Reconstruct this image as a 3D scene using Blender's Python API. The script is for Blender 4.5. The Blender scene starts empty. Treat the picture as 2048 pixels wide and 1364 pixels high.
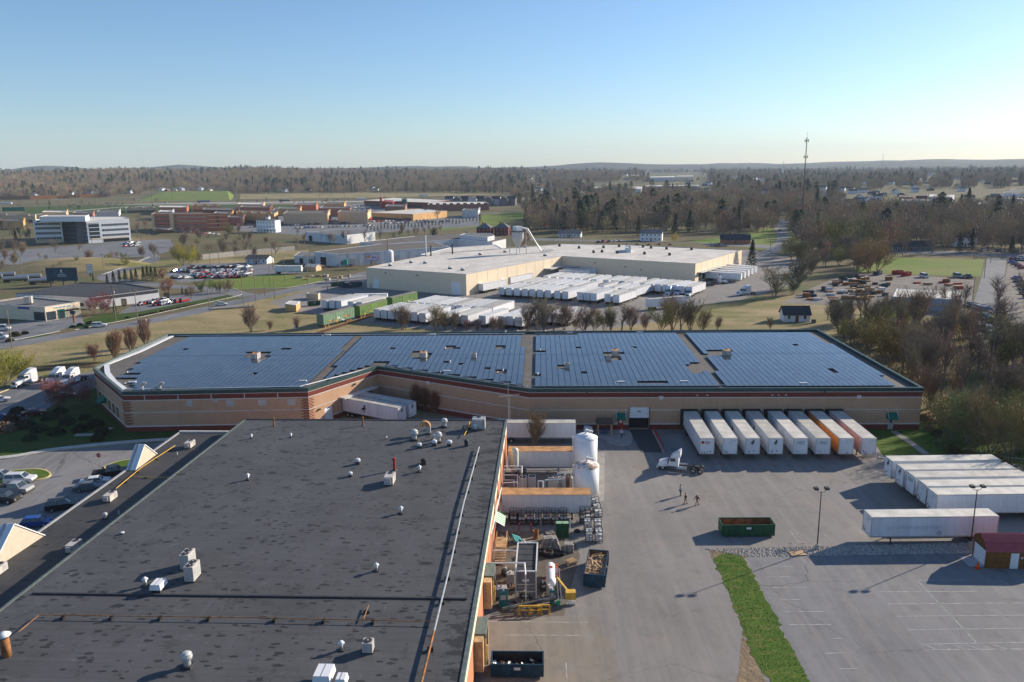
import bpy,math,random,bisect
import numpy as np
from mathutils import Vector,Matrix,Euler
R = math.radians
rnd = random.Random(7)
S = bpy.context.scene
C = S.collection
# ------------------------------------------------------------------ camera
FOC,CAMH,YH,ROLL = 1590.0,51.0,337.0,R(0.7)
PITCH = math.atan((682 - YH) / FOC)
cam = bpy.data.cameras.new('camera'); camo = bpy.data.objects.new('camera',cam); C.objects.link(camo)
cam.sensor_width = 36; cam.lens = FOC / 2048 * 36; cam.clip_start = 0.5; cam.clip_end = 60000
camo.location = (0,0,CAMH)
camo.rotation_euler = (Matrix.Rotation(R(90) - PITCH,3,'X') @ Matrix.Rotation(-ROLL,3,'Z')).to_euler()
S.camera = camo
# ------------------------------------------------------------------ daylight
SUN_AZ,SUN_EL = R(60.2),R(20.5)          # compass bearing from +Y towards +X
w = bpy.data.worlds.new('World'); S.world = w; w.use_nodes = True
nt = w.node_tree; bg = nt.nodes['Background']
sky = nt.nodes.new('ShaderNodeTexSky'); sky.sky_type = 'NISHITA'; sky.sun_disc = False
sky.sun_elevation = SUN_EL; sky.sun_rotation = SUN_AZ
sky.air_density = 0.95; sky.dust_density = 0.35; sky.ozone_density = 4.8; sky.altitude = 0
nt.links.new(sky.outputs[0],bg.inputs[0]); bg.inputs[1].default_value = 0.095
sl = bpy.data.lights.new('sun','SUN'); sl.energy = 5.0; sl.angle = R(0.5); sl.color = (1.0,0.88,0.72)
so = bpy.data.objects.new('sun',sl); C.objects.link(so)
sd = Vector((math.sin(SUN_AZ) * math.cos(SUN_EL),math.cos(SUN_AZ) * math.cos(SUN_EL),math.sin(SUN_EL)))
so.rotation_euler = sd.to_track_quat('Z','Y').to_euler(); so.location = (200,100,200)
S.view_settings.view_transform = 'Standard'; S.view_settings.look = 'None'; S.view_settings.gamma = 1
S.view_settings.exposure = 0.72
try: S.view_settings.use_curve_mapping = False
except Exception: pass
S.render.engine = 'CYCLES'
S.cycles.volume_bounces = 0; S.cycles.max_bounces = 6; S.cycles.diffuse_bounces = 3; S.cycles.glossy_bounces = 3
S.cycles.transparent_max_bounces = 8; S.cycles.use_denoising = True
# ------------------------------------------------------------------ survey helpers: sight line -> point on a level
def ray(px,py):
 u,v = (px - 1024) / FOC,(py - 682) / FOC
 c,s = math.cos(ROLL),math.sin(ROLL)
 u,v = u * c - v * s,u * s + v * c
 return Vector((u,math.cos(PITCH) - v * math.sin(PITCH),-math.sin(PITCH) - v * math.cos(PITCH)))
def terrain(x,y):
 d = math.hypot(x,y)
 if d < 1500: return 0.0
 az = math.degrees(math.atan2(x,y)); t = min((d - 1500) / 1900,1); t = t * t * (3 - 2 * t)
 A = np.interp(az,[-60,-36,-28,-20,-16,-8,-1,5,12,22,34,60],[46,46,48,44,48,32,27,17,11,4,9,10])
 return float(t * (A + 5 * math.sin(x * .0031 + 1) * math.sin(y * .0023 + x * .001) + 3 * math.sin(x * .011 + y * .004)))
def G(px,py,z=0.0):
 r = ray(px,py); t = (z - CAMH) / r.z if r.z < -1e-4 else 1e5
 if t > 1450:                                        # beyond the plain: walk the sight line down to the hills
  t = 1400
  while t < 6000 and CAMH + r.z * t > terrain(r.x * t,r.y * t) + z: t += 10
  return Vector((r.x * t,r.y * t,terrain(r.x * t,r.y * t) + z))
 return Vector((r.x * t,r.y * t,z))
def proj(x,y,z):
 a,b = y,z - CAMH
 zc = a * math.cos(PITCH) - b * math.sin(PITCH); v = (-b * math.cos(PITCH) - a * math.sin(PITCH)) / zc; u = x / zc
 c,s = math.cos(ROLL),math.sin(ROLL)
 return 1024 + FOC * (u * c + v * s),682 + FOC * (-u * s + v * c)
# ------------------------------------------------------------------ mesh builder
class MB:
 def __init__(s): s.v = []; s.f = []; s.m = []
 def poly(s,pts,m=0):
  n = len(s.v); s.v += [tuple(p) for p in pts]; s.f.append(tuple(range(n,n + len(pts)))); s.m.append(m); return s
 def hexa(s,P,m=0,top=None):
  n = len(s.v); s.v += [tuple(p) for p in P]
  for i,q in enumerate(((0,3,2,1),(4,5,6,7),(0,1,5,4),(1,2,6,5),(2,3,7,6),(3,0,4,7))):
   s.f.append(tuple(n + k for k in q)); s.m.append(top if (i == 1 and top is not None) else m)
  return s
 def box(s,x0,y0,z0,x1,y1,z1,m=0,top=None):
  return s.hexa([(x0,y0,z0),(x1,y0,z0),(x1,y1,z0),(x0,y1,z0),(x0,y0,z1),(x1,y0,z1),(x1,y1,z1),(x0,y1,z1)],m,top)
 def beam(s,a,b,w_=0.1,h=None,m=0):
  a = Vector(a); b = Vector(b); d = (b - a).normalized(); h = h or w_
  up = Vector((0,0,1)) if abs(d.z) < .95 else Vector((0,1,0))
  x = d.cross(up).normalized() * w_ / 2; y = x.cross(d).normalized() * h / 2
  return s.hexa([a - x - y,a + x - y,a + x + y,a - x + y,b - x - y,b + x - y,b + x + y,b - x + y],m)
 def prism(s,P,z0,z1,m=0,top=None,bottom=True):
  n = len(P); k = len(s.v); a = sum(P[i][0] * P[(i + 1) % n][1] - P[(i + 1) % n][0] * P[i][1] for i in range(n))
  if a < 0: P = P[::-1]
  s.v += [(p[0],p[1],z0) for p in P] + [(p[0],p[1],z1) for p in P]
  for i in range(n): j = (i + 1) % n; s.f.append((k + i,k + j,k + n + j,k + n + i)); s.m.append(m)
  s.f.append(tuple(k + n + i for i in range(n))); s.m.append(m if top is None else top)
  if bottom: s.f.append(tuple(k + n - 1 - i for i in range(n))); s.m.append(m)
  return s
 def ext(s,P,y0,y1,m=0):          # profile in x,z extruded along y
  n = len(P); k = len(s.v)
  s.v += [(p[0],y0,p[1]) for p in P] + [(p[0],y1,p[1]) for p in P]
  for i in range(n): j = (i + 1) % n; s.f.append((k + i,k + j,k + n + j,k + n + i)); s.m.append(m)
  s.f.append(tuple(k + n - 1 - i for i in range(n))); s.m.append(m); s.f.append(tuple(k + n + i for i in range(n))); s.m.append(m)
  return s
 def cyl(s,a,b,r0,r1=None,n=12,m=0,cap=True):
  a = Vector(a); b = Vector(b); r1 = r0 if r1 is None else r1; d = (b - a).normalized()
  x = d.orthogonal().normalized(); y = d.cross(x); k = len(s.v)
  for p,r in ((a,r0),(b,r1)):
   for i in range(n):
    t = 2 * math.pi * i / n; s.v.append(tuple(p + (x * math.cos(t) + y * math.sin(t)) * r))
  for i in range(n): j = (i + 1) % n; s.f.append((k + i,k + j,k + n + j,k + n + i)); s.m.append(m)
  if cap: s.f.append(tuple(k + n - 1 - i for i in range(n))); s.m.append(m); s.f.append(tuple(k + n + i for i in range(n))); s.m.append(m)
  return s
 def pipe(s,pts,r,n=8,m=0):
  for a,b in zip(pts,pts[1:]): s.cyl(a,b,r,r,n,m)
  return s
 def lathe(s,prof,n=16,m=0,at=(0,0,0)):
  k = len(s.v)
  for r,z in prof:
   for i in range(n):
    t = 2 * math.pi * i / n; s.v.append((at[0] + r * math.cos(t),at[1] + r * math.sin(t),at[2] + z))
  for q in range(len(prof) - 1):
   for i in range(n):
    j = (i + 1) % n; s.f.append((k + q * n + i,k + q * n + j,k + (q + 1) * n + j,k + (q + 1) * n + i)); s.m.append(m)
  s.f.append(tuple(k + n - 1 - i for i in range(n))); s.m.append(m)
  s.f.append(tuple(k + (len(prof) - 1) * n + i for i in range(n))); s.m.append(m)
  return s
 def xf(s,M,i0=0):
  s.v[i0:] = [tuple(M @ Vector(p)) for p in s.v[i0:]]; return s
 def mesh(s,name,mats,smooth=False):
  me = bpy.data.meshes.new(name); me.from_pydata(s.v,[],s.f)
  for q in (mats if isinstance(mats,(list,tuple)) else [mats]): me.materials.append(q)
  me.polygons.foreach_set('material_index',s.m)
  if smooth: me.polygons.foreach_set('use_smooth',[True] * len(s.f))
  me.update(); return me
 def build(s,name,mats,parent=None,loc=(0,0,0),rz=0,smooth=False,label=None):
  o = bpy.data.objects.new(name,s.mesh(name,mats,smooth)); C.objects.link(o)
  o.location = loc; o.rotation_euler = (0,0,rz); o.parent = parent
  if label: o['label'] = label
  return o
def tag(o,label=None,cat=None,group=None,kind=None):
 for k,v in (('label',label),('category',cat),('group',group),('kind',kind)):
  if v: o[k] = v
 return o
def thing(name,label,cat,loc=(0,0,0),rz=0,group=None):
 o = bpy.data.objects.new(name,None); C.objects.link(o); o.empty_display_size = .3
 o.location = loc; o.rotation_euler = (0,0,rz); return tag(o,label,cat,group)
def copyobj(o,parent,loc=None,rz=None,label=None):
 c = o.copy(); C.objects.link(c); c.parent = parent
 if loc is not None: c.location = loc
 if rz is not None: c.rotation_euler = (0,0,rz)
 if label: c['label'] = label
 elif 'label' in c.keys(): del c['label']
 return c
class Kit:
 """A thing of one kind: parts share mesh data between copies; place() links a copy of the thing and of each part."""
 def __init__(s,name,cat): s.name = name; s.cat = cat; s.parts = []
 def add(s,name,mb,mats,par=None,label=None,loc=(0,0,0),smooth=False,me=None):
  s.parts.append((name,me or mb.mesh(name,mats,smooth),par,label,loc)); return len(s.parts) - 1
 def place(s,label,loc,rz=0,scale=1,group=None,color=None,tilt=(0,0)):
  if len(s.parts) == 1:
   r = bpy.data.objects.new(s.name,s.parts[0][1]); C.objects.link(r); objs = [r]
  else:
   r = bpy.data.objects.new(s.name,None); C.objects.link(r); r.empty_display_size = .3; objs = []
   for nm,me,par,lb,lc in s.parts:
    o = bpy.data.objects.new(nm,me); C.objects.link(o); o.location = lc
    o.parent = r if par is None else objs[par]
    if lb: o['label'] = lb
    objs.append(o)
  if color:
   for o in objs: o.color = tuple(color) + (1,)
  r.location = loc; r.rotation_euler = (tilt[0],tilt[1],rz)
  r.scale = (scale,) * 3 if not isinstance(scale,tuple) else scale
  tag(r,label,s.cat,group); return r
# ------------------------------------------------------------------ materials
def nodes(name,rough=.8,metal=0,spec=.3):
 m = bpy.data.materials.new(name); m.use_nodes = True; t = m.node_tree; b = t.nodes['Principled BSDF']
 b.inputs['Roughness'].default_value = rough; b.inputs['Metallic'].default_value = metal
 b.inputs['Specular IOR Level'].default_value = spec
 return m,t,b
def N(t,ty,**k):
 n = t.nodes.new(ty)
 for a,v in k.items():
  if a.startswith('i_'):
   key = a[2:]; key = int(key) if key.isdigit() else key.replace('_',' '); n.inputs[key].default_value = v
  else: setattr(n,a,v)
 return n
def coords(t,world=False,scale=(1,1,1),rot=0):
 if world: src = N(t,'ShaderNodeNewGeometry').outputs['Position']
 else: src = N(t,'ShaderNodeTexCoord').outputs['Object']
 mp = N(t,'ShaderNodeMapping'); mp.inputs['Scale'].default_value = scale; mp.inputs['Rotation'].default_value = (0,0,rot)
 t.links.new(src,mp.inputs[0]); return mp.outputs[0]
def noise(t,co,sc,det=4,rough=.6,lo=.35,hi=.65):
 n = N(t,'ShaderNodeTexNoise'); n.inputs['Scale'].default_value = sc; n.inputs['Detail'].default_value = det; n.inputs['Roughness'].default_value = rough
 t.links.new(co,n.inputs['Vector'])
 r = N(t,'ShaderNodeMapRange'); r.inputs[1].default_value = lo; r.inputs[2].default_value = hi
 t.links.new(n.outputs[0],r.inputs[0]); return r.outputs[0]
def mixc(t,fac,a,b,mode='MIX'):
 n = N(t,'ShaderNodeMix',data_type='RGBA',blend_type=mode,clamp_factor=True)
 for sock,v in ((n.inputs[0],fac),(n.inputs[6],a),(n.inputs[7],b)):
  if isinstance(v,(int,float)): sock.default_value = v
  elif isinstance(v,tuple): sock.default_value = v if len(v) == 4 else v + (1,)
  else: t.links.new(v,sock)
 return n.outputs[2]
def mathn(t,op,a,b=0.0):
 n = N(t,'ShaderNodeMath',operation=op)
 for i,v in enumerate((a,b)):
  if isinstance(v,(int,float)): n.inputs[i].default_value = v
  else: t.links.new(v,n.inputs[i])
 return n.outputs[0]
def bump(t,b,h,dist=.02,st=.5):
 n = N(t,'ShaderNodeBump'); n.inputs['Strength'].default_value = st; n.inputs['Distance'].default_value = dist
 t.links.new(h,n.inputs['Height']); t.links.new(n.outputs[0],b.inputs['Normal'])
def sc3(c,k): return tuple(min(1,x * k) for x in c)
def mat(name,col,rough=.75,metal=0,var=.18,scale=1.5,spec=.3,tint=False,streak=0,world=False,fine=0,objrand=0):
 m,t,b = nodes(name,rough,metal,spec); co = coords(t,world)
 c = mixc(t,noise(t,co,scale),sc3(col,1 - var),sc3(col,1 + var))
 if fine: c = mixc(t,noise(t,co,scale * 9,3),c,sc3(col,1 - fine * 2),'MIX') if False else mixc(t,mathn(t,'MULTIPLY',noise(t,co,scale * 9,3),fine),c,sc3(col,.4))
 if streak:
  cs = coords(t,world,(3,3,.25)); c = mixc(t,mathn(t,'MULTIPLY',noise(t,cs,1.2,5,.7,.5,.8),streak),c,(col[0] * .35,col[1] * .3,col[2] * .25))
 if tint:
  oi = N(t,'ShaderNodeObjectInfo'); c = mixc(t,1.0,c,oi.outputs['Color'],'MULTIPLY')
 if objrand:
  oi = N(t,'ShaderNodeObjectInfo'); r = N(t,'ShaderNodeMapRange'); r.inputs[3].default_value = 1 - objrand; r.inputs[4].default_value = 1 + objrand
  t.links.new(oi.outputs['Random'],r.inputs[0]); hs = N(t,'ShaderNodeHueSaturation'); t.links.new(r.outputs[0],hs.inputs['Value']); t.links.new(c,hs.inputs['Color']); c = hs.outputs[0]
 t.links.new(c,b.inputs['Base Color'])
 return m
def asphalt(name,dark,light,crack=.6,seams=True,tan=.0,rot=0):
 m,t,b = nodes(name,.9,0,.2); co = coords(t,True,rot=rot)
 c = mixc(t,noise(t,co,.045,5,.65),dark,light)
 lane = coords(t,True,(.9,.03,1),rot)
 c = mixc(t,mathn(t,'MULTIPLY',noise(t,lane,.8,4,.6,.45,.7),.55),c,sc3(light,1.18))
 c = mixc(t,mathn(t,'MULTIPLY',noise(t,co,.6,5,.7,.52,.75),.35),c,sc3(dark,.7))
 c = mixc(t,mathn(t,'MULTIPLY',noise(t,co,7,3,.7,.4,.8),.35),c,sc3(dark,.75))
 if tan: c = mixc(t,mathn(t,'MULTIPLY',noise(t,co,.11,4,.6,.55,.8),tan),c,(.32,.24,.16))
 if crack:
  w1 = N(t,'ShaderNodeTexNoise'); w1.inputs['Scale'].default_value = .5; w1.inputs['Detail'].default_value = 4; t.links.new(co,w1.inputs['Vector'])
  dv = N(t,'ShaderNodeVectorMath',operation='MULTIPLY_ADD'); dv.inputs[1].default_value = (2.2,2.2,0); t.links.new(w1.outputs['Color'],dv.inputs[0]); t.links.new(co,dv.inputs[2])
  for sc_,th,lo in ((.07,.006,.46),(.6,.022,.6)):
   vo = N(t,'ShaderNodeTexVoronoi',feature='DISTANCE_TO_EDGE'); vo.inputs['Scale'].default_value = sc_; t.links.new(dv.outputs[0],vo.inputs['Vector'])
   line = mathn(t,'LESS_THAN',vo.outputs[0],th)
   msk = noise(t,co,.06 if sc_ < .2 else .05,3,.5,lo,lo + .12)
   c = mixc(t,mathn(t,'MULTIPLY',mathn(t,'MULTIPLY',line,msk),crack),c,sc3(dark,.45))
 c = mixc(t,mathn(t,'MULTIPLY',noise(t,co,.28,2,.7,.58,.72),.3),c,sc3(dark,.6))
 c = mixc(t,mathn(t,'MULTIPLY',noise(t,coords(t,True,(1,.22,1),rot + .5),.35,5,.75,.52,.7),.35),c,(.34,.31,.27))
 t.links.new(c,b.inputs['Base Color']); bump(t,b,noise(t,co,9,3),.01,.4); return m
def ground_mat(name,a,bcol,ccol,s=.03,fine=3.0,tuft=.5):
 m,t,b = nodes(name,.95,0,.1); co = coords(t,True); cs = coords(t,True,(.35,1,1),R(12))
 c = mixc(t,noise(t,co,s,6,.65,.4,.6),a,bcol)
 c = mixc(t,noise(t,cs,s * 4,6,.7,.47,.68),c,ccol)
 c = mixc(t,mathn(t,'MULTIPLY',noise(t,co,fine,4,.7,.4,.75),tuft),c,sc3(a,.45))
 c = mixc(t,mathn(t,'MULTIPLY',noise(t,co,fine * .22,5,.75,.5,.75),tuft * .8),c,sc3(bcol,.6))
 t.links.new(c,b.inputs['Base Color']); bump(t,b,noise(t,co,fine * .7,5),min(.12,.25 / fine),.5); return m
def brick(name,c1,c2,mortar):
 m,t,b = nodes(name,.85,0,.2)
 g = N(t,'ShaderNodeTexCoord'); sp = N(t,'ShaderNodeSeparateXYZ'); t.links.new(g.outputs['Object'],sp.inputs[0])
 ad = mathn(t,'ADD',sp.outputs[0],sp.outputs[1]); cb = N(t,'ShaderNodeCombineXYZ'); t.links.new(ad,cb.inputs[0]); t.links.new(sp.outputs[2],cb.inputs[1])
 br = N(t,'ShaderNodeTexBrick'); br.inputs['Scale'].default_value = 1; br.inputs['Brick Width'].default_value = .4; br.inputs['Row Height'].default_value = .2
 br.inputs['Mortar Size'].default_value = .012; br.inputs['Color1'].default_value = c1 + (1,); br.inputs['Color2'].default_value = c2 + (1,); br.inputs['Mortar'].default_value = mortar + (1,)
 t.links.new(cb.outputs[0],br.inputs['Vector']); co = coords(t)
 c = mixc(t,mathn(t,'MULTIPLY',noise(t,co,.35,5,.7),.22),br.outputs[0],sc3(c2,.6))
 cs = coords(t,False,(1.5,1.5,.12)); c = mixc(t,mathn(t,'MULTIPLY',noise(t,cs,1,4,.7,.52,.8),.3),c,sc3(c1,.5))
 t.links.new(c,b.inputs['Base Color']); return m
def membrane(name,base,seam=1.0,spot=.5,rot=0,pond=False):
 """dark roofing felt: lapped seams, grit, and dried-up puddle marks"""
 m,t,b = nodes(name,.75,0,.35); co = coords(t)
 c = mixc(t,noise(t,co,.12,5,.6),sc3(base,.82),sc3(base,1.2))
 st = coords(t,False,(.06,1.6,1)); c = mixc(t,mathn(t,'MULTIPLY',noise(t,st,1,4,.6,.4,.7),.5),c,sc3(base,1.35))
 c = mixc(t,mathn(t,'MULTIPLY',noise(t,co,3.5,3,.8,.45,.75),.4),c,sc3(base,.6))
 sp = N(t,'ShaderNodeSeparateXYZ'); t.links.new(co,sp.inputs[0])
 fr = mathn(t,'FRACT',mathn(t,'MULTIPLY',sp.outputs[1],1 / (seam * 3)))
 c = mixc(t,mathn(t,'MULTIPLY',mathn(t,'LESS_THAN',fr,.028),.35),c,sc3(base,1.9))
 fr = mathn(t,'FRACT',mathn(t,'MULTIPLY',sp.outputs[1],1 / seam))
 c = mixc(t,mathn(t,'MULTIPLY',mathn(t,'LESS_THAN',fr,.05),.4),c,sc3(base,.55))
 # joints of the sheets, broken up
 fr = mathn(t,'FRACT',mathn(t,'MULTIPLY',sp.outputs[0],1 / 9.3)); jm = mathn(t,'LESS_THAN',fr,.012)
 c = mixc(t,mathn(t,'MULTIPLY',mathn(t,'MULTIPLY',jm,noise(t,coords(t,False,(.1,.1,1)),2.2,2,.5,.5,.56)),.5),c,sc3(base,1.7))
 c = mixc(t,mathn(t,'MULTIPLY',noise(t,co,.4,5,.75,.56,.62),.55),c,sc3(base,.5)); c = mixc(t,mathn(t,'MULTIPLY',noise(t,coords(t,False,(.5,1.4,1)),.9,5,.8,.6,.7),.5),c,sc3(base,2.4))
 if pond:
  px_ = mathn(t,'MULTIPLY',mathn(t,'ADD',sp.outputs[0],8),.085); k = mathn(t,'GREATER_THAN',mathn(t,'ADD',noise(t,coords(t,False,(.45,1,1)),.55,5,.75,.3,.7),px_),1.16); c = mixc(t,mathn(t,'MULTIPLY',k,.85),c,sc3(base,.28))
 if spot:
  vs = coords(t,False,(1.0,2.1,1),R(10)); wn = N(t,'ShaderNodeTexNoise'); wn.inputs['Scale'].default_value = 2.2; wn.inputs['Detail'].default_value = 3; t.links.new(co,wn.inputs['Vector'])
  dv = N(t,'ShaderNodeVectorMath',operation='MULTIPLY_ADD'); dv.inputs[1].default_value = (.9,.9,0); t.links.new(wn.outputs['Color'],dv.inputs[0]); t.links.new(vs,dv.inputs[2])
  for vsc,th,dn in ((.8,.42,spot),(.3,.26,spot * .6)):
   vo = N(t,'ShaderNodeTexVoronoi'); vo.inputs['Scale'].default_value = vsc; vo.inputs['Randomness'].default_value = 1; t.links.new(dv.outputs[0],vo.inputs['Vector'])
   sx = N(t,'ShaderNodeSeparateColor'); t.links.new(vo.outputs['Color'],sx.inputs[0])
   thr = mathn(t,'MULTIPLY',mathn(t,'SUBTRACT',sx.outputs[0],1 - dn),th / dn)
   k = mathn(t,'LESS_THAN',vo.outputs['Distance'],thr)
   c = mixc(t,mathn(t,'MULTIPLY',k,.9),c,sc3(base,.25))
 t.links.new(c,b.inputs['Base Color']); bump(t,b,noise(t,co,5,3),.01,.3); return m
M = {}
M['asphalt'] = asphalt('yard_asphalt',(.195,.182,.172),(.26,.242,.228),.3,tan=.35)
M['asphalt_old'] = asphalt('lot_asphalt',(.165,.163,.167),(.245,.24,.24),.55,tan=.12,rot=R(15))
M['apron'] = asphalt('stained_apron',(.19,.17,.145),(.27,.24,.2),.5,tan=.95)
M['asphalt_far'] = asphalt('street_asphalt',(.14,.145,.16),(.2,.205,.215),.0)
M['concrete'] = mat('concrete',(.36,.34,.31),.9,var=.15,scale=.6,fine=.3,world=True)
M['kerb'] = mat('kerb_concrete',(.45,.43,.4),.9,var=.15,scale=.8,world=True)
M['kerb_yellow'] = mat('yellow_kerb_paint',(.6,.48,.22),.8,var=.2,scale=2,world=True)
M['paint'] = mat('worn_white_line_paint',(.37,.37,.36),.8,var=.38,scale=1.1,world=True)
M['lawn'] = ground_mat('lawn_grass',(.045,.085,.018),(.06,.105,.02),(.1,.11,.035),.05,2.5,.5)
M['strip_lawn'] = ground_mat('strip_grass',(.065,.125,.018),(.085,.15,.022),(.16,.17,.05),.3,9,.3)
M['field'] = ground_mat('dry_field',(.18,.18,.065),(.32,.25,.14),(.42,.32,.19),.022,1.2,.35)
M['meadow'] = ground_mat('meadow_grass',(.13,.2,.035),(.17,.22,.05),(.22,.2,.08),.02,.6,.3)
M['wood_floor'] = ground_mat('woodland_floor',(.12,.105,.06),(.19,.15,.09),(.11,.14,.05),.01,.5,.4)
M['gravel'] = ground_mat('gravel',(.24,.22,.2),(.3,.27,.24),(.2,.17,.14),.1,4,.5)
M['dirt'] = ground_mat('bare_dirt',(.22,.16,.1),(.3,.22,.14),(.2,.16,.11),.1,2,.4)
M['tan_brick'] = brick('tan_brick',(.52,.32,.2),(.47,.285,.17),(.45,.32,.24))
M['red_brick'] = brick('dark_red_brick',(.2,.045,.03),(.16,.035,.025),(.16,.07,.05))
M['orange_brick'] = brick('orange_brick',(.5,.2,.1),(.44,.17,.085),(.45,.3,.22))
M['stone'] = mat('pale_stone_band',(.55,.53,.5),.85,var=.1)
M['green_metal'] = mat('dark_green_coping',(.035,.07,.07),.5,.3,var=.2)
M['pale_green_metal'] = mat('weathered_green_coping',(.13,.16,.15),.6,.2,var=.2)
M['membrane'] = membrane('black_roof_felt',(.072,.073,.077),1.0,.6,pond=True)
M['membrane_low'] = membrane('charcoal_roof_felt',(.05,.05,.052),2.6,.1)
M['roof_ballast'] = mat('grey_brown_roof',(.15,.13,.115),.95,var=.25,scale=.35,fine=.5,streak=0)
M['white'] = mat('white_paint',(.72,.73,.74),.5,var=.05,scale=.8,spec=.4)
M['white_dirty'] = mat('weathered_white_paint',(.62,.63,.64),.6,var=.1,scale=1.2,streak=.25)
M['trailer_side'] = mat('trailer_white_skin',(.7,.71,.73),.35,.0,var=.08,scale=.7,spec=.5,tint=True,streak=.22,objrand=.07)
M['trailer_roof'] = mat('trailer_roof_skin',(.56,.53,.47),.6,.1,var=.16,scale=.5,fine=.25,objrand=.18)
M['trailer_roof_new'] = mat('trailer_roof_bright',(.7,.69,.66),.5,.1,var=.12,scale=.5,fine=.15,objrand=.12)
M['rust'] = mat('rusty_steel',(.33,.15,.06),.85,.2,var=.4,scale=1.2,fine=.4)
M['rust_roof'] = mat('rust_stained_roof',(.5,.27,.12),.8,.1,var=.3,scale=.7,fine=.3)
M['steel'] = mat('galvanised_steel',(.5,.5,.5),.4,.7,var=.12,spec=.5)
M['grey_metal'] = mat('grey_painted_metal',(.42,.42,.42),.5,.3,var=.1)
M['beige_metal'] = mat('beige_ac_casing',(.5,.46,.42),.5,.1,var=.08)
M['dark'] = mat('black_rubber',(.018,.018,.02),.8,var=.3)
M['dark_metal'] = mat('dark_steel',(.05,.05,.055),.6,.3,var=.2)
M['interior'] = mat('dark_interior',(.02,.02,.022),.95,var=.2)
M['glass'] = mat('dark_window_glass',(.03,.045,.06),.08,0,var=.2,spec=.8)
M['glass_blue'] = mat('blue_window_glass',(.08,.14,.2),.1,0,var=.2,spec=.8)
M['green_awning'] = mat('green_awning',(.0,.13,.09),.7,var=.15)
M['green_paint'] = mat('dark_green_paint',(.01,.075,.035),.5,.1,var=.25,streak=.3)
M['navy_paint'] = mat('navy_blue_paint',(.012,.05,.085),.5,.1,var=.3,streak=.4)
M['teal_paint'] = mat('teal_paint',(.02,.16,.17),.5,.1,var=.2)
M['yellow'] = mat('yellow_paint',(.6,.36,.05),.6,var=.2)
M['red'] = mat('red_paint',(.35,.02,.015),.6,var=.2)
M['orange'] = mat('safety_orange',(.8,.1,.01),.6,var=.05)
M['timber'] = mat('raw_timber',(.45,.3,.16),.85,var=.25,scale=2,objrand=.2)
M['brown_stain'] = mat('brown_stained_siding',(.17,.07,.015),.6,var=.25,scale=1.5)
M['cream'] = mat('cream_stucco',(.72,.6,.44),.8,var=.06,streak=.08)
M['beige_wall'] = mat('beige_wall',(.6,.43,.27),.85,var=.07,scale=.3,streak=.1)
M['pale_wall'] = mat('pale_grey_wall',(.55,.56,.57),.85,var=.08,scale=.3,streak=.1)
M['white_roof'] = mat('white_roof_membrane',(.66,.62,.56),.9,var=.15,scale=.12,fine=.35)
M['shingle_dark'] = mat('dark_shingles',(.05,.055,.065),.9,var=.2,fine=.3)
M['shingle_grey'] = mat('grey_shingles',(.16,.16,.17),.9,var=.2,fine=.3)
M['maroon_metal'] = mat('maroon_roof_metal',(.36,.08,.1),.5,.2,var=.12)
M['car_paint'] = mat('car_paint',(.9,.9,.9),.3,.1,var=.02,spec=.6,tint=True)
M['tinted'] = mat('tinted_paint',(.9,.9,.9),.7,var=.12,tint=True,scale=.5)
M['bark'] = mat('grey_brown_bark',(.21,.17,.13),.95,var=.3,scale=.8)
M['twig'] = mat('bare_twigs',(.9,.9,.9),.95,var=.2,scale=.4,tint=True,objrand=.22)
M['leaf'] = mat('foliage',(.95,.95,.95),.85,var=.3,scale=.5,tint=True,objrand=.15)
def glassmat():
 m,t,b = nodes('solar_glass',.16,0,.42); co = coords(t,True)
 c = mixc(t,noise(t,co,.3,3),(.034,.037,.042),(.05,.054,.058))
 t.links.new(c,b.inputs['Base Color']); b.inputs['Coat Weight'].default_value = .5; b.inputs['Coat Roughness'].default_value = .05; return m
M['solar'] = glassmat()
M['bright_stripe'] = mat('green_canvas',(.05,.3,.06),.8,var=.1)
M['sign_blue'] = mat('blue_sign_face',(.05,.08,.3),.5,var=.1)
M['red_brick2'] = brick('mid_red_brick',(.48,.15,.07),(.42,.13,.065),(.35,.2,.15))
M['pink_brick'] = brick('pinkish_brick',(.33,.15,.11),(.3,.13,.1),(.35,.22,.18))
M['sunlit_wall'] = mat('sunlit_tan_wall',(.55,.33,.14),.85,var=.1,scale=.2)  # orange cast of the low sun painted into this tan wall colour
M['steel_blue'] = mat('blue_grey_siding',(.3,.36,.42),.5,.2,var=.1)
M['poster_blue'] = mat('dark_blue_poster',(.006,.05,.09),.4,var=.6,scale=.25)
M['poster_pink'] = mat('pale_pink_poster',(.6,.45,.6),.5,var=.3,scale=.4)
M['orange_side'] = mat('trailer_coloured_skin',(.9,.9,.9),.45,var=.08,tint=True,streak=.1)
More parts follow.
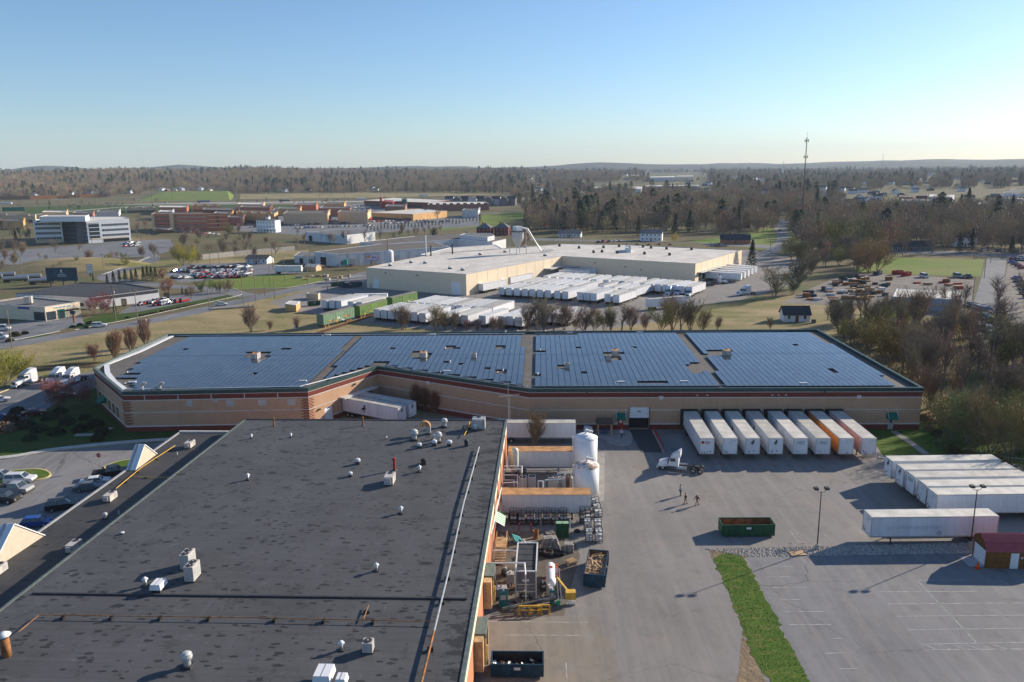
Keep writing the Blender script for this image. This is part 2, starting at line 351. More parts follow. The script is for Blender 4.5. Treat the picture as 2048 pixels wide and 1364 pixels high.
# ------------------------------------------------------------------ walls with real openings
def wall(mb,p0,p1,z0,z1,bands,holes=(),depth=.35):
 """outer face p0->p1 (outside on the right hand of p0->p1); bands=[(ztop, mat)...]; holes=[(u0,u1,z0,z1)] with reveals"""
 p0 = Vector((p0[0],p0[1],0)); p1 = Vector((p1[0],p1[1],0)); L = (p1 - p0).length; d = (p1 - p0) / L; n = Vector((d.y,-d.x,0))
 us = sorted({0,L,*[min(max(h[k],0),L) for h in holes for k in (0,1)]}); zs = sorted({z0,z1,*[b[0] for b in bands if z0 < b[0] < z1],*[h[k] for h in holes for k in (2,3)]})
 P = lambda u,z,k=0: p0 + d * u - n * k + Vector((0,0,z))
 for a,b in zip(us,us[1:]):
  for c,e in zip(zs,zs[1:]):
   um,zm = (a + b) / 2,(c + e) / 2
   if any(h[0] < um < h[1] and h[2] < zm < h[3] for h in holes): continue
   mi = next((q for zt,q in bands if zm < zt),bands[-1][1])
   mb.poly([P(a,c),P(b,c),P(b,e),P(a,e)],mi)
 for a,b,c,e in holes:
  mi = next((q for zt,q in bands if (c + e) / 2 < zt),bands[-1][1])
  mb.poly([P(a,c),P(a,e),P(a,e,depth),P(a,c,depth)],mi); mb.poly([P(b,c),P(b,c,depth),P(b,e,depth),P(b,e)],mi)
  mb.poly([P(a,e),P(b,e),P(b,e,depth),P(a,e,depth)],mi); mb.poly([P(a,c),P(a,c,depth),P(b,c,depth),P(b,c)],mi)
 return P
def sheet(name,P,m,z,kind='structure',parent=None):
 mb = MB(); Q = [(p[0],p[1]) for p in P]; n = len(Q)
 a = sum(Q[i][0] * Q[(i + 1) % n][1] - Q[(i + 1) % n][0] * Q[i][1] for i in range(n))
 if a < 0: Q = Q[::-1]
 mb.poly([(x,y,z) for x,y in Q]); o = mb.build(name,m,parent);
 if kind: o['kind'] = kind
 return o
def spx(P,z=0): return [G(x,y,z) for x,y in P]
def smoothline(pts,n=6):
 out = []; P = [Vector((p[0],p[1],0)) for p in pts]; P = [P[0] * 2 - P[1]] + P + [P[-1] * 2 - P[-2]]
 for i in range(1,len(P) - 2):
  for k in range(n):
   t = k / n; a,b,c,d = P[i - 1:i + 3]
   out.append(.5 * ((2 * b) + (c - a) * t + (2 * a - 5 * b + 4 * c - d) * t * t + (3 * b - a - 3 * c + d) * t ** 3))
 return out + [P[-2]]
def strip(name,pts,wid,m,z,h=0,kind='structure',smooth=True,parent=None,off=0):
 """band of width wid along a line; h>0 makes it a raised kerb"""
 P = smoothline(pts) if smooth and len(pts) > 2 else [Vector((p[0],p[1],0)) for p in pts]
 L = []; Rr = []
 for i,p in enumerate(P):
  d = (P[min(i + 1,len(P) - 1)] - P[max(i - 1,0)]).normalized(); n = Vector((-d.y,d.x,0)); w2 = wid / 2
  L.append(p + n * (w2 + off)); Rr.append(p + n * (off - w2))
 mb = MB()
 for i in range(len(P) - 1):
  q = [Rr[i],Rr[i + 1],L[i + 1],L[i]]
  if h: mb.hexa([(v.x,v.y,z) for v in q] + [(v.x,v.y,z + h) for v in q])
  else: mb.poly([(v.x,v.y,z) for v in q])
 o = mb.build(name,m,parent)
 if kind: o['kind'] = kind
 return o
# ================================================================== GROUND
mb = MB(); rs = [0,60,150,400,800,1200,1500,1700,1900,2100,2300,2500,2700,2900,3100,3400,3800,4300,5000,6000,7500,9000]
na = 144
for r in rs:
 for i in range(na):
  a = 2 * math.pi * i / na; x,y = r * math.sin(a),r * math.cos(a); mb.v.append((x,y,terrain(x,y)))
for q in range(len(rs) - 1):
 for i in range(na):
  j = (i + 1) % na; mb.f.append((q * na + i,(q + 1) * na + i,(q + 1) * na + j,q * na + j)); mb.m.append(0)
tag(mb.build('ground',M['wood_floor'],smooth=False),kind='structure')
# far blue ridges
def ridge(name,dist,prof,m,seed):
 mb = MB(); r = random.Random(seed); n = 90; fr = []
 for i in range(n + 1):
  px = -300 + i * 2700 / n; hpx = np.interp(px,[p[0] for p in prof],[p[1] for p in prof]) + 1.0 * math.sin(i * .9 + seed) + r.uniform(-.5,.5)
  ry = ray(px,337 - (px - 1024) * math.tan(ROLL)); k = dist / math.hypot(ry.x,ry.y)
  x,y = ry.x * k,ry.y * k; z = CAMH + hpx / FOC * dist; fr.append((x,y,max(z,2)))
 for i in range(n):
  a,b = fr[i],fr[i + 1]; f = .86; g = 1.1
  A = [(p[0] * f,p[1] * f,-1) for p in (a,b)]; Bm = [(p[0] * .93,p[1] * .93,p[2] * .62) for p in (a,b)]; D = [(p[0] * g,p[1] * g,-1) for p in (a,b)]
  mb.poly([A[0],A[1],Bm[1],Bm[0]]); mb.poly([Bm[0],Bm[1],b,a]); mb.poly([a,b,D[1],D[0]])
 tag(mb.build(name,m),kind='structure')
M['ridge'] = mat('wooded_ridge',(.05,.06,.05),.95,var=.3,scale=.004,world=True)
ridge('distant_hills',6200,[(-300,4),(0,8),(60,13),(90,14.5),(200,7),(330,11),(370,13.5),(520,5),(640,6),(760,5),(840,7.5),(930,5),(970,1),(1060,3),(1120,5.5),(1200,9),(1260,7.5),(1330,4),(1480,0),(1640,1),(1700,3),(1900,2),(2100,3),(2400,3)],M['ridge'],1)
ridge('far_ridge',7800,[(-300,2),(300,3),(700,3),(1000,1),(1190,4),(1330,5),(1400,4.5),(1600,3.5),(1690,4.5),(1780,7),(1900,5.5),(2048,6),(2400,5)],M['ridge'],5)
# --- ground covers, lowest first (4 mm apart)
Z = .004
sheet('dry_grass_field',spx([(-260,740),(-200,905),(330,905),(420,860),(2300,860),(2300,700),(1990,640),(1720,600),(1590,590),(1300,640),(650,640),(700,560),(560,585),(480,600),(270,646),(0,700)]),M['field'],Z)
sheet('meadow',spx([(1781,514),(1968,519),(1962,553),(1730,545),(1700,540)]),M['meadow'],Z * 2)
sheet('lawn',spx([(455,556),(560,548),(640,556),(652,562),(570,576),(450,580),(400,566)]),M['meadow'],Z * 2)
sheet('lawn',spx([(-60,790),(40,766),(90,750),(160,757),(190,745),(260,800),(440,868),(440,880),(240,888),(110,900),(-80,925)]),M['lawn'],Z * 2)
sheet('lawn',spx([(1600,905),(1650,845),(1900,845),(2200,870),(2300,980),(1900,935)]),M['strip_lawn'],Z * 2)
sheet('roadside_grass',spx([(25,412),(250,408),(520,409),(960,409),(960,414),(500,416),(250,428),(60,430)]),M['lawn'],Z * 2)
mb = MB(); nx,ny = 40,8                                    # the long meadow rising beyond the highway
for j in range(ny + 1):
 for i in range(nx + 1):
  x = 480 + 540 * i / nx; p = G(x,np.interp(x,[480,700,1020],[399,397,390]) + (np.interp(x,[480,960,1020],[388,383,381]) - np.interp(x,[480,700,1020],[399,397,390])) * j / ny); mb.v.append((p.x,p.y,p.z + .6))
for j in range(ny):
 for i in range(nx): k = j * (nx + 1) + i; mb.f.append((k,k + 1,k + nx + 2,k + nx + 1)); mb.m.append(0)
tag(mb.build('grass_bank',M['field']),kind='structure')
sheet('meadow',spx([(820,447),(1010,425),(1060,420),(1085,428),(1030,440),(990,452),(860,462)]),M['meadow'],Z * 2)
sheet('verge',spx([(40,686),(100,670),(95,664),(30,660),(10,672)]),M['lawn'],Z * 3)
sheet('verge',spx([(128,655),(190,630),(260,622),(400,600),(480,578),(488,588),(390,611),(275,637),(187,653),(150,657)]),M['lawn'],Z * 3)
sheet('verge',spx([(215,552),(300,522),(420,512),(620,500),(600,516),(380,560),(300,560)]),M['field'],Z * 2)
sheet('verge',spx([(1380,482),(1480,470),(1536,455),(1600,470),(1600,505),(1500,496)]),M['meadow'],Z * 2)
# asphalt
sheet('yard_asphalt',[G(1766,913),G(1735,862),(72,160),(-52,160),(-52,138),(-12,132),(-6,60),(-8,30),(110,30),G(2300,1090),G(2300,950),G(1990,925)],M['asphalt'],Z * 3)
sheet('stained_apron',spx([(975,1232),(1100,1236),(1190,1232),(1225,1300),(1240,1420),(930,1420)]),M['apron'],Z * 3.5)
sheet('car_park',spx([(1492,1113),(1945,1104),(2300,1100),(2400,1420),(2300,1560),(1700,1560),(1620,1370)]),M['asphalt_old'],Z * 4)
sheet('side_lot',spx([(-260,960),(110,903),(262,888),(520,876),(520,905),(0,1320),(-500,1400)]),M['asphalt_old'],Z * 4)
sheet('truck_drive',spx([(-200,815),(20,774),(95,755),(200,742),(230,760),(120,803),(75,828),(-20,868),(-200,930)]),M['asphalt_far'],Z * 3)
sheet('trailer_yard',spx([(540,604),(600,585),(740,545),(800,500),(1500,500),(1610,520),(1600,566),(1480,600),(1385,612),(1340,640),(1060,680),(760,650),(570,618)]),M['asphalt'],Z * 3)
sheet('scrap_yard',spx([(1560,606),(1636,570),(1700,546),(1836,551),(1950,560),(1946,604),(1900,640),(1740,614)]),M['gravel'],Z * 3)
sheet('car_storage_lot',spx([(2018,512),(2300,520),(2300,760),(1960,700),(1925,610),(2003,600)]),M['gravel'],Z * 3)
sheet('car_lot',spx([(330,548),(372,528),(470,526),(560,530),(620,545),(500,552),(360,566)]),M['asphalt_far'],Z * 3)
sheet('shop_forecourt',spx([(-160,675),(60,640),(160,627),(170,650),(128,658),(90,668),(20,684),(-120,720)]),M['asphalt_far'],Z * 4)
sheet('shop_car_park',spx([(235,628),(270,606),(340,592),(420,582),(455,590),(380,604),(275,624)]),M['asphalt_far'],Z * 4)
sheet('office_car_park',spx([(-60,510),(60,498),(260,482),(340,478),(350,500),(300,512),(180,520),(20,530)]),M['asphalt_far'],Z * 3)
sheet('shopping_car_park',spx([(440,440),(600,430),(760,440),(960,430),(960,452),(740,466),(600,470),(480,462)]),M['asphalt_far'],Z * 3)
sheet('shopping_car_park',spx([(500,418),(740,406),(800,410),(780,424),(520,428)]),M['asphalt_far'],Z * 3)
sheet('street',spx([(1380,485),(1470,492),(1600,502),(2300,522),(2300,512),(1620,496),(1500,488),(1060,476),(1060,481)]),M['asphalt_far'],Z * 4)
strip('road',spx([(-60,702),(60,683),(190,661),(340,634),(450,610),(560,585),(660,565),(760,540)]),9.5,M['asphalt_far'],Z * 5)
strip('road',spx([(500,592),(430,579),(340,572),(240,562),(215,552),(270,532),(305,518),(280,500),(200,492),(60,500)]),9,M['asphalt_far'],Z * 6)
strip('road',spx([(1536,505),(1556,494),(1568,475),(1560,455),(1570,440)]),9,M['asphalt_far'],Z * 5)
strip('road',spx([(1994,516),(1985,560),(1975,610),(1960,680)]),9,M['asphalt_far'],Z * 5)
strip('highway',spx([(-300,414),(0,410.5),(260,408),(560,404.5),(900,401),(1100,397)]),62,M['concrete'],Z * 4)
strip('highway_ramp',spx([(60,430),(250,414),(420,409),(700,407)]),15,M['concrete'],Z * 5)
strip('side_street',spx([(900,446),(960,428),(1040,424),(1120,432)]),9,M['asphalt_far'],Z * 5)
# kerbs and footpaths
strip('kerb',spx([(25,681),(95,667.5),(120,662)]),.35,M['kerb'],0,.14)
strip('kerb',spx([(150,660),(187,652.5),(275,635.5),(390,610.5),(470,593),(484,586),(470,578),(440,572)]),.4,M['kerb'],0,.14)
strip('kerb',spx([(205,549),(262,529),(298,514)]),1.6,M['kerb'],0,.14)
strip('kerb',spx([(500,577),(572,575.5),(650,561.5),(725,551)]),.5,M['kerb'],0,.14)
strip('kerb',spx([(-120,925),(20,914),(110,899),(262,884),(470,872)]),1.6,M['kerb'],0,.13)
strip('kerb',spx([(-60,806),(10,782),(45,766),(60,752)]),.35,M['kerb_yellow'],0,.14)
strip('kerb',spx([(1757,914.5),(1766,917),(1830,912),(2000,915),(2150,930)]),.3,M['kerb'],0,.14)
strip('footpath',spx([(1786,862),(1820,884),(1852,908)]),1.3,M['concrete'],Z * 4)
strip('footpath',[G(150,870),G(190,868),G(222,855)],1.6,M['concrete'],Z * 4)
# parking islands in the side lot
def island(poly,nm='parking_island'):
 P = smoothline(spx(poly + poly[:1]),5)[:-1]
 t = thing(nm,'grass parking island with a pale yellow kerb, beside the stop sign' if poly[0][0] > 150 else 'rounded grass parking island with a pale yellow kerb, beside the white van-like car','traffic island',(P[0].x,P[0].y,0))
 Q = [(p.x - P[0].x,p.y - P[0].y) for p in P]; cx = sum(q[0] for q in Q) / len(Q); cy = sum(q[1] for q in Q) / len(Q)
 MB().prism(Q,.001,.14).build('kerb',M['kerb_yellow'],t)
 def inset(q):
  d = math.hypot(q[0] - cx,q[1] - cy); k = (d - .32) / d; return (cx + (q[0] - cx) * k,cy + (q[1] - cy) * k)
 MB().prism([inset(q) for q in Q],.14,.17).build('turf',M['strip_lawn'],t)
island([(-60,952),(40,940),(85,939),(103,948),(92,957),(50,964),(-40,972)])
island([(207,934),(232,925),(262,920),(262,932),(232,938),(212,939)])
# grass strip between yard and car park
GS = spx([(1427,1121),(1434,1110),(1452,1106),(1478,1107),(1489,1117),(1512,1160),(1560,1250),(1618,1364),(1680,1480),(1590,1480),(1540,1364),(1507,1320),(1484,1250),(1455,1180)])
GS0 = GS; GS = []; rg = random.Random(4)
for i,p in enumerate(GS0):
 q = GS0[(i + 1) % len(GS0)]; n_ = max(1,int((q - p).length / .5)); GS += [p.lerp(q,k / n_) + Vector((rg.gauss(0,.13),rg.gauss(0,.13),0)) for k in range(n_)]
sheet('grass_strip',GS,M['strip_lawn'],Z * 8)
sheet('dirt_verge',spx([(1424,1118),(1418,1100),(1470,1098),(1500,1112),(1480,1120),(1440,1125)]),M['dirt'],Z * 6)
sheet('dirt_verge',spx([(1484,1262),(1500,1300),(1535,1370),(1560,1420),(1460,1420),(1478,1340)]),M['dirt'],Z * 5)
# painted lines
def line(a,b,wd=.1): strip('parking_line',[G(*a),G(*b)],wd,M['paint'],Z * 7 if a[0] > 1400 or a[0] < 400 else Z * 4,smooth=False)
for a,b in [((1836,1161),(1960,1160)),((1835,1162),(1952,1285)),((1758,1184),(1953,1183)),((1776,1208),(2100,1206)),((1794,1233),(2100,1230)),((1815,1260),(2100,1256)),((1842,1289),(2100,1284)),((1855,1300),(2100,1298)),
             ((1540,1133),(1587,1133)),((1535,1154),(1580,1154)),((1536,1176),(1613,1175)),((1560,1200),(1600,1199)),((1570,1224),(1655,1223)),((1578,1250),(1662,1249)),((1655,1277),(1685,1277)),((1650,1307),(1695,1306)),((1680,1338),(1718,1337)),
             ((978,1243),(1175,1245)),((1008,1270),(1180,1271)),((1132,1325),(1134,1364)),((1645,1065),(1665,1085)),((1580,1062),(1600,1088))]: line(a,b)
for k in range(6): line((1851 + k * 27,1290 + 0 * k),(1872 + k * 29,1299))
for k in range(6): line((128 + k * 9,992),(140 + k * 9,984),.12)
for a,b in [((100,1024),(170,1022)),((70,1056),(150,1052)),((0,1003),(50,985)),((10,1010),(25,980))]: line(a,b,.12)
for k in range(9): line((65 + k * 6,652 - k * 1.6),(52 + k * 8,647 - k * 1.6),.15)
# ================================================================== SOLAR WAREHOUSE
HR = 8.5
cr = {k: G(x,y,HR) for k,x,y in (('fl',335,668),('fr',1635,658),('nr',1846,775),('nm',1058,777),('ni',755,732),('no',615,776),('nl',245,783),('ll',187,735))}
O = Vector((cr['nm'].x,cr['nm'].y,0)); AZ = math.atan2(cr['nr'].y - O.y,cr['nr'].x - O.x)
ca,sa = math.cos(AZ),math.sin(AZ)
def toL(p): x,y = p[0] - O.x,p[1] - O.y; return Vector((x * ca + y * sa,-x * sa + y * ca,0))
def toW(u,v,z=0): return Vector((O.x + u * ca - v * sa,O.y + u * sa + v * ca,z))
K = {k: toL(v) for k,v in cr.items()}
W = thing('warehouse','long banded brick warehouse whose flat roof is covered in blue solar panels','warehouse',(O.x,O.y,0),AZ)
ring = [K[k] for k in ('ll','nl','no','ni','nm','nr','fr','fl')]
BM = [M['red_brick'],M['tan_brick'],M['orange_brick']]
bands = [(1.05,0),(6.6,1),(8.2,0)]
dockx = [toL(G(x,826,4.1)).x for x in (1382,1424,1465,1508,1552,1593,1635,1676)]
door_u = (toL(G(1259,836,2.5)).x,toL(G(1299,836,2.5)).x)
holes = {4: [(x - 1.25,x + 1.25,1.1,3.9) for x in dockx] + [(door_u[0],door_u[1],.02,4.6)],
         2: [(s,s + 2.7,1.1,4.0) for s in (9.2,12.6,16.0)] + [(4.2,6.6,.05,3.2)]}
def edge(i): return ring[i],ring[(i + 1) % len(ring)]
for i in range(len(ring)):
 a,b = edge(i); mb = MB(); wall(mb,a,b,0,8.2,bands,holes.get(i,()),1.2 if i == 4 else .6); mb.build('wall',BM,W)
def off(a,b,k):
 d = (b - a).normalized(); return Vector((d.y,-d.x,0)) * k
def insetring(k):
 out = []; n = len(ring)
 for i in range(n):
  a,b,c = ring[i - 1],ring[i],ring[(i + 1) % n]; n1 = off(a,b,1); n2 = off(b,c,1); m = (n1 + n2).normalized(); out.append(b - m * k / max(m.dot(n1),.2))
 return out
rin = insetring(.45); rout = insetring(-.16)
mb = MB(); mb.poly([(p.x,p.y,7.86) for p in ring]); mb.build('roof',membrane('warehouse_roof_felt',(.13,.115,.1),1.0,.25),W)
for i in range(len(ring)):                                    # parapet coping with its drip edge
 j = (i + 1) % len(ring); cm = M['pale_green_metal'] if i in (0,7) else M['green_metal']
 MB().hexa([(p.x,p.y,z) for z in (7.82,8.5) for p in (rout[i],rout[j],rin[j],rin[i])]).build('coping',cm,W)
for i in range(len(ring)):                                    # white stone string courses, 4 cm proud
 a,b = edge(i); n = off(a,b,1); L = (b - a).length
 for z,hgt in ((6.5,.16),(3.98,.14),(1.05,.26),(7.62,.1)):
  cuts = [(0,L)]
  for h in sorted(holes.get(i,())):
   if h[2] < z + hgt and h[3] > z:
    s,e = cuts.pop(); cuts += [(s,h[0]),(h[1],e)]
  for s,e in cuts:
   if e - s < .3: continue
   d = (b - a) / L; p,q = a + d * s,a + d * e; mb = MB(); mb.hexa([(v.x,v.y,zz) for zz in (z,z + hgt) for v in (p,p + n * .05,q + n * .05,q)]); mb.build('string_course',M['stone'],W)
def on_wall(i,u,z,k=0): a,b = edge(i); d = (b - a).normalized(); p = a + d * u + off(a,b,k); return Vector((p.x,p.y,z))
def wbox(i,u0,u1,z0,z1,k0,k1,m,name,parent=W,label=None):
 P = [on_wall(i,u,0,k) for u,k in ((u0,k0),(u0,k1),(u1,k1),(u1,k0))]
 return MB().hexa([(p.x,p.y,z) for z in (z0,z1) for p in P]).build(name,m,parent,label=label)
L1 = (edge(1)[1] - edge(1)[0]).length
for k in range(5): wbox(1,4.2 + k * 6.6 - .08,4.2 + k * 6.6 + .08,6.66,7.62,0,.06,M['stone'],'pilaster')
for k,u in enumerate((L1 - 15.6,L1 - 9.2,L1 - 3.4)): wbox(1,u - .8,u + .8,5.0,6.3,.002,.06,M['grey_metal'],'louvre_panel')
wbox(1,12.4,13.6,5.2,6.4,.002,.06,M['grey_metal'],'louvre_panel'); wbox(1,L1 - 19,L1 - 18,5.9,6.7,.002,.06,M['grey_metal'],'louvre_panel')
for i,fwd in ((1,1),(1,0),(2,1),(0,0)):                # red brick quoins at the corners
 L = (edge(i)[1] - edge(i)[0]).length
 for k in range(16):
  z = 1.45 + k * .32 + (.16 if k > 7 else 0); wd = 1.5 if k % 2 else 1.1
  if i == 2 or (i == 1 and not fwd): wd *= 1.0
  s0,s1 = (.002,wd) if ((i == 1 and fwd) or i == 2) else (L - wd,L - .002)
  wbox(i,s0,s1,z,z + .16,.002,.035,M['red_brick'],'quoin')
for k in range(9): wbox(1,3 + k * 3.7,3.35 + k * 3.7,3.85,4.2,.05,.2,M['grey_metal'],'wall_lamp') if k % 2 == 0 else None
for i,u,z in ((4,25.6,6.2),(4,64,6.3),(3,13.5,6.1)): wbox(i,u,u + .8,z,z + .7,.002,.12,M['stone'],'grille')
for u in (33.0,35.0,47.6,48.8,50.2): MB().box(-.13,-.3,-.1,.13,0,.1).build('security_lamp',M['stone'],W,loc=on_wall(4,u,7.1,.05) if False else (on_wall(4,u,7.1).x,on_wall(4,u,7.1).y,7.1))
for u in (11.2,57.5): wbox(4,u,u + .25,7.5,8.0,.0,.25,M['dark_metal'],'scupper')
# loading docks
for n_,x in enumerate(dockx):
 wbox(4,x - 1.65,x + 1.65,3.85,4.25,.02,.95,M['dark'],'dock_shelter'); wbox(4,x - 1.65,x - 1.28,.95,3.85,.02,.9,M['dark'],'dock_shelter'); wbox(4,x + 1.28,x + 1.65,.95,3.85,.02,.9,M['dark'],'dock_shelter')
 wbox(4,x - 1.25,x + 1.25,1.1,3.9,-1.19,-1.1,M['interior'],'dock_door')
 wbox(4,x - 1.3,x + 1.3,.55,.95,.02,.3,M['dark'],'bumper')
u0,u1 = door_u
dr = wbox(4,u0 + .02,u1 - .02,2.35,4.58,-.3,-.22,M['white'],'overhead_door')
for z in (2.9,3.46,4.02):
 o = wbox(4,u0 + .02,u1 - .02,z,z + .03,-.22,-.2,M['grey_metal'],'panel_joint',dr)
wbox(4,(u0 + u1) / 2 - .3,(u0 + u1) / 2 + .3,3.6,3.8,-.22,-.19,M['glass'],'vision_panel',dr)
wbox(4,u0 + .01,u1 - .01,.03,4.59,-1.19,-1.1,M['interior'],'doorway_interior')
for s in (-.12,.0): wbox(4,(u0 if s else u1) + s,(u0 if s else u1) + s + .12,.02,4.6,.0,.08,M['dark_metal'],'door_jamb')
for n_,px_ in enumerate((1243,1790)):                        # green awnings over red/grey doors
 u = toL(G(px_,845,2)).x
 door = wbox(4,u - .5,u + .5,.02,2.2,.002,.07,M['red' if n_ == 0 else 'grey_metal'],'entrance_door')
 wbox(4,u - .25,u + .25,1.4,1.9,.07,.09,M['white' if n_ == 0 else 'glass'],'door_window',door)
 P = [on_wall(4,u + s * .95,z,k) for s in (-1,1) for z,k in ((3.5,.03),(2.5,1.3),(2.35,1.3),(2.35,.03))]
 mb = MB(); mb.poly(P[:4]); mb.poly(P[4:][::-1]); mb.poly([P[0],P[1],P[5],P[4]]); mb.poly([P[1],P[2],P[6],P[5]]); mb.poly([P[2],P[3],P[7],P[6]]); aw = mb.build('awning',M['green_awning'],W)
 for s in (-.92,.92): MB().beam(on_wall(4,u + s,4.3,.05),on_wall(4,u + s,2.6,1.28),.05).build('stay',M['white'],aw)
# notch docks: canopy, doors and wall lamps on the sunlit chamfer wall
wbox(2,8.6,19.0,4.15,4.4,.02,1.6,M['stone'],'dock_canopy')
for s in (9.2,12.6,16.0): wbox(2,s,s + 2.7,1.1,4.0,-.58,-.5,M['interior'],'dock_door'); wbox(2,s + .1,s + 2.6,3.2,3.9,-.3,-.25,M['dark'],'dock_curtain')
dd = wbox(2,4.2,6.6,.05,3.2,-.3,-.22,M['white'],'overhead_door')
for z in (.8,1.6,2.4): wbox(2,4.2,6.6,z,z + .04,-.22,-.2,M['grey_metal'],'panel_joint',dd)
for i,u,z in ((2,2.4,3.2),(2,13.0,6.0)): wbox(i,u,u + .5,z,z + .3,.02,.35,M['dark_metal'],'wall_lamp')
mb = MB(); aw = [on_wall(0,6.5 + s,z,k) for s in (0,3.2) for z,k in ((3.6,.03),(2.6,1.6),(2.45,1.6),(2.45,.03))]
mb.poly(aw[:4]); mb.poly(aw[4:][::-1]); mb.poly([aw[0],aw[1],aw[5],aw[4]]); mb.poly([aw[1],aw[2],aw[6],aw[5]]); mb.poly([aw[2],aw[3],aw[7],aw[6]]); mb.build('awning',M['green_awning'],W)
for u in (3.0,11.5,15,18.5): wb = wbox(0,u,u + 1.6,1.6,3.6,.002,.04,M['glass'],'window'); wbox(0,u + .77,u + .83,1.6,3.6,.04,.06,M['stone'],'mullion',wb)
# --- solar array: rows of panels with aisles, holes left round the roof units
holespx = [(478,701,552,722),(812,702,872,722),(880,690,925,702),(985,690,1022,702),(505,747,522,754),(1148,694,1170,698),(1198,702,1256,726),(1256,692,1275,700),(1064,701,1092,709),(1112,729,1150,740),
           (985,738,1018,752),(1062,747,1084,757),(1160,743,1184,752),(885,721,905,730),(912,726,936,735),(966,735,978,740),(1395,698,1478,716),(1366,720,1418,754),(1585,690,1596,694),(1655,739,1676,748),
           (730,720,790,740),(790,733,840,745),(880,748,935,765),(936,755,1000,772),(780,696,792,700),(560,697,590,701),(360,697,385,702),(238,745,290,752),(240,752,275,782),(1256,760,1350,768),(1372,690,1380,702)]
aisles = [((722,672),(650,745)),((1057,668),(1057,772)),((1364,668),(1440,768))]
al = [(toL(G(*a,7.9)),toL(G(*b,7.9))) for a,b in aisles]
pw,ph,gx,gy = 1.14,1.93,.09,.06
inn = insetring(1.9)
def inside(pt,poly):
 c = False; n = len(poly)
 for i in range(n):
  a,b = poly[i],poly[i - 1]
  if (a.y > pt[1]) != (b.y > pt[1]) and pt[0] < (b.x - a.x) * (pt[1] - a.y) / (b.y - a.y) + a.x: c = not c
 return c
vmid = toL(G(1000,711,7.9)).y
cells = []
umin,umax = K['ll'].x,K['nr'].x; vmax = K['fr'].y
nv = int(vmax / (ph + gy));
ulim = [toL(G(x,y,7.9)) for x,y in ((375,676),(300,712),(213,778))]      # ragged left edge of the array
rlim = [toL(G(x,y,7.9)) for x,y in ((1612,664),(1690,706),(1790,770))]
for r_ in range(-8,nv + 1):
 v = r_ * (ph + gy) + 1.7 + (.35 if r_ * (ph + gy) + 1.7 > vmid else 0)
 lu = float(np.interp(v,[p.y for p in ulim][::-1],[p.x for p in ulim][::-1])) if ulim[0].y > ulim[2].y else umin
 ru = float(np.interp(v,[p.y for p in rlim][::-1],[p.x for p in rlim][::-1]))
 n = int((umax - umin) / (pw + gx))
 for c_ in range(n):
  u = umin + c_ * (pw + gx)
  if not (lu < u < ru): continue
  if not all(inside((u + a,v + b),inn) for a in (-pw / 2,pw / 2) for b in (-ph / 2,ph / 2)): continue
  if any(abs((a.x + (b.x - a.x) * (v - a.y) / (b.y - a.y)) - u) < (1.35 if q == 1 else 1.1) for q,(a,b) in enumerate(al)): continue
  p = toW(u,v,8.0); X,Y = proj(*p)
  if any(h[0] + .2 * (h[2] - h[0]) < X < h[2] - .2 * (h[2] - h[0]) and h[1] + .15 * (h[3] - h[1]) < Y < h[3] - .15 * (h[3] - h[1]) for h in holespx): continue
  cells.append((-Y,u,v))
cells.sort()
for q,h in enumerate(holespx): cx,cy = (h[0] + h[2]) / 2,(h[1] + h[3]) / 2; holespx[q] = h
pm = MB(); pm.box(-pw / 2,-ph / 2,-.02,pw / 2,ph / 2,.02); pm.box(-pw / 2 - .05,-ph / 2 - .03,-.14,pw / 2 + .05,ph / 2 + .03,-.1,1); pme = pm.mesh('solar_panel',[M['solar'],M['dark']])  # black tray, wider than the panel, paints shade into the gaps
arr = thing('solar_array','blue solar panel array covering the long warehouse roof','solar array',(O.x,O.y,8.02),AZ)
rest = MB()
for k,(_,u,v) in enumerate(cells):
 tx,ty = R(1.5) + rnd.gauss(0,.004),rnd.gauss(0,.004)
 if k < 300:
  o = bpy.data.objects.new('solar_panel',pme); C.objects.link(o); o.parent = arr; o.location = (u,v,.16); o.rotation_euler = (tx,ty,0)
 else:
  i0 = len(rest.v); rest.box(-pw / 2,-ph / 2,-.02,pw / 2,ph / 2,.02); rest.box(-pw / 2 - .05,-ph / 2 - .03,-.14,pw / 2 + .05,ph / 2 + .03,-.1,1); rest.xf(Matrix.Translation((u,v,.16)) @ Euler((tx,ty,0)).to_matrix().to_4x4(),i0)  # same black tray standing in for shade between panels
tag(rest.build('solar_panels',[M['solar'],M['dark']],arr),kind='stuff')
rails = MB()
for r_ in range(int(nv) + 1):
 pass
# white and dark conduits along the roof edge
def conduit(pxs,r,m,label,z=8.15,name='conduit',blocks=True):
 P = [G(x,y,z) for x,y in pxs]; t = thing(name,label,'conduit',(P[0].x,P[0].y,7.87)); Q = [(p.x - P[0].x,p.y - P[0].y,z - 7.87) for p in P]
 MB().pipe(Q,r).build('pipe',m,t)
 if blocks:
  bm_ = MB().box(-.2,-.12,0,.2,.12,max(.1,z - 7.87 - r)).mesh('support_block',M['dark'])
  for a,b in zip(Q,Q[1:]):
   L = (Vector(b) - Vector(a)).length
   for k in range(int(L / 2.2)):
    f = (k + .5) / int(L / 2.2); o = bpy.data.objects.new('support_block',bm_); C.objects.link(o); o.parent = t
    o.location = (a[0] + (b[0] - a[0]) * f,a[1] + (b[1] - a[1]) * f,0)
conduit([(1062,772),(1450,770),(1560,770)],.09,M['grey_metal'],'grey conduit on black blocks along the near parapet above the loading docks')
conduit([(765,730),(900,751),(1055,772)],.09,M['white_dirty'],'white conduit on black blocks following the slanting parapet right of the roof notch')
conduit([(250,778),(430,776),(600,773),(752,733)],.12,M['white'],'white conduit along the near left parapet up to the roof notch',blocks=False)
conduit([(345,671),(700,669),(1050,667)],.1,M['white'],'white conduit along the far left parapet')
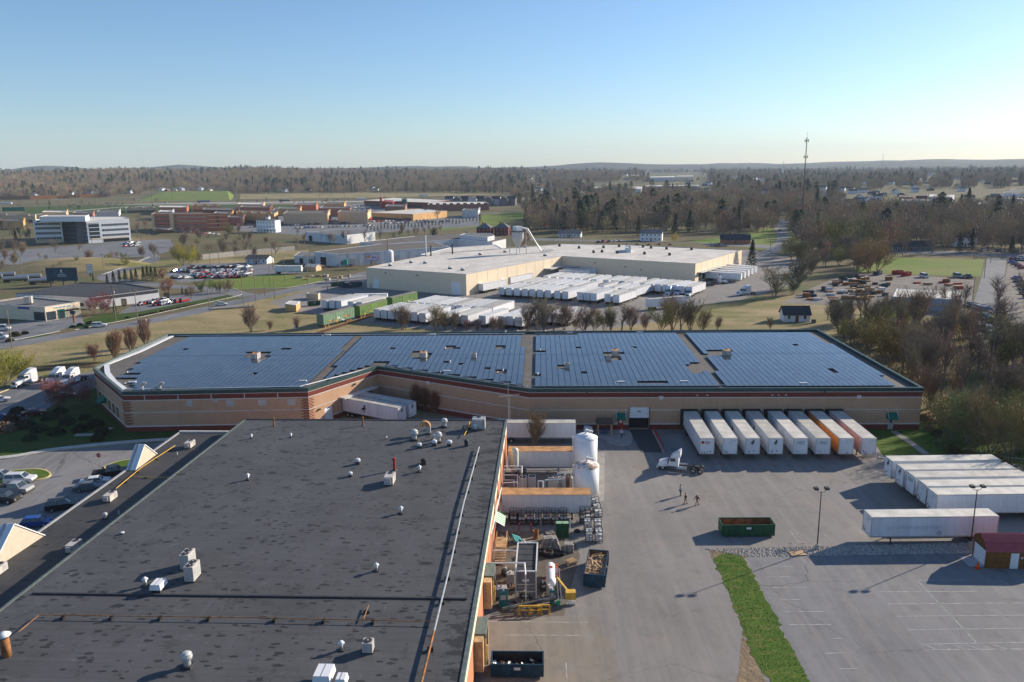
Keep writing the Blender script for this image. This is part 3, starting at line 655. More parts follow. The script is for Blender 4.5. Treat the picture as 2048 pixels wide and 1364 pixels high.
conduit([(1070,667),(1400,664),(1620,661)],.08,M['grey_metal'],'thin grey conduit along the far right parapet')
# white walkway of duct boards round the left end
Pw = [toL(G(x,y,8.2)) for x,y in ((345,671),(280,702),(213,728),(215,745),(228,762),(250,778))]
t = thing('cable_tray','white covered cable tray curving round the left end of the roof','cable tray',(O.x,O.y,0),AZ)
for a,b in zip(Pw,Pw[1:]):
 d = (b - a).normalized(); n = Vector((-d.y,d.x,0)) * .55; mb = MB(); mb.hexa([(p.x,p.y,z) for z in (8.05,8.17) for p in (a - n,b - n * .999,b + n,a + n)]); mb.build('tray_cover',M['white'],t)

# ================================================================== ROOF EQUIPMENT KITS
def k_mushroom(r=.27,h=.9):
 k = Kit('roof_vent','roof vent'); k.add('pipe',MB().lathe([(r * .55,0),(r * .55,h * .75)],12),M['steel'],smooth=True)
 k.add('cap',MB().lathe([(r * .6,h * .68),(r * 1.1,h * .74),(r * .95,h * .82),(r * .3,h)],14),M['white_dirty'],smooth=True); k.add('flashing',MB().box(-r,-r,0,r,r,.1),M['dark_metal']); return k
M['steel_vane'] = mat('dull_vane_metal',(.55,.55,.54),.5,.3,var=.25,scale=5,fine=.3)
def k_turbine(r=.58):
 k = Kit('turbine_vent','roof turbine vent'); k.add('curb',MB().box(-r,-r,0,r,r,.28),M['dark_metal']); k.add('neck',MB().lathe([(r * .7,.28),(r * .62,.75)],16),M['steel'])
 mb = MB(); prof = [(r * .62,.75),(r * .95,.95),(r * 1.08,1.25),(r * .95,1.55),(r * .55,1.75),(r * .1,1.8)]; mb.lathe(prof,18)
 for i in range(18):
  a = 2 * math.pi * i / 18; mb.beam((r * .97 * math.cos(a),r * .97 * math.sin(a),.93),(r * .97 * math.cos(a + .15),r * .97 * math.sin(a + .15),1.57),.05,.03)
 k.add('turbine_head',mb,M['steel_vane']); return k
def k_pipe(h=1.1,r=.16,m='rust',cap=True):
 k = Kit('vent_pipe','vent pipe'); k.add('pipe',MB().lathe([(r,0),(r,h)],10),M[m]);
 if cap: k.add('cap',MB().lathe([(r * 1.5,h - .12),(r * 1.6,h),(r * .8,h + .1)],10),M[m])
 k.add('flashing',MB().lathe([(r * 2,0),(r * 1.1,.2)],10),M['dark_metal']); return k
def fan(mb,x,y,z,r,n=16): mb.lathe([(r,0),(r,.05),(r * .9,.05),(r * .9,-.0)],n,0,(x,y,z))
def k_condenser(w_=1.0,d=.95,h=1.25,fans=1,grille=True):
 k = Kit('condenser_unit','air conditioner'); k.add('casing',MB().box(-w_ / 2,-d / 2,.12,w_ / 2,d / 2,h),M['beige_metal'])
 for i in range(fans):
  y = 0 if fans == 1 else (-.24 + .48 * i) * d; r = min(w_,d / fans) * .4
  f = k.add('fan_guard',MB().lathe([(r,0),(r,.06),(r * .86,.07)],16,0,(0,y,h)),M['dark_metal']); k.add('fan_hub',MB().lathe([(r * .25,.06),(r * .22,.1)],10,0,(0,y,h)),M['beige_metal'],f)
 if grille:
  g = MB(); g.box(-w_ / 2 + .08,-d / 2 - .015,.25,w_ / 2 - .08,-d / 2,h - .12); g.box(w_ / 2,-d / 2 + .08,.25,w_ / 2 + .015,d / 2 - .08,h - .12); k.add('coil_grille',g,M['grey_metal'])
 k.add('support_frame',MB().box(-w_ / 2 - .1,-d / 2,0,w_ / 2 + .1,-d / 2 + .12,.12).box(-w_ / 2 - .1,d / 2 - .12,0,w_ / 2 + .1,d / 2,.12),M['dark_metal']); return k
def k_rtu(L=2.4,d=1.2,h=1.0):
 k = Kit('rooftop_unit','rooftop air conditioner'); k.add('casing',MB().box(-d / 2,-L / 2,.15,d / 2,L / 2,h),M['beige_metal'])
 k.add('fan_guard',MB().lathe([(.36,0),(.36,.07),(.3,.08)],16,0,(0,L * .28,h)),M['dark_metal']); k.add('coil_grille',MB().box(d / 2,L * .05,.3,d / 2 + .015,L * .45,h - .12).box(-d / 2 + .1,L / 2,.3,d / 2 - .1,L / 2 + .015,h - .12),M['grey_metal'])
 k.add('intake_hood',MB().ext([(-d * .3,.45),(-d * .3,h - .1),(d * .3,h - .1),(d * .3,.45)],-L / 2 - .25,-L / 2),M['beige_metal']); k.add('curb',MB().box(-d / 2 + .05,-L / 2 + .05,0,d / 2 - .05,L / 2 - .05,.15),M['dark_metal']); return k
def k_hood(w_=1.3,d=1.6,h=.9):
 k = Kit('exhaust_hood','exhaust hood'); k.add('curb',MB().box(-w_ * .36,-d * .36,0,w_ * .36,d * .36,h * .5),M['dark_metal'])
 mb = MB(); mb.hexa([(-w_ / 2,-d / 2,h * .42),(w_ / 2,-d / 2,h * .42),(w_ / 2,d / 2,h * .42),(-w_ / 2,d / 2,h * .42),(-w_ / 2 + .1,-d / 2 + .1,h),(w_ / 2 - .1,-d / 2 + .1,h),(w_ / 2 - .1,d / 2 - .1,h),(-w_ / 2 + .1,d / 2 - .1,h)])
 k.add('hood',mb,M['white']); k.add('seam',MB().box(-.03,-d / 2 + .1,h,.03,d / 2 - .1,h + .03),M['grey_metal']); return k
def k_boxfan(s=.8,h=.9,cap='white_dirty'):
 k = Kit('roof_exhaust_fan','roof exhaust fan'); k.add('curb',MB().box(-s * .4,-s * .4,0,s * .4,s * .4,h * .45),M['dark_metal']); k.add('housing',MB().lathe([(s * .38,h * .45),(s * .5,h * .55),(s * .5,h * .85),(s * .3,h)],14),M[cap]); return k
# ================================================================== FOREGROUND BUILDING (black felt roof)
HF = 7.0
bl,br_ = G(490,838,HF),G(1013,840,HF); el,er = G(0,1215,HF),G(925,1364,HF)
d1 = (bl - el).normalized(); d2 = (br_ - er).normalized(); FA = math.atan2(d2.y,d2.x) - R(90)
FO = Vector((br_.x,br_.y,0)); cf,sf = math.cos(FA),math.sin(FA)
def fL(p): x,y = p[0] - FO.x,p[1] - FO.y; return Vector((x * cf + y * sf,-x * sf + y * cf,0))
def fW(u,v,z=0): return Vector((FO.x + u * cf - v * sf,FO.y + u * sf + v * cf,z))
F = thing('factory_building','brick factory under a broad black felt roof dotted with vents, in the foreground','factory',(FO.x,FO.y,0),FA)
wl = fL(bl).x; wl2 = fL(el).x + (fL(el).x - wl) * .3; VN = -(br_.y - 42); dv = fL(bl).y
BL,BR,NR,NL = Vector((wl,dv,0)),Vector((0,0,0)),Vector((0,VN,0)),Vector((wl2,VN,0))
sh = [fL(G(x,y,3)).y for x,y in ((965,1165),(945,1280),(985,1040))]
fb = [(1.0,0),(4.9,2),(6.6,1)]; FM = [M['red_brick'],M['cream'],M['orange_brick']]
dh = [(v,v + 3.0) for v in (sh[0] - 1.5,sh[1] - 1.5)]
mb = MB(); wall(mb,NR,BR,0,6.6,fb,[(a - VN,b - VN,1.1,4.2) for a,b in dh],.5); mb.build('wall',FM,F)
for a,b in ((BR,BL),(BL,NL),(NL,NR)): mb = MB(); wall(mb,a,b,0,6.6,fb); mb.build('wall',FM,F)
mb = MB(); mb.poly([(p.x,p.y,6.9) for p in (NL,NR,BR,BL)]); mb.build('roof',M['membrane'],F)
def edgebox(a,b,z0,z1,ki,ko,m,nm,par):
 n = off(a,b,1); return MB().hexa([(p.x,p.y,z) for z in (z0,z1) for p in (a - n * ki,a + n * ko,b + n * ko,b - n * ki)]).build(nm,m,par)
edgebox(NR,BR,6.55,7.0,.28,.12,M['pale_green_metal'],'coping',F); edgebox(BR,BL,6.55,7.03,.25,.12,M['dark_metal'],'coping',F); edgebox(BL,NL,6.55,6.99,.22,.12,M['pale_green_metal'],'coping',F)
for a,b in dh:
 MB().box(.02,a - .1,1.2,1.15,a + .2,4.2).box(.02,b - .2,1.2,1.15,b + .1,4.2).build('dock_shelter_side',M['timber'],F)
 MB().box(.02,a - .1,4.2,1.15,b + .1,4.75).build('dock_shelter_top',M['pale_green_metal'],F); MB().box(-.48,a,1.1,-.4,b,4.2).build('dock_door',M['interior'],F)
 MB().box(1.15,a + .2,1.0,1.3,a + .5,3.2).build('bumper_guard',M['yellow'],F); MB().box(.02,a - 1.3,1.2,.95,a - .15,4.6).build('wall_box',M['brown_stain'] if False else M['timber'],F)
for v in (-7,-13.5,-20,-27,-34): MB().lathe([(.05,0),(.05,6.7)],6,0,(.12,v,0)).build('downpipe',M['dark_metal'],F)
# expansion joint and rusty gas line lying on the roof
a,b = fL(G(65,1186,HF)),fL(G(942,1197,HF)); MB().beam((a.x,a.y,6.97),(b.x - .4,b.y,6.97),.25,.16).build('expansion_joint',M['dark_metal'],F)
def roofpipe(name,pts,r,m,label,z=.2,step=4.0,hz=HF,blocks='dark'):
 P = [G(x,y,hz + z) for x,y in pts]; t = thing(name,label,'pipe',(P[0].x,P[0].y,hz - .1)); Q = [Vector((p.x - P[0].x,p.y - P[0].y,z + .1)) for p in P]
 for i in range(len(Q) - 1):
  MB().cyl(Q[i],Q[i + 1],r,r,8).build('pipe_run',m[i % len(m)],t)
  L = (Q[i + 1] - Q[i]).length; d = (Q[i + 1] - Q[i]) / L; ang = math.atan2(d.y,d.x)
  for k in range(int(L / step)):
   p = Q[i] + d * (k + .5) * step; MB().box(-.14,-.3,0,.14,.3,z + .1 - r).build('support_block',M[blocks],t,(p.x,p.y,0),ang)
 return t
roofpipe('gas_pipe',[(37,1264),(78,1230),(500,1235),(868,1243)],.045,[M['rust']],'rusty gas pipe on blocks across the black roof nearest the camera',.25,5)
roofpipe('gas_pipe',[(737,1210),(727,1238)],.06,[M['rust']],'short rusty branch pipe on the black roof above the long rusty pipe',.2,2)
roofpipe('duct_pipe',[(958,894),(926,1010),(900,1130),(868,1262),(838,1385)],.11,[M['steel'],M['steel'],M['steel'],M['rust']],'long silver and rusty pipe running up the right side of the black roof',.35,5)
roofpipe('gas_pipe',[(940,843),(935,858),(928,871)],.07,[M['yellow']],'short yellow gas pipe by the large white unit at the far edge of the black roof',.35,2)
Z7 = 6.9
def onroof(k,px,py,label,sc=1,rz=None,z=Z7,group=None): p = G(px,py,z); return k.place(label,p,FA if rz is None else rz,sc,group)
km = k_mushroom(); onroof(km,496,960,'mushroom vent standing alone on the left of the black roof',1.15); onroof(km,802,1027,'mushroom vent alone right of centre on the black roof',1.15)
onroof(km,753,1142,'white capped vent in the middle of the black roof above the expansion joint',1.1); onroof(km,683,1300,'white capped vent left of the fan-topped condenser',1.1); onroof(km,291,1172,'mushroom vent left of the white exhaust hood',1.2)
onroof(km,951,862,'tall white capped vent in front of the large rooftop unit',1.5); onroof(km,503,877,'short grey vent near the far left of the black roof',.9); onroof(km,582,875,'short grey vent near the far edge, right of another like it',.9)
onroof(km,839,944,'slim vent beside the square dark fan box',1.2); onroof(km,773,878,'tiny vent left of the gooseneck duct',.6)
kt = k_turbine(); onroof(kt,829,880,'leftmost white turbine vent, in front of the gooseneck duct',1.05); onroof(kt,889,854,'white turbine vent at the far edge right of the gooseneck',.9); onroof(kt,877,884,'white turbine vent behind the two small box fans',1.0); onroof(kt,375,1333,'white spun vent on the black roof nearest the camera',.85)
onroof(kt,868,879,'smallest white turbine vent, touching a larger one',.5)
kb = k_boxfan(); onroof(kb,716,928,'white drum vent on the far middle of the black roof',1.0); onroof(kb,701,953,'small white domed vent below the drum vent',.8)
onroof(kb,839,896,'small box fan left in the row of four',.95); onroof(kb,869,891,'small box fan second in the row of four',1.1); onroof(kb,899,892,'small box fan third in the row of four',1.1); onroof(k_boxfan(.8,1.2,'dark_metal'),933,892,'dark box fan at the right end of the row',.95)
onroof(k_boxfan(1.1,1.0,'dark_metal'),848,928,'square dark fan box with open top, above the stained roof area',.9)
kp = k_pipe(1.5,.14); onroof(kp,548,852,'rusty vent pipe at the far edge, left one of two'); onroof(kp,726,851,'rusty vent pipe at the far edge, right one of two')
onroof(k_pipe(1.9,.2,'red'),789,941,'red flue pipe behind the beige rooftop unit')
onroof(k_rtu(2.2,1.3,1.3),780,966,'beige rooftop unit with a round fan, in front of the red flue');
bigk = k_rtu(1.9,2.4,2.1); bigk.parts[0] = ('casing',MB().box(-1.2,-.95,.15,1.2,.95,2.1).mesh('casing',M['grey_metal']),None,None,(0,0,0)); onroof(bigk,958,857,'large grey boxy rooftop unit at the far right of the black roof',.92)
kc2 = k_condenser(1.0,1.75,1.75,2); onroof(kc2,377,1133,'twin-fan condenser unit, rear one of the pair on the black roof',1.05); onroof(kc2,386,1157,'twin-fan condenser unit, front one of the pair on the black roof',1.05)
onroof(k_hood(1.25,1.7,1.0),318,1180,'white louvred exhaust hood left of the twin condensers'); onroof(k_hood(1.6,2.0,1.2),649,1364,'white two-panel exhaust hood at the bottom edge of the picture'); onroof(k_hood(1.0,1.2,1.0),684,1372,'small white exhaust hood at the bottom edge beside a larger one')
onroof(k_condenser(1.0,1.0,1.15,1),737,1302,'single-fan condenser unit near the bottom of the black roof',.95)
onroof(k_boxfan(.5,.3),245,1068,'low white roof drain box near the left coping',1)
t = thing('gooseneck_duct','tall gooseneck exhaust duct with a rusty curved hood at the far edge','exhaust duct',G(857,868,Z7),FA)
MB().box(-.45,-.45,0,.45,.45,.25).build('curb',M['dark_metal'],t); MB().box(-.38,-.38,.25,.38,.38,1.4).build('riser',M['steel'],t)
mb = MB();
pr = [(.38 * 1 - .95 + .95 * math.cos(a),1.4 + .95 * math.sin(a)) for a in [math.pi * i / 8 for i in range(9)]]; pi_ = [(.38 - .95 + .19 * math.cos(a),1.4 + .19 * math.sin(a)) for a in [math.pi * i / 8 for i in range(9)]]
for i in range(8): mb.hexa([(pr[i][0],-.38,pr[i][1]),(pr[i][0],.38,pr[i][1]),(pi_[i][0],.38,pi_[i][1]),(pi_[i][0],-.38,pi_[i][1]),(pr[i + 1][0],-.38,pr[i + 1][1]),(pr[i + 1][0],.38,pr[i + 1][1]),(pi_[i + 1][0],.38,pi_[i + 1][1]),(pi_[i + 1][0],-.38,pi_[i + 1][1])])
mb.build('curved_hood',M['rust_roof'],t)
t = thing('chimney_stack','rusty chimney stack with a wide pale cap at the bottom left','chimney',G(14,1312,Z7),FA)
MB().lathe([(.42,0),(.4,1.9)],18).build('stack',M['rust'],t,smooth=True); MB().lathe([(.5,2.05),(.62,2.2),(.35,2.4),(.05,2.5)],18).build('cap',M['white_dirty'],t,smooth=True); MB().lathe([(.38,1.85),(.46,2.1)],8).build('cap_bracket',M['dark_metal'],t)
t = thing('tv_antenna','tall thin rooftop aerial at the far right corner of the black roof','antenna',G(1017,842,Z7),FA)
MB().lathe([(.04,0),(.025,7.2)],6).build('mast',M['grey_metal'],t); MB().lathe([(.03,0),(.03,4.2)],6,0,(.25,0,0)).build('mast',M['grey_metal'],t)
mb = MB(); mb.beam((-1.5,.2,4.5),(2.0,-.2,4.9),.05)
for k in range(13): x = -1.4 + k * .27; mb.beam((x,-.5 + .02 * k,4.5 + .03 * k),(x,.9 - .02 * k,4.5 + .03 * k),.025)
mb.build('boom',M['grey_metal'],t)
M['gable_cream'] = mat('gable_cream_panel',(.5,.42,.33),.85,var=.08,streak=.15)
# --- low front annex
HA = 4.9
q0,q1 = fL(G(297,907,HA)),fL(G(70,1067,HA)); bk = fL(G(345,863,HA))
def au(v): return q0.x + (q1.x - q0.x) * (v - q0.y) / (q1.y - q0.y)
AX = thing('annex','low front annex with a charcoal roof and triangular gable screens, left of the black roof','annex',(FO.x,FO.y,0),FA)
vb = bk.y; e1,e2,e3,e4 = Vector((au(VN),VN,0)),Vector((wl2 - .1,VN,0)),Vector((wl - .12,vb,0)),Vector((au(vb),vb,0))
for a,b in ((e1,e2),(e3,e4),(e4,e1)): mb = MB(); wall(mb,a,b,0,4.7,[(1,0),(4.7,2)]); mb.build('wall',FM,AX)
mb = MB(); mb.poly([(p.x,p.y,4.78) for p in (e1,e2,e3,e4)]); mb.build('roof',M['membrane_low'],AX)
edgebox(e4,e1,4.5,4.9,.25,.12,M['grey_metal'],'coping',AX); edgebox(e3,e4,4.5,5.05,.3,.15,M['stone'],'coping',AX)
roofpipe('gas_pipe',[(350,891),(285,933),(232,977)],.06,[M['yellow']],'yellow gas pipe running along the charcoal annex roof',.15,4,HA)
roofpipe('gas_pipe',[(268,953),(345,955)],.05,[M['yellow']],'thin yellow branch pipe crossing the annex roof towards the black roof',.1,4,HA)
def gable(p1,p2,ap,label):
 A,B = G(*p1,HA),G(*p2,HA); mid = (A + B) / 2; L = (A - B).length; ang = math.atan2(A.y - B.y,A.x - B.x)
 t = thing('gable_screen',label,'gable screen',(mid.x,mid.y,4.78),ang)   # local x runs along the eave, -y faces the roof? +y faces outwards
 hh = L * .40; P = [(-L / 2,0),(L / 2,0),(0,hh)]
 MB().ext(P,0,1.3).build('gable',M['gable_cream'],t)
 for s in (-1,1):
  d = Vector((s * L / 2,0,-hh)).normalized(); nn = Vector((s * hh,0,L / 2)).normalized()
  P4 = [Vector((0,0,hh)),Vector((s * L / 2,0,0))]
  mb = MB(); mb.hexa([tuple(v) for v in (Vector((0,-.12,hh)),Vector((0,1.42,hh)),Vector((s * L / 2,1.42,0)),Vector((s * L / 2,-.12,0)),Vector((0,-.12,hh)) + nn * .12,Vector((0,1.42,hh)) + nn * .12,Vector((s * L / 2,1.42,0)) + nn * .12,Vector((s * L / 2,-.12,0)) + nn * .12)]); cp = mb.build('coping',M['white'],t)
  mb = MB(); mb.hexa([tuple(v) for v in (Vector((0,.1,hh)) + nn * .13,Vector((0,.55,hh)) + nn * .13,Vector((s * L / 2,.55,0)) + nn * .13,Vector((s * L / 2,.1,0)) + nn * .13,Vector((0,.1,hh)) + nn * .17,Vector((0,.55,hh)) + nn * .17,Vector((s * L / 2,.55,0)) + nn * .17,Vector((s * L / 2,.1,0)) + nn * .17)]); mb.build('metal_flashing',M['grey_metal'],t)
 v_ = MB(); v_.lathe([(.42,0),(.42,.06)],20); v_.xf(Matrix.Translation((0,-.001,hh * .45)) @ Matrix.Rotation(R(90),4,'X')); v_.build('round_vent',M['grey_metal'],t)
 for s in (-.28,.28): MB().beam((s * L,-.02,hh * .3),(s * L,-1.0,.05),.08).build('brace',M['beige_metal'],t)
gable((254,940),(298,907),0,'cream triangular gable screen with a round vent, farther one on the annex')
gable((-42,1142),(70,1069),0,'cream triangular gable screen with a round vent, nearer one cut by the left edge')
kr = k_rtu(2.1,1.15,1.1)
for px_,py_,lb in ((380,894,'beige rooftop unit at the far end of the annex roof'),(221,1000,'beige rooftop unit in the middle of the annex roof, at the end of the yellow pipe'),(149,1100,'beige rooftop unit on the annex, nearest the tall coping'),(-3,1147,'beige rooftop unit cut by the left edge of the picture')): onroof(kr,px_,py_,lb,.95,z=4.78)
onroof(kt,211,1037,'small white turbine vent on the charcoal annex roof',.5,z=4.78)
for px_,py_,lb in ((355,912,'thin white vent pipe near the far end of the annex'),(238,1031,'thin white vent pipe on the shaded strip of the annex roof')): onroof(k_pipe(.7,.06,'white',False),px_,py_,lb,z=4.78)
# --- equipment on the warehouse roof
def onw(k,px,py,label,sc=1,group=None): p = G(px,py,7.87); return k.place(label,p,AZ,sc,group)
krw = k_rtu(2.3,1.5,1.5); krw.parts[0] = ('casing',MB().box(-.75,-1.15,.15,.75,1.15,1.5,0,1).mesh('casing',[M['grey_metal'],M['rust_roof']]),None,None,(0,0,0))
for px_,py_,lb in ((512,718,'rust-topped rooftop unit on the left part of the solar roof'),(847,716,'rust-topped rooftop unit left of the pale aisle of the solar roof'),(1230,712,'rust-topped rooftop unit right of centre on the solar roof'),(1453,712,'rust-topped rooftop unit near the diagonal aisle at the right')): onw(krw,px_,py_,lb)
kcw = k_condenser(1.2,1.3,1.3,1,False)
for px_,py_,lb in ((948,717,'small grey cube unit between panels left of the central aisle'),(1134,737,'small grey cube unit among panels right of the central aisle'),(1217,721,'greenish low unit in front of the rust-topped unit right of centre')): onw(kcw,px_,py_,lb,.95)
for px_,py_,lb,s in ((255,748,'thin white vent at the left end of the solar roof',.7),(900,727,'white vent in a small gap of the left centre panels',.9),(926,733,'short vent in a gap beside the white one',.6),(1075,752,'white vent just right of the central aisle',.9),(1006,744,'white vent in the square gap left of the central aisle',.8),(995,748,'slim vent in the square gap left of the central aisle',.7),
                      (1011,668,'vent at the far parapet, left of the central aisle',1.1),(1035,667,'vent at the far parapet, nearest the central aisle',1.1),(1090,667,'vent at the far parapet, right of the central aisle',1.1),(890,700,'thin vent in the stepped gap of the left centre array',.9),(1080,703,'thin vent in a gap of the upper central array',.8),(505,750,'tiny vent in a hole of the left array',.4),(1265,700,'thin vent in a gap right of the centre unit',.7)): onw(km,px_,py_,lb,s)
kg = Kit('curved_exhaust','exhaust elbow'); mb = MB()
arc = [(0,0,0),(0,0,.8)] + [(.5 - .5 * math.cos(a),0,.8 + .5 * math.sin(a)) for a in (.4,.8,1.2,1.6,2.0,2.4)]
for a,b in zip(arc,arc[1:]): mb.cyl(a,b,.34,.34,12)
kg.add('elbow_duct',mb,M['steel']); kg.add('curb',MB().box(-.45,-.45,0,.45,.45,.2),M['dark_metal'])
onw(kg,284,779,'left silver elbow duct at the near left parapet of the solar roof'); onw(kg,320,779,'right silver elbow duct at the near left parapet of the solar roof')
kx = Kit('combiner_box','electrical box'); kx.add('cabinet',MB().box(-.8,-.2,.15,.8,.2,.5),M['white']); kx.add('conduit_bend',MB().pipe([(-.8,0,.3),(-1.2,0,.3),(-1.2,-.9,.25)],.06),M['white']); kx.add('foot',MB().box(-.7,-.15,0,-.5,.15,.15).box(.5,-.15,0,.7,.15,.15),M['dark'])
for n_,(px_,py_) in enumerate(((265,767),(606,765),(893,745),(1242,767),(1367,766),(1606,770),(380,672),(447,672),(655,672),(865,671),(1140,667),(1280,666),(1468,664))):
 onw(kx,px_,py_,'white inverter box %s' % ('beside the silver elbow ducts','at the outer corner of the roof notch','on the slanting parapet right of the notch','at the near parapet above the overhead door','at the near parapet above the loading docks','at the near parapet above the rightmost trailers','at the far parapet, leftmost','at the far parapet, second from the left','at the far parapet, third from the left','at the far parapet behind the notch','at the far parapet right of the central aisle','at the far parapet behind the rust-topped unit right of centre','at the far parapet, rightmost')[n_])
# ================================================================== TRAILERS
ORD = ['first','second','third','fourth','fifth','sixth','seventh','eighth','ninth','tenth','eleventh','twelfth','thirteenth','fourteenth','fifteenth','sixteenth','seventeenth','eighteenth','nineteenth','twentieth']
HORSE = [(-.1,-.5),(-.02,-.3),(-.12,-.12),(-.22,-.2),(-.3,-.42),(-.38,-.5),(-.34,-.34),(-.34,-.1),(-.24,.08),(-.05,.16),(-.02,.34),(-.08,.5),(.02,.46),(.1,.5),(.12,.42),(.3,.3),(.28,.22),(.16,.26),(.12,.12),(.32,.1),(.36,-.06),(.28,-.04),(.24,.02),(.1,-.02),(.24,-.14),(.22,-.26),(.16,-.16),(.02,-.12),(.1,-.3),(.06,-.5)]
def trailer_kit(L=16.15,near=False,side='trailer_side',roof='trailer_roof',horse=None,sidehorse=False,nose=None,reefer=False,rib=False):
 k = Kit('semi_trailer','semi-trailer'); w2,z0,z1 = 1.3,1.15,4.1
 b = k.add('box',MB().box(-w2 + .03,.03,z0,w2 - .03,L - .03,z1 - .04),M[side])
 fr = MB()
 for x in (-w2,w2 - .1):
  for y in (0,L - .1): fr.box(x,y,z0,x + .1,y + .1,z1)
  fr.box(x,.1,z0,x + .1,L - .1,z0 + .16); fr.box(x,.1,z1 - .12,x + .1,L - .1,z1)
 for y in (0,L - .1): fr.box(-w2 + .1,y,z1 - .12,w2 - .1,y + .1,z1); fr.box(-w2 + .1,y,z0,w2 - .1,y + .1,z0 + .12)
 k.add('frame_rails',fr,M['steel'] if not rib else M['white_dirty'])
 k.add('roof',MB().box(-w2 + .1,.1,z1 - .05,w2 - .1,L - .1,z1 + .01),M[roof])
 for s in (-1,1):
  d = k.add('rear_door',MB().box(*sorted((s * .02,s * (w2 - .1)))[:1],-.03,z0 + .13,sorted((s * .02,s * (w2 - .1)))[1],.03,z1 - .13),M[side])
  if near: k.add('lock_bar',MB().box(s * .35 - .02,-.06,z0 + .1,s * .35 + .02,-.03,z1 - .15).box(s * .95 - .02,-.06,z0 + .1,s * .95 + .02,-.03,z1 - .15),M['steel'],d)
 ch = MB().box(-.5,.3,.95,-.35,L - .5,1.15).box(.35,.3,.95,.5,L - .5,1.15); ch.box(-w2 + .1,.02,.45,w2 - .1,.1,.55)
 for x in (-.6,.55): ch.box(x,.05,.5,x + .06,.12,1.15)
 ch.box(-1.0,1.4,.45,1.0,1.6,.6).box(-1.0,2.7,.45,1.0,2.9,.6); k.add('chassis',ch,M['dark_metal'])
 wm = MB().cyl((-.3,0,0),(.3,0,0),.5,.5,14).mesh('wheel',M['dark'])
 for y in (1.5,2.8):
  for x in (-.95,.95): k.add('wheel',None,None,me=wm,loc=(x,y,.5))
 if near:
  hm = MB().cyl((-.32,0,0),(.32,0,0),.24,.24,12).mesh('hub',M['grey_metal'])
  for q in range(len(k.parts) - 4,len(k.parts)): k.add('hub',None,None,q,me=hm)
 k.add('landing_gear',MB().box(-.95,L - 2.9,.08,-.82,L - 2.77,1.0).box(.82,L - 2.9,.08,.95,L - 2.77,1.0).box(-1.05,L - 3.0,0,-.72,L - 2.67,.08).box(.72,L - 3.0,0,1.05,L - 2.67,.08).beam((-.88,L - 2.83,.6),(.88,L - 2.83,.6),.06),M['dark_metal'])
 if near:
  n = 13; st = (L - .4) / n; pm_ = MB().box(-.012,.02,z0 + .17,.012,st - .02,z1 - .13).mesh('side_panel',M[side])
  for s in (-1,1):
   for i in range(n): k.add('side_panel',None,None,b,me=pm_,loc=(s * (w2 - .025),.2 + i * st,0))
  lm = MB().box(-.02,0,0,.02,.1,.05).mesh('marker_lamp',M['orange'])
 def emblem(nm,pts,m,M4,par):
  mb = MB(); mb.poly([(x,0,z) for x,z in pts]); mb.xf(M4); return k.add(nm,mb,m,par)
 Rz = lambda a,t: Matrix.Translation(t) @ Matrix.Rotation(R(a),4,'Z')
 if horse == 'rear': emblem('horse_emblem',[(x * 1.1,z * 1.1) for x,z in HORSE],M['dark'],Rz(0,(.25,-.075,3.3)),b)
 if horse == 'nose': emblem('horse_emblem',[(x * 1.0,z * 1.0) for x,z in HORSE],M['dark'],Rz(180,(0,L + .012,3.35)),b)
 if sidehorse:
  for s in (-1,1): emblem('horse_emblem',[(x * 2.0,z * 1.7) for x,z in HORSE],M['dark'],Rz(90 * s,(s * (w2 + .006),6.5,2.6)),b)
 mk = MB(); nz = L + .012
 if nose:                                                   # decals, hose couplings and stickers on the nose
  for q in range(rnd.randint(3,6)):
   x = rnd.uniform(-1.0,.9); z = rnd.uniform(1.35,1.75); s = rnd.uniform(.08,.2); mk.box(x,nz - .03,z,x + s,nz,z + s)
  k.add('coupling',mk,M['dark_metal'])
  if nose == 'plate':
   pb = MB()
   for x0,z_,x1,zz in ((-.62,3.0,.62,3.03),(-.62,3.52,.62,3.55),(-.62,3.0,-.59,3.55),(.59,3.0,.62,3.55),(-.45,3.22,.45,3.32)): pb.box(x0,nz - .03,z_,x1,nz,zz)
   k.add('placard',pb,M['green_paint'])
  if nose == 'round': k.add('round_emblem',MB().cyl((.75,nz - .04,3.35),(.75,nz,3.35),.26,.26,16),M['red']); k.add('placard',MB().box(-.55,nz - .03,3.4,.4,nz,3.5).box(-.55,nz - .03,3.2,.4,nz,3.28).box(-.2,nz - .03,3.02,.3,nz,3.1),M['red'])
  if nose == 'small': k.add('placard',MB().box(-.9,nz - .03,3.55,.1,nz,3.63).box(-.4,nz - .03,3.2,.3,nz,3.26),M['grey_metal'])
 if reefer: k.add('refrigeration_unit',MB().box(-.9,L,2.2,.9,L + .45,3.9),M['white'])
 return k
HD = AZ                                                        # nose towards the camera = heading -v
TKN = {n: trailer_kit(near=True,nose=n) for n in ('small','plate','round')}
TKH = trailer_kit(near=True,horse='nose',sidehorse=True,nose='x'); TKR = trailer_kit(near=True,horse='nose',nose='x')
TKO = trailer_kit(near=True,side='orange_side' if 'orange_side' in M else 'trailer_side',nose='small')
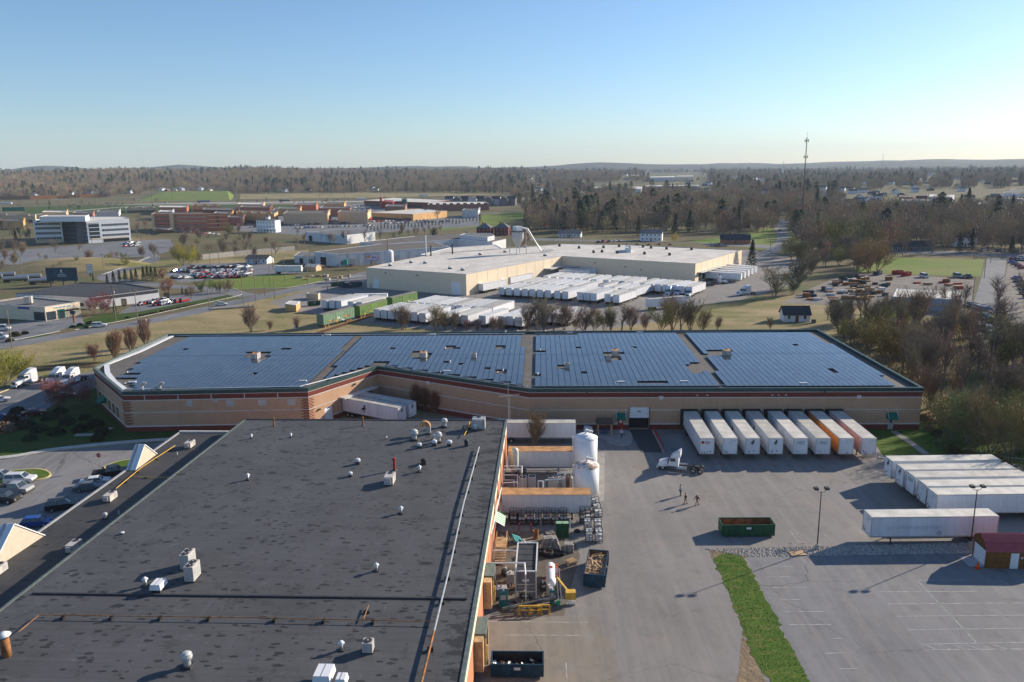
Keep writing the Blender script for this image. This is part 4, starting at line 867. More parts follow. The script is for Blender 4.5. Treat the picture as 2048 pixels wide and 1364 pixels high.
dk = [(TKN['round'],'white trailer with a round red emblem on its nose, leftmost at the eight loading docks',(1,1,1)),(TKN['small'],'white trailer second from the left at the loading docks, plain nose',(1,1,1)),
      (TKH,'white trailer with a black horse on its nose, left one of two at the docks',(.97,.98,1)),(TKH,'white trailer with a black horse on its nose, right one of two at the docks',(1,1,1)),
      (TKN['plate'],'white trailer with a framed green placard, fifth from the left at the docks',(.98,1,1)),(TKN['plate'],'white trailer with a framed green placard, left neighbour of the orange-sided trailer',(1,1,1)),
      (TKO,'orange-sided trailer with a white nose at the loading docks',(.95,.3,.06)),(TKN['small'],'white trailer with pinkish sides, rightmost at the loading docks',(1,.93,.92))]
for n_,(x,(k,lb,col)) in enumerate(zip(dockx,dk)):
 p = on_wall(4,x,0,.95); p = toW(p.x + (.1 if n_ != 3 else 0),p.y,0); r = k.place(lb,(p.x,p.y,0),AZ + R(180),1,'trailers backed up to the loading docks',col)
 if n_ == 6:                                                # white nose and doors on the orange one
  for ch in r.children:
   if ch.name.startswith('rear_door'): ch.color = (1,1,1,1)
  MB().box(-1.2,16.12,1.27,1.2,16.135,3.98).build('nose_panel',M['trailer_side'],r)
# five parked side by side at the right, doors to the left
fx = [((1769.8,911),(1784,922.7)),((1791.7,927.7),(1809.3,939.6)),((1812.6,941.8),(1830.9,955.2)),((1835.3,959),(1855,972.6)),((1856.6,976.1),(1873,989.3))]
for n_,(a,b) in enumerate(fx):
 A,B = G(*a,4.1),G(*b,4.1); c = (A + B) / 2 + Vector((16.15 * 1.09,0,0)); k = TKR if n_ < 2 else (TKN['plate'] if n_ == 2 else TKN['small'])
 k.place('white trailer with %s, %s of five side by side at the right edge' % (('a black horse on its nose','a second black horse on its nose','a framed green placard on its nose','a plain scuffed nose','its long side to the camera')[n_],('farthest','second farthest','middle','second nearest','nearest')[n_]),(c.x,c.y,0),R(90.1),(1,1.09,1),'trailers parked side by side at the right edge',(.97,.99,1))
A,B = G(1727.5,1020.1,4.1),G(1745.1,1035.3,4.1); c = (A + B) / 2 + Vector((16.15 * 1.07,.06,0))
lone = TKN['small'].place('lone white trailer with faded lettering on its side, parked above the gravel strip',(c.x,c.y,0),R(89.8),(1,1.07,1),None,(.98,.98,1))
tc = bpy.data.curves.new('txt','FONT'); tc.body = 'U.S. XPRESS ENTERPRISES'; tc.size = .62; tc.extrude = .004; tc.shear = .3
to = bpy.data.objects.new('txt',tc); C.objects.link(to); bpy.context.view_layer.update()
tme = bpy.data.meshes.new_from_object(to.evaluated_get(bpy.context.evaluated_depsgraph_get())); bpy.data.objects.remove(to)
M['faded'] = mat('faded_lettering',(.5,.53,.57),.6,var=.15); tme.materials.clear(); tme.materials.append(M['faded'])
lt = bpy.data.objects.new('faded_lettering',tme); C.objects.link(lt); lt.parent = lone; lt.rotation_euler = (R(90),0,R(-90)); lt.location = (-1.32,14.1,2.35)
dm = MB()
for s in range(4): a0,a1 = math.pi / 2 * s,math.pi / 2 * (s + 1); dm.beam((-1.325,7.4 + .28 * math.cos(a0),1.75 + .28 * math.sin(a0)),(-1.325,7.4 + .28 * math.cos(a1),1.75 + .28 * math.sin(a1)),.04)
dm.build('diamond_placard',M['dark_metal'],lone)
def corner_trailer(k,px,py,az,label,group=None,color=(1,1,1),z=4.1,flip=False,sc=1):
 """px,py = upper left corner of the end that faces the camera; az = compass bearing along the box away from it"""
 p = G(px,py,z); a = R(az); right = Vector((math.cos(a),-math.sin(a),0)); c = p + right * 1.3
 return k.place(label,(c.x,c.y,0),-a,sc,group,color)
TF = trailer_kit(); TFB = trailer_kit(roof='trailer_roof_new'); TFH = trailer_kit(sidehorse=True,roof='trailer_roof_new')
rows = [('front row of the left block behind the green boxcars',28,[(747,618),(761,619.5),(775,620.5),(791,622),(807,622.5),(822,624),(838,626)]),
  ('rear row of the left block behind the green boxcars',28,[(821,603),(836,604.5),(850,606),(864,607),(882,608),(897,609),(912,610),(928,611),(944,612),(958,613),(973,613.5)]),
  ('short row of three in the middle of the left block',28,[(878.7,627.5),(904.5,628.7),(922,630)]),('pair right of the short row of three',28,[(957.5,631),(996,632)]),
  ('three side by side just left of the boxcars',28,[(642,600),(657.5,600.5),(671,601)]),('pair behind the middle boxcar',28,[(695,603),(712.5,603.7)]),
  ('front row of the right block facing the field',31,[(997,574.5),(1012,575.5),(1028,576.3),(1044,577.2),(1059,578),(1074,579),(1090,580),(1108.5,581.5),(1124.5,582.5)]),
  ('middle row of the right block',31,[(1037,563),(1052,564),(1068,565),(1084,566),(1100,567),(1118,568),(1135,569),(1152,571)]),
  ('rear row of the right block',31,[(1086,552),(1102,553),(1118,554),(1134,555),(1150,556),(1166,557),(1182,558),(1206,559.5),(1222,560.5),(1238,561.5),(1254,562.5)]),
  ('group of three at the middle front of the right block',33,[(1154,584),(1167.5,585),(1181,586)]),('group of four behind the middle front trailers',33,[(1196,570),(1218,573),(1236,576),(1258,577.5)]),
  ('pair at the right front of the right block',33,[(1209,588),(1226,589.5)]),('four at the right end of the right block',33,[(1278,565),(1294,567),(1310,568),(1325,569)]),
  ('three behind the parked white tractors',33,[(1342,570),(1357,572),(1372,573)]),
  ('pair half hidden by the bare trees behind the warehouse',31,[(1012,632),(1030,634)]),('three seen through the bare trees behind the warehouse',33,[(1088,626),(1104,627),(1119,628)])]
for ds,az,pts in rows:
 for n_,(x,y) in enumerate(pts):
  k = TFB if rnd.random() < .6 else TF; g = rnd.uniform(.9,1.03)
  corner_trailer(k,x,y,az + rnd.uniform(-.4,.4),'white trailer, %s from the left in the %s' % (ORD[n_],ds),'white trailers parked in the yard behind',(g,g,g * 1.02))
def side_trailer(k,xl,yl,xr,yr,label,L=16.15,z=4.1,color=(1,1,1),away=True,group=None):
 A,B = G(xl,yl,z),G(xr,yr,z); d = (B - A).normalized(); n = Vector((-d.y,d.x,0)) * 1.3; c = A + n
 return k.place(label,(c.x,c.y,0),math.atan2(d.y,d.x) - R(90),(1,(B - A).length / L,1),group,color)
side_trailer(TF,1299,599,1372,592.5,'lone white trailer parked sideways in front of the trailer blocks')
side_trailer(TFB,707,589,774,588,'white trailer lying crosswise behind the pair by the boxcars')
side_trailer(TFB,548,532,602,531.5,'white trailer on the depot ground left of the teal tractor')
side_trailer(TF,1118,541,1180,540,'white trailer under the canopy in the inner corner of the cream warehouse'); side_trailer(TFB,1125,536,1192,537,'white trailer behind another in the inner corner of the cream warehouse')
side_trailer(TF,1021,554,1066,545.5,'white trailer backed against the cream wall, right one'); side_trailer(TFB,966,568,1013,559,'white trailer backed against the cream wall, left one')
for n_ in range(5):
 side_trailer(TFH if n_ == 0 else TFB,1410 + n_ * 11,543 - n_ * 3.6,1482 + n_ * 7,547 - n_ * 3.4,'white trailer %s at the right-hand docks of the cream warehouse' % ('with a black horse on its side','second from the front','third from the front','fourth from the front','farthest back')[n_],group='trailers at the right end docks')
# trailers beside the factory
side_trailer(trailer_kit(near=True),995,845.8,1152,846.6,'white box trailer behind the bare bush, farthest of the three by the factory wall')
def reefer_box(px,py,L,label,az=2.0):
 p = G(px,py,4.1); t = thing('storage_trailer',label,'storage trailer',(p.x,p.y,0),R(-az))
 MB().box(0,.03,1.25,L,2.57,4.05).build('box',M['white_dirty'],t); MB().box(-.02,0,4.05,L + .02,2.6,4.12).build('roof',M['rust_roof'],t)
 st = 1.22
 pm_ = MB().box(0,0,1.3,st - .05,.02,3.98).mesh('side_panel',M['white_dirty'])
 for i in range(int(L / st)): o = bpy.data.objects.new('side_panel',pm_); C.objects.link(o); o.parent = t; o.location = (.1 + i * st,.01,0)
 MB().box(.2,.3,1.0,L - .2,.5,1.25).box(.2,2.1,1.0,L - .2,2.3,1.25).build('chassis',M['dark_metal'],t)
 for x in (1.4,2.6): MB().cyl((x,.15,.5),(x,.7,.5),.5,.5,14).build('wheel',M['dark'],t)
 MB().box(L - 2.8,.3,0,L - 2.6,.5,1.0).box(L - 2.8,2.1,0,L - 2.6,2.3,1.0).build('landing_gear',M['dark_metal'],t); return t
reefer_box(1016,902.8,11.3,'white storage trailer with a rusty tan roof, behind the small grey tank')
reefer_box(1003,989.4,13.1,'white storage trailer with a rusty tan roof, in front of the silos')
# notch trailers
for n_,(u,lb) in enumerate(((10.7,'white trailer with a black horse on its side in the roof notch docks, nearer one'),(14.0,'white trailer in the roof notch docks, farther one'))):
 a,b = edge(2); d = (b - a).normalized(); nn = off(a,b,1); p = a + d * u - nn * .1; hd = math.atan2(nn.y,nn.x); wv = toW(p.x,p.y); (TKH if n_ == 0 else TKR).place(lb,wv,hd + AZ - R(90),(1,.95,1),None,(.98,.99,1))
# ================================================================== BOXCARS, TRACTORS, CARS
def boxcar(px,py,az,col,label,gr):
 p = G(px,py,0); t = thing('boxcar',label,'boxcar',(p.x,p.y,0),-R(az),'green railway boxcars'); L = 16.2     # origin: near right... local y along the car, x to the right
 m = mat('boxcar_green',col,.6,.1,var=.25,streak=.5,fine=.2)
 MB().box(-2.9,.1,1.1,0,L,4.5).build('body',m,t);
 rm = MB().box(-.06,0,1.15,.0,.12,4.45).mesh('side_rib',m)
 for s,x in ((1,.05),(-1,-2.89)):
  for i in range(19): o = bpy.data.objects.new('side_rib',rm); C.objects.link(o); o.parent = t; o.location = (x,.15 + i * (L - .4) / 18,0)
 MB().hexa([(-2.95,.05,4.5),(.05,.05,4.5),(.05,L + .05,4.5),(-2.95,L + .05,4.5),(-1.8,.05,4.75),(-1.1,.05,4.75),(-1.1,L + .05,4.75),(-1.8,L + .05,4.75)]).build('roof',mat('boxcar_roof',(.2,.19,.16),.8,.1,var=.3,streak=.3),t)
 MB().box(.0,L * .4,1.2,.07,L * .6,4.3).build('sliding_door',m,t)
 MB().box(-2.6,.3,.75,-.3,L - .2,1.1).build('underframe',M['dark_metal'],t)
 for y in (1.6,3.3,L - 3.3,L - 1.6):
  for x in (-2.3,-.7): MB().cyl((x,y,.45),(x + .14,y,.45),.45,.45,14).build('wheel',M['rust'],t)
 for i in range(gr):                                        # sprayed scribbles
  y = rnd.uniform(1,L - 3); z = rnd.uniform(1.3,2.6); c = rnd.choice(['red','white','teal_paint','yellow']); mb = MB(); a = [Vector((.075,y + .25 * q,z + rnd.uniform(-.5,.6))) for q in range(rnd.randint(4,8))]
  for q,w_ in zip(a,a[1:]): mb.beam(q,w_,.02,.2)
  mb.build('graffiti',M[c],t)
boxcar(647.5,657,28,(.17,.27,.17),'pale green graffitied boxcar at the near end of the siding',9); boxcar(720,638,28,(.13,.22,.05),'olive green graffitied boxcar in the middle of the siding',6); boxcar(785,620,29,(.1,.19,.05),'olive green boxcar at the far end of the siding',2)
# rails
def track(a,b,label,n=3):
 A,B = G(*a),G(*b); d = (B - A).normalized(); L = (B - A).length; t = thing('railway_track',label,'railway track',(A.x,A.y,0),math.atan2(d.y,d.x) - R(90))
 for x in (-.72,.72): MB().box(x - .04,0,.1,x + .04,L,.2).build('rail',M['rust'],t)
 sm = MB();
 for i in range(int(L / .7)): sm.box(-1.25,i * .7,.01,1.25,i * .7 + .22,.1)
 tag(sm.build('sleepers',M['dark_metal'],t),kind='stuff')
track((560,690),(850,598),'rusty siding under the green boxcars'); track((60,741),(192,733),'rusty track behind the white tractors at the left'); track((60,735),(200,726),'second rusty track behind the white tractors at the left, farther one')
def tractor_kit(sleeper=True,col='trailer_side',day=False):
 k = Kit('truck_tractor','truck tractor'); m = M[col]
 cab = MB(); cab.hexa([(.3,-1.1,1.0),(2.3,-1.1,1.0),(2.3,1.1,1.0),(.3,1.1,1.0),(.3,-1.05,2.75),(1.75,-1.0,2.75),(1.75,1.0,2.75),(.3,1.05,2.75)]); c = k.add('cab',cab,m)
 if sleeper: k.add('sleeper',MB().box(-1.5,-1.15,.95,.29,1.15,2.95),m,c)
 fr = MB(); fr.hexa([(-1.5 if sleeper else .0,-1.12,2.76 if not sleeper else 2.96),(1.7,-.95,2.77 if not sleeper else 2.97),(1.7,.95,2.77 if not sleeper else 2.97),(-1.5 if sleeper else .0,1.12,2.76 if not sleeper else 2.96),(-1.5 if sleeper else .0,-1.0,3.95),(-.1 if sleeper else .35,-.8,3.85),(-.1 if sleeper else .35,.8,3.85),(-1.5 if sleeper else .0,1.0,3.95)]); k.add('roof_fairing',fr,m)
 k.add('hood',MB().hexa([(2.31,-1.0,.85),(4.1,-.85,.75),(4.1,.85,.75),(2.31,1.0,.85),(2.31,-.95,1.9),(3.9,-.7,1.5),(3.9,.7,1.5),(2.31,.95,1.9)]),m)
 k.add('windshield',MB().hexa([(2.24,-.98,1.93),(2.3,-.98,1.93),(2.3,.98,1.93),(2.24,.98,1.93),(1.86,-.9,2.62),(1.92,-.9,2.62),(1.92,.9,2.62),(1.86,.9,2.62)]),M['glass'],c)
 for s in (-1,1):
  d = k.add('door',MB().box(.8,s * 1.11 - .02,1.05,1.9,s * 1.11 + .02,1.85),m,c); k.add('side_window',MB().box(.85,s * 1.08 - .02,1.9,1.75,s * 1.08 + .03,2.5),M['glass'],c)
  k.add('mirror',MB().box(2.0,s * 1.35 - .06,1.9,2.1,s * 1.35 + .06,2.5).beam((1.9,s * 1.1,2.2),(2.05,s * 1.35,2.2),.04),M['dark'])
  k.add('fuel_tank',MB().cyl((-1.2,s * .95,.75),(.6,s * .95,.75),.33,.33,12),M['steel'])
  k.add('headlight',MB().box(4.0,s * .72 - .14,.95,4.12,s * .72 + .14,1.15),M['steel'])
  k.add('fender',MB().hexa([(2.5,s * 1.0 - .15,.85),(4.0,s * 1.0 - .15,.7),(4.0,s * 1.0 + .15,.7),(2.5,s * 1.0 + .15,.85),(2.8,s * 1.0 - .12,1.2),(3.8,s * 1.0 - .12,1.15),(3.8,s * 1.0 + .12,1.15),(2.8,s * 1.0 + .12,1.2)]),m)
 k.add('grille',MB().box(4.08,-.5,.8,4.13,.5,1.4),M['dark_metal']); k.add('bumper',MB().box(4.05,-1.15,.35,4.25,1.15,.75),m)
 k.add('frame',MB().box(-4.2,-.45,.75,4.0,-.3,.95).box(-4.2,.3,.75,4.0,.45,.95),M['dark_metal']); k.add('fifth_wheel',MB().lathe([(.5,0),(.5,.12)],14,0,(-3.0,0,1.0)),M['dark_metal'])
 wm = MB().cyl((0,-.15,0),(0,.15,0),.5,.5,16).mesh('wheel',M['dark']); wd = MB().cyl((0,-.3,0),(0,.3,0),.5,.5,16).mesh('wheel',M['dark']); hm = MB().cyl((0,-.17,0),(0,.17,0),.28,.28,12).mesh('rim',M['steel']); hd_ = MB().cyl((0,-.32,0),(0,.32,0),.28,.28,12).mesh('rim',M['steel'])
 for x,y,a,b in [(3.1,-.98,wm,hm),(3.1,.98,wm,hm),(-2.4,-.85,wd,hd_),(-2.4,.85,wd,hd_),(-3.7,-.85,wd,hd_),(-3.7,.85,wd,hd_)]:
  q = k.add('wheel',None,None,me=a,loc=(x,y,.5)); k.add('rim',None,None,q,me=b)
 return k
KT = tractor_kit(False); KTS = tractor_kit(True)
a,b = G(1334,937),G(1388,943); d = a - b; mid = (a + b) / 2
KT.place('white day-cab truck tractor without a trailer, parked in the yard by the docks',(mid.x,mid.y,0),math.atan2(d.y,d.x),.93)
for px_,py_,az,lb,kk in ((60,768,205,'white tractor parked at the road side, left of two others',KTS),(118,766,190,'white tractor behind the red-leaved tree, left of the pair',KTS),(146,767,190,'white tractor behind the red-leaved tree, right of the pair',KTS),
       (1338,591,205,'white tractor in front of the trailers, left of three',KTS),(1356,591,205,'white tractor in front of the trailers, middle of three',KTS),(1379,593,205,'white tractor in front of the trailers, right of three',KTS),
       (1437,568,70,'white tractor beside the dark car near the cream warehouse office',KT),(1196,546,100,'white tractor by the inner wall of the cream warehouse',KT),(1492,590,250,'white car-carrier tractor by the trees at the right of the yard',KTS)):
 kk.place(lb,G(px_,py_),R(90 - az),1,None,(1,1,1))
KTS.place('teal truck tractor on the depot ground',G(690,533),R(180),1,None,(.02,.35,.3))
def car_parts(kind='sedan'):
 D = dict(sedan=(4.7,.9,1.45,[(-2.35,.55),(-2.3,.95),(-1.5,1.0),(1.0,.95),(2.2,.75),(2.35,.5),(2.3,.28),(-2.3,.28)],(-1.75,-1.05,.45,1.15,.98)),
             suv=(4.7,.95,1.75,[(-2.35,.5),(-2.35,1.1),(1.1,1.1),(2.2,.95),(2.35,.6),(2.3,.32),(-2.3,.32)],(-2.3,-2.1,.45,1.1,1.1)),
             hatch=(4.1,.88,1.48,[(-2.0,.5),(-2.05,.95),(.9,.95),(1.9,.78),(2.05,.5),(2.0,.28),(-2.0,.28)],(-1.95,-1.6,.35,1.15,.95)),
             pickup=(5.6,1.0,1.85,[(-2.8,.55),(-2.8,1.15),(1.4,1.15),(2.7,1.05),(2.8,.65),(2.75,.38),(-2.75,.38)],(-.7,-.5,.95,1.55,1.15)),
             van=(5.2,1.0,2.1,[(-2.6,.5),(-2.6,1.2),(1.6,1.2),(2.5,1.0),(2.6,.6),(2.55,.35),(-2.55,.35)],(-2.55,-2.45,1.2,1.9,1.2)))[kind]
 L,w2,H,prof,(cb0,ct0,ct1,cb1,cz) = D; out = []
 body = MB(); body.ext(prof,-w2,w2); out.append(('body',body,'car_paint'))
 gl = MB().hexa([(cb0 + .05,-w2 + .1,cz - .02),(cb1,-w2 + .1,cz - .02),(cb1,w2 - .1,cz - .02),(cb0 + .05,w2 - .1,cz - .02),(ct0 + .05,-w2 + .28,H - .06),(ct1,-w2 + .28,H - .06),(ct1,w2 - .28,H - .06),(ct0 + .05,w2 - .28,H - .06)]); out.append(('windows',gl,'glass'))
 rf = MB().hexa([(ct0,-w2 + .24,H - .06),(ct1 + .05,-w2 + .24,H - .06),(ct1 + .05,w2 - .24,H - .06),(ct0,w2 - .24,H - .06),(ct0 + .1,-w2 + .32,H),(ct1 - .1,-w2 + .32,H),(ct1 - .1,w2 - .32,H),(ct0 + .1,w2 - .32,H)])
 for s in (-1,1):
  yb,yt = s * (w2 - .09),s * (w2 - .27)
  for xb,xt in ((cb0 + .04,ct0 + .02),(cb1 + .02,ct1 + .02),((cb0 + cb1) / 2,(ct0 + ct1) / 2)): rf.beam((xb,yb,cz),(xt,yt,H - .04),.07,.06)
 out.append(('roof',rf,'car_paint'))
 if kind == 'pickup': out.append(('bed',MB().box(-2.65,-w2 + .1,1.14,-.8,w2 - .1,1.17),'dark'))
 out.append(('bumper',MB().box(L / 2 - .08,-w2 + .05,.32,L / 2 + .06,w2 - .05,.55).box(-L / 2 - .06,-w2 + .05,.35,-L / 2 + .08,w2 - .05,.58),'dark_metal'))
 for s in (-1,1): out.append(('headlight',MB().box(L / 2 - .16,s * (w2 - .28) - .16,.6,L / 2 + .01,s * (w2 - .28) + .16,.75),'steel')); out.append(('taillight',MB().box(-L / 2 - .02,s * (w2 - .2) - .13,.7,-L / 2 + .1,s * (w2 - .2) + .13,.92),'red'))
 for x in (-L * .3,L * .3):
  for s in (-1,1): out.append(('wheel',MB().cyl((x,s * (w2 - .12) - .12,.34),(x,s * (w2 - .12) + .14,.34),.34,.34,14),'dark')); out.append(('rim',MB().cyl((x,s * (w2 + .03) - .01,.34),(x,s * (w2 + .03) + .01,.34),.2,.2,10),'steel'))
 return out
NAMES = dict(sedan='sedan',suv='suv',hatch='hatchback',pickup='pickup_truck',van='van')
CK,CF = {},{}
for kd in ('sedan','suv','hatch','pickup','van'):
 k = Kit(NAMES[kd],'car' if kd not in ('van','pickup') else ('van' if kd == 'van' else 'pickup truck')); last = None
 for nm,mb,mm in car_parts(kd):
  i = k.add(nm,mb,M[mm],last if nm == 'rim' else None); last = i if nm == 'wheel' else last
 CK[kd] = k
 ml = ['car_paint','glass','dark','dark_metal','steel','red']; mb = MB()
 for nm,q,mm in car_parts(kd):
  if nm in ('rim','headlight','taillight'): continue
  n0 = len(mb.v); mb.v += q.v; mb.f += [tuple(a + n0 for a in f) for f in q.f]; mb.m += [ml.index(mm)] * len(q.f)
 k2 = Kit(NAMES[kd],k.cat); k2.add(NAMES[kd],mb,[M[x] for x in ml]); CF[kd] = k2
COL = dict(white=(.75,.75,.75),black=(.015,.015,.018),silver=(.4,.41,.42),grey=(.14,.145,.15),red=(.35,.02,.02),blue=(.02,.08,.35),navy=(.015,.03,.08),beige=(.4,.34,.25),maroon=(.12,.015,.02),green=(.02,.08,.05))
def car(kd,col,px,py,az,label,near=True,group=None): return (CK if near else CF)[kd].place(label,G(px,py,.03),R(90 - az),1,group,COL[col])
for a in (('sedan','white',192,969,70,'white sedan in the side lot below the black pickup'),('pickup','black',222,952,70,'black pickup truck beside the near kerb island'),('sedan','grey',180,980,78,'dark grey sedan below the white sedan in the side lot'),('suv','black',127,1018,72,'black suv by the hatched bay of the side lot'),
          ('hatch','blue',75,1051,80,'bright blue hatchback in the side lot'),('suv','white',42,965,85,'white suv at the rounded grass island'),('pickup','silver',30,985,95,'silver pickup truck in the side lot near the left edge'),('pickup','black',5,1003,95,'dark pickup truck cut by the left edge'),
          ('sedan','silver',2,956,90,'pale sedan behind the white suv at the left edge'),('sedan','navy',-4,1077,80,'dark sedan at the left edge behind the cream gable screen'),('sedan','maroon',68,830,60,'dark red sedan on the drive by the shaded lawn'),('sedan','white',-2,804,60,'white sedan leaving the left edge on the drive'),
          ('sedan','blue',2,840,60,'pale blue car at the left edge beside the bushes'),('sedan','black',130,796,60,'black sedan under the red-leaved tree'),('van','white',4,661,80,'white van at the left edge by the forecourt, farther one'),('van','white',-2,678,80,'white van at the left edge by the hedge, nearer one'),
          ('suv','white',199,654,72,'white suv driving on the road past the field'),('sedan','white',443,611,75,'white sedan driving on the road near the stacked pipes'),('sedan','black',1419,572,60,'black sedan beside the white tractor at the cream warehouse office')): car(*a)
# parked far rows: kind, colours, along image lines
def carrow(a,b,n,az,place,cols=('white','silver','grey','black','red','blue','beige','white','silver'),kinds=('sedan','suv','hatch','sedan','pickup'),skip=.08):
 A,B = G(*a),G(*b)
 for i in range(n):
  if rnd.random() < skip: continue
  p = A.lerp(B,(i + .5) / n) + Vector((rnd.uniform(-.3,.3),rnd.uniform(-.3,.3),.03)); c = rnd.choice(cols); kd = rnd.choice(kinds)
  CF[kd].place('%s %s, %s from the left in the %s' % (c,NAMES[kd].replace('_',' '),ORD[i] if i < 20 else 'far',place),p,R(90 - az) + (math.pi if rnd.random() < .4 else 0),1,'cars in the ' + place,COL[c])
carrow((342,545),(378,543),3,20,'row behind the dark hedge bushes'); carrow((372,545),(500,543),15,25,'rear row of the car dealer lot',('white','silver','white','red','black')); carrow((380,537),(500,535),14,25,'farthest row of the car dealer lot',('white','silver','red','black')); carrow((390,548),(500,546),12,25,'second row of the car dealer lot',('white','silver','white','red')); carrow((376,552),(498,549),14,25,'middle row of the car dealer lot',('white','silver','red','white')); carrow((345,557),(490,555),13,25,'front row of the car dealer lot',('white','silver','red','white','black'))
carrow((278,611),(330,603),6,15,'row beside the grey shed building'); carrow((312,612),(372,603),6,20,'row behind the long brown hedge')
carrow((250,489),(280,487),4,20,'office forecourt row'); carrow((248,494),(276,492),4,20,'second office forecourt row')
carrow((590,457),(750,452),20,10,'shopping centre front row'); carrow((580,452),(700,446),18,10,'shopping centre second row'); carrow((720,444),(860,442),18,12,'shopping centre row before the long brown store'); carrow((500,455),(590,450),12,10,'shopping centre row by the white villa')
carrow((560,447),(700,441),20,10,'shopping centre third row'); carrow((760,448),(900,443),18,12,'row below the long store'); carrow((530,428),(740,419),20,10,'near far-side shopping row'); carrow((520,424),(760,414),20,10,'far shopping centre row'); carrow((540,420),(780,411),20,10,'farthest shopping centre row'); carrow((350,463),(440,470),10,10,'hotel car park row')
carrow((2020,524),(2048,540),4,75,'storage lot beyond the right-hand road'); carrow((2022,520),(2060,522),5,10,'row at the top of the storage lot'); carrow((1190,486),(1245,483),5,20,'row by the red-leaved bushes'); carrow((1420,492),(1452,494),3,80,'pair before the brick bungalow',skip=0); carrow((1940,500),(2040,505),6,10,'row under the trees at the top right')
carrow((1935,612),(1985,625),6,70,'storage row behind the bare trees'); carrow((1945,630),(2010,650),7,70,'second storage row behind the bare trees'); carrow((1950,655),(2030,690),8,60,'third storage row behind the bare trees'); carrow((2030,555),(2060,600),6,75,'storage row cut by the right edge')
for i,(px_,py_,kd,c,az) in enumerate(((75,409,'sedan','black',88),(150,410,'sedan','grey',88),(215,407.5,'suv','black',88),(222,407.3,'sedan','black',88),(265,407.5,'sedan','grey',88),(332,406,'suv','white',88),(533,403.5,'suv','navy',88),(600,403,'sedan','silver',88),(676,400,'suv','grey',88),(700,400,'sedan','white',88),(1540,512,'suv','white',80),(1560,462,'sedan','grey',190))):
 CF[kd].place('%s %s driving on the %s, %s' % (c,NAMES[kd],'far highway' if i < 10 else 'side street',['farthest left','second from the left','third from the left','just behind another dark car','left of centre','below the green bank','near the lamp posts','towards the shops','above the red store','rightmost','near the conifer','between trees'][i]),G(px_,py_,.06),R(90 - az),1,None,COL[c])
side_trailer(TFB,0,404,22,404.5,'white semi trailer on the highway at the far left'); side_trailer(TF,394,401,420,400.5,'dark blue semi trailer on the highway below the green bank',color=(.05,.07,.3)); side_trailer(TF,558,399,580,399,'black semi trailer on the highway right of the green bank',color=(.05,.05,.06)); side_trailer(TFB,714,396,734,395.5,'white semi trailer on the highway above the red store'); side_trailer(TFB,838,389,858,388.5,'white semi trailer on the highway near the grey houses')
for i in range(6):
 p = G(-20 + i * 26,560 + i * 2 - (i % 2) * 6); t = thing('tank_trailer','polished steel tank trailer, %s from the left behind the blue billboard' % ORD[i],'tank trailer',p,R(20),'steel tank trailers')
 mb = MB(); mb.cyl((-5.5,0,2),(5.5,0,2),.95,.95,14); mb.build('tank',M['steel'],t,smooth=False); MB().box(-5.2,-.4,.8,5,.4,1.05).build('chassis',M['dark_metal'],t)
 for x in (-4.4,-3.2,4.2):
  for y in (-.9,.9): MB().cyl((x,y - .2,.5),(x,y + .2,.5),.5,.5,12).build('wheel',M['dark'],t)
# ================================================================== BUILDINGS BEYOND
def ordn(n): return '%d%s' % (n,'th' if 10 <= n % 100 <= 20 else {1: 'st',2: 'nd',3: 'rd'}.get(n % 10,'th'))
def glazed(t,a,b,z0,rows,cols,ww,hh,m,frame='white',sill=.9,floor=3.4,u0=1.5,u1=None,nm='window',strip_=False):
 """windows set proud/recessed in the wall a->b (outside on the right hand)"""
 d = (b - a).normalized(); n = Vector((d.y,-d.x,0)); L = (b - a).length; u1 = u1 or L - 1.5; ang = math.atan2(d.y,d.x)
 fm = MB().box(-ww / 2,-.06,0,ww / 2,-.004,hh).mesh(nm,M[frame]); pmn = MB().box(-ww / 2 + .08,-.075,.08,ww / 2 - .08,-.062,hh - .08).mesh('pane',M[m])
 for r in range(rows):
  for c in range(cols):
   u = u0 + (u1 - u0) * (c + .5) / cols; p = a + d * u
   o = bpy.data.objects.new(nm,fm); C.objects.link(o); o.parent = t; o.location = (p.x,p.y,z0 + sill + r * floor); o.rotation_euler = (0,0,ang)
   q = bpy.data.objects.new('pane',pmn); C.objects.link(q); q.parent = o
def block(name,label,cat,pts,z,wm,rm,par=.4,cop='stone',group=None,ground=True,wins=(),seams=0,base=0):
 """pts: roof corners as sighted on level z, in order around the plan"""
 P = [G(x,y,z) for x,y in pts]; n = len(P); a = sum(P[i].x * P[(i + 1) % n].y - P[(i + 1) % n].x * P[i].y for i in range(n))
 if a < 0: P = P[::-1]; rev = True
 else: rev = False
 o = P[0].copy(); Q = [Vector((p.x - o.x,p.y - o.y,0)) for p in P]
 t = thing(name,label,cat,(o.x,o.y,o.z - z),0,group)
 for i in range(n):
  A,B = Q[i],Q[(i + 1) % n]; mb = MB(); mb.poly([(A.x,A.y,base),(B.x,B.y,base),(B.x,B.y,z - .15),(A.x,A.y,z - .15)]); mb.build('wall',M[wm],t)
  d = (B - A).normalized(); nn = Vector((d.y,-d.x,0))
  MB().hexa([(p.x,p.y,zz) for zz in (z - .16,z) for p in (A - nn * .3,A + nn * .06,B + nn * .06,B - nn * .3)]).build('coping',M[cop],t)
  if seams and nn.y < .2:
   L = (B - A).length
   for k in range(1,int(L / seams)):
    p = A + d * (k * seams); MB().box(-.05,-.05,0,.05,-.004,z - .2).build('panel_joint',M[wm],t,(p.x,p.y,0),math.atan2(d.y,d.x))
 mb = MB(); mb.poly([(q.x,q.y,z - par) for q in Q]); mb.build('roof',M[rm],t)
 return t,Q,o
def walls_of(Q): return [(Q[i],Q[(i + 1) % len(Q)]) for i in range(len(Q))]
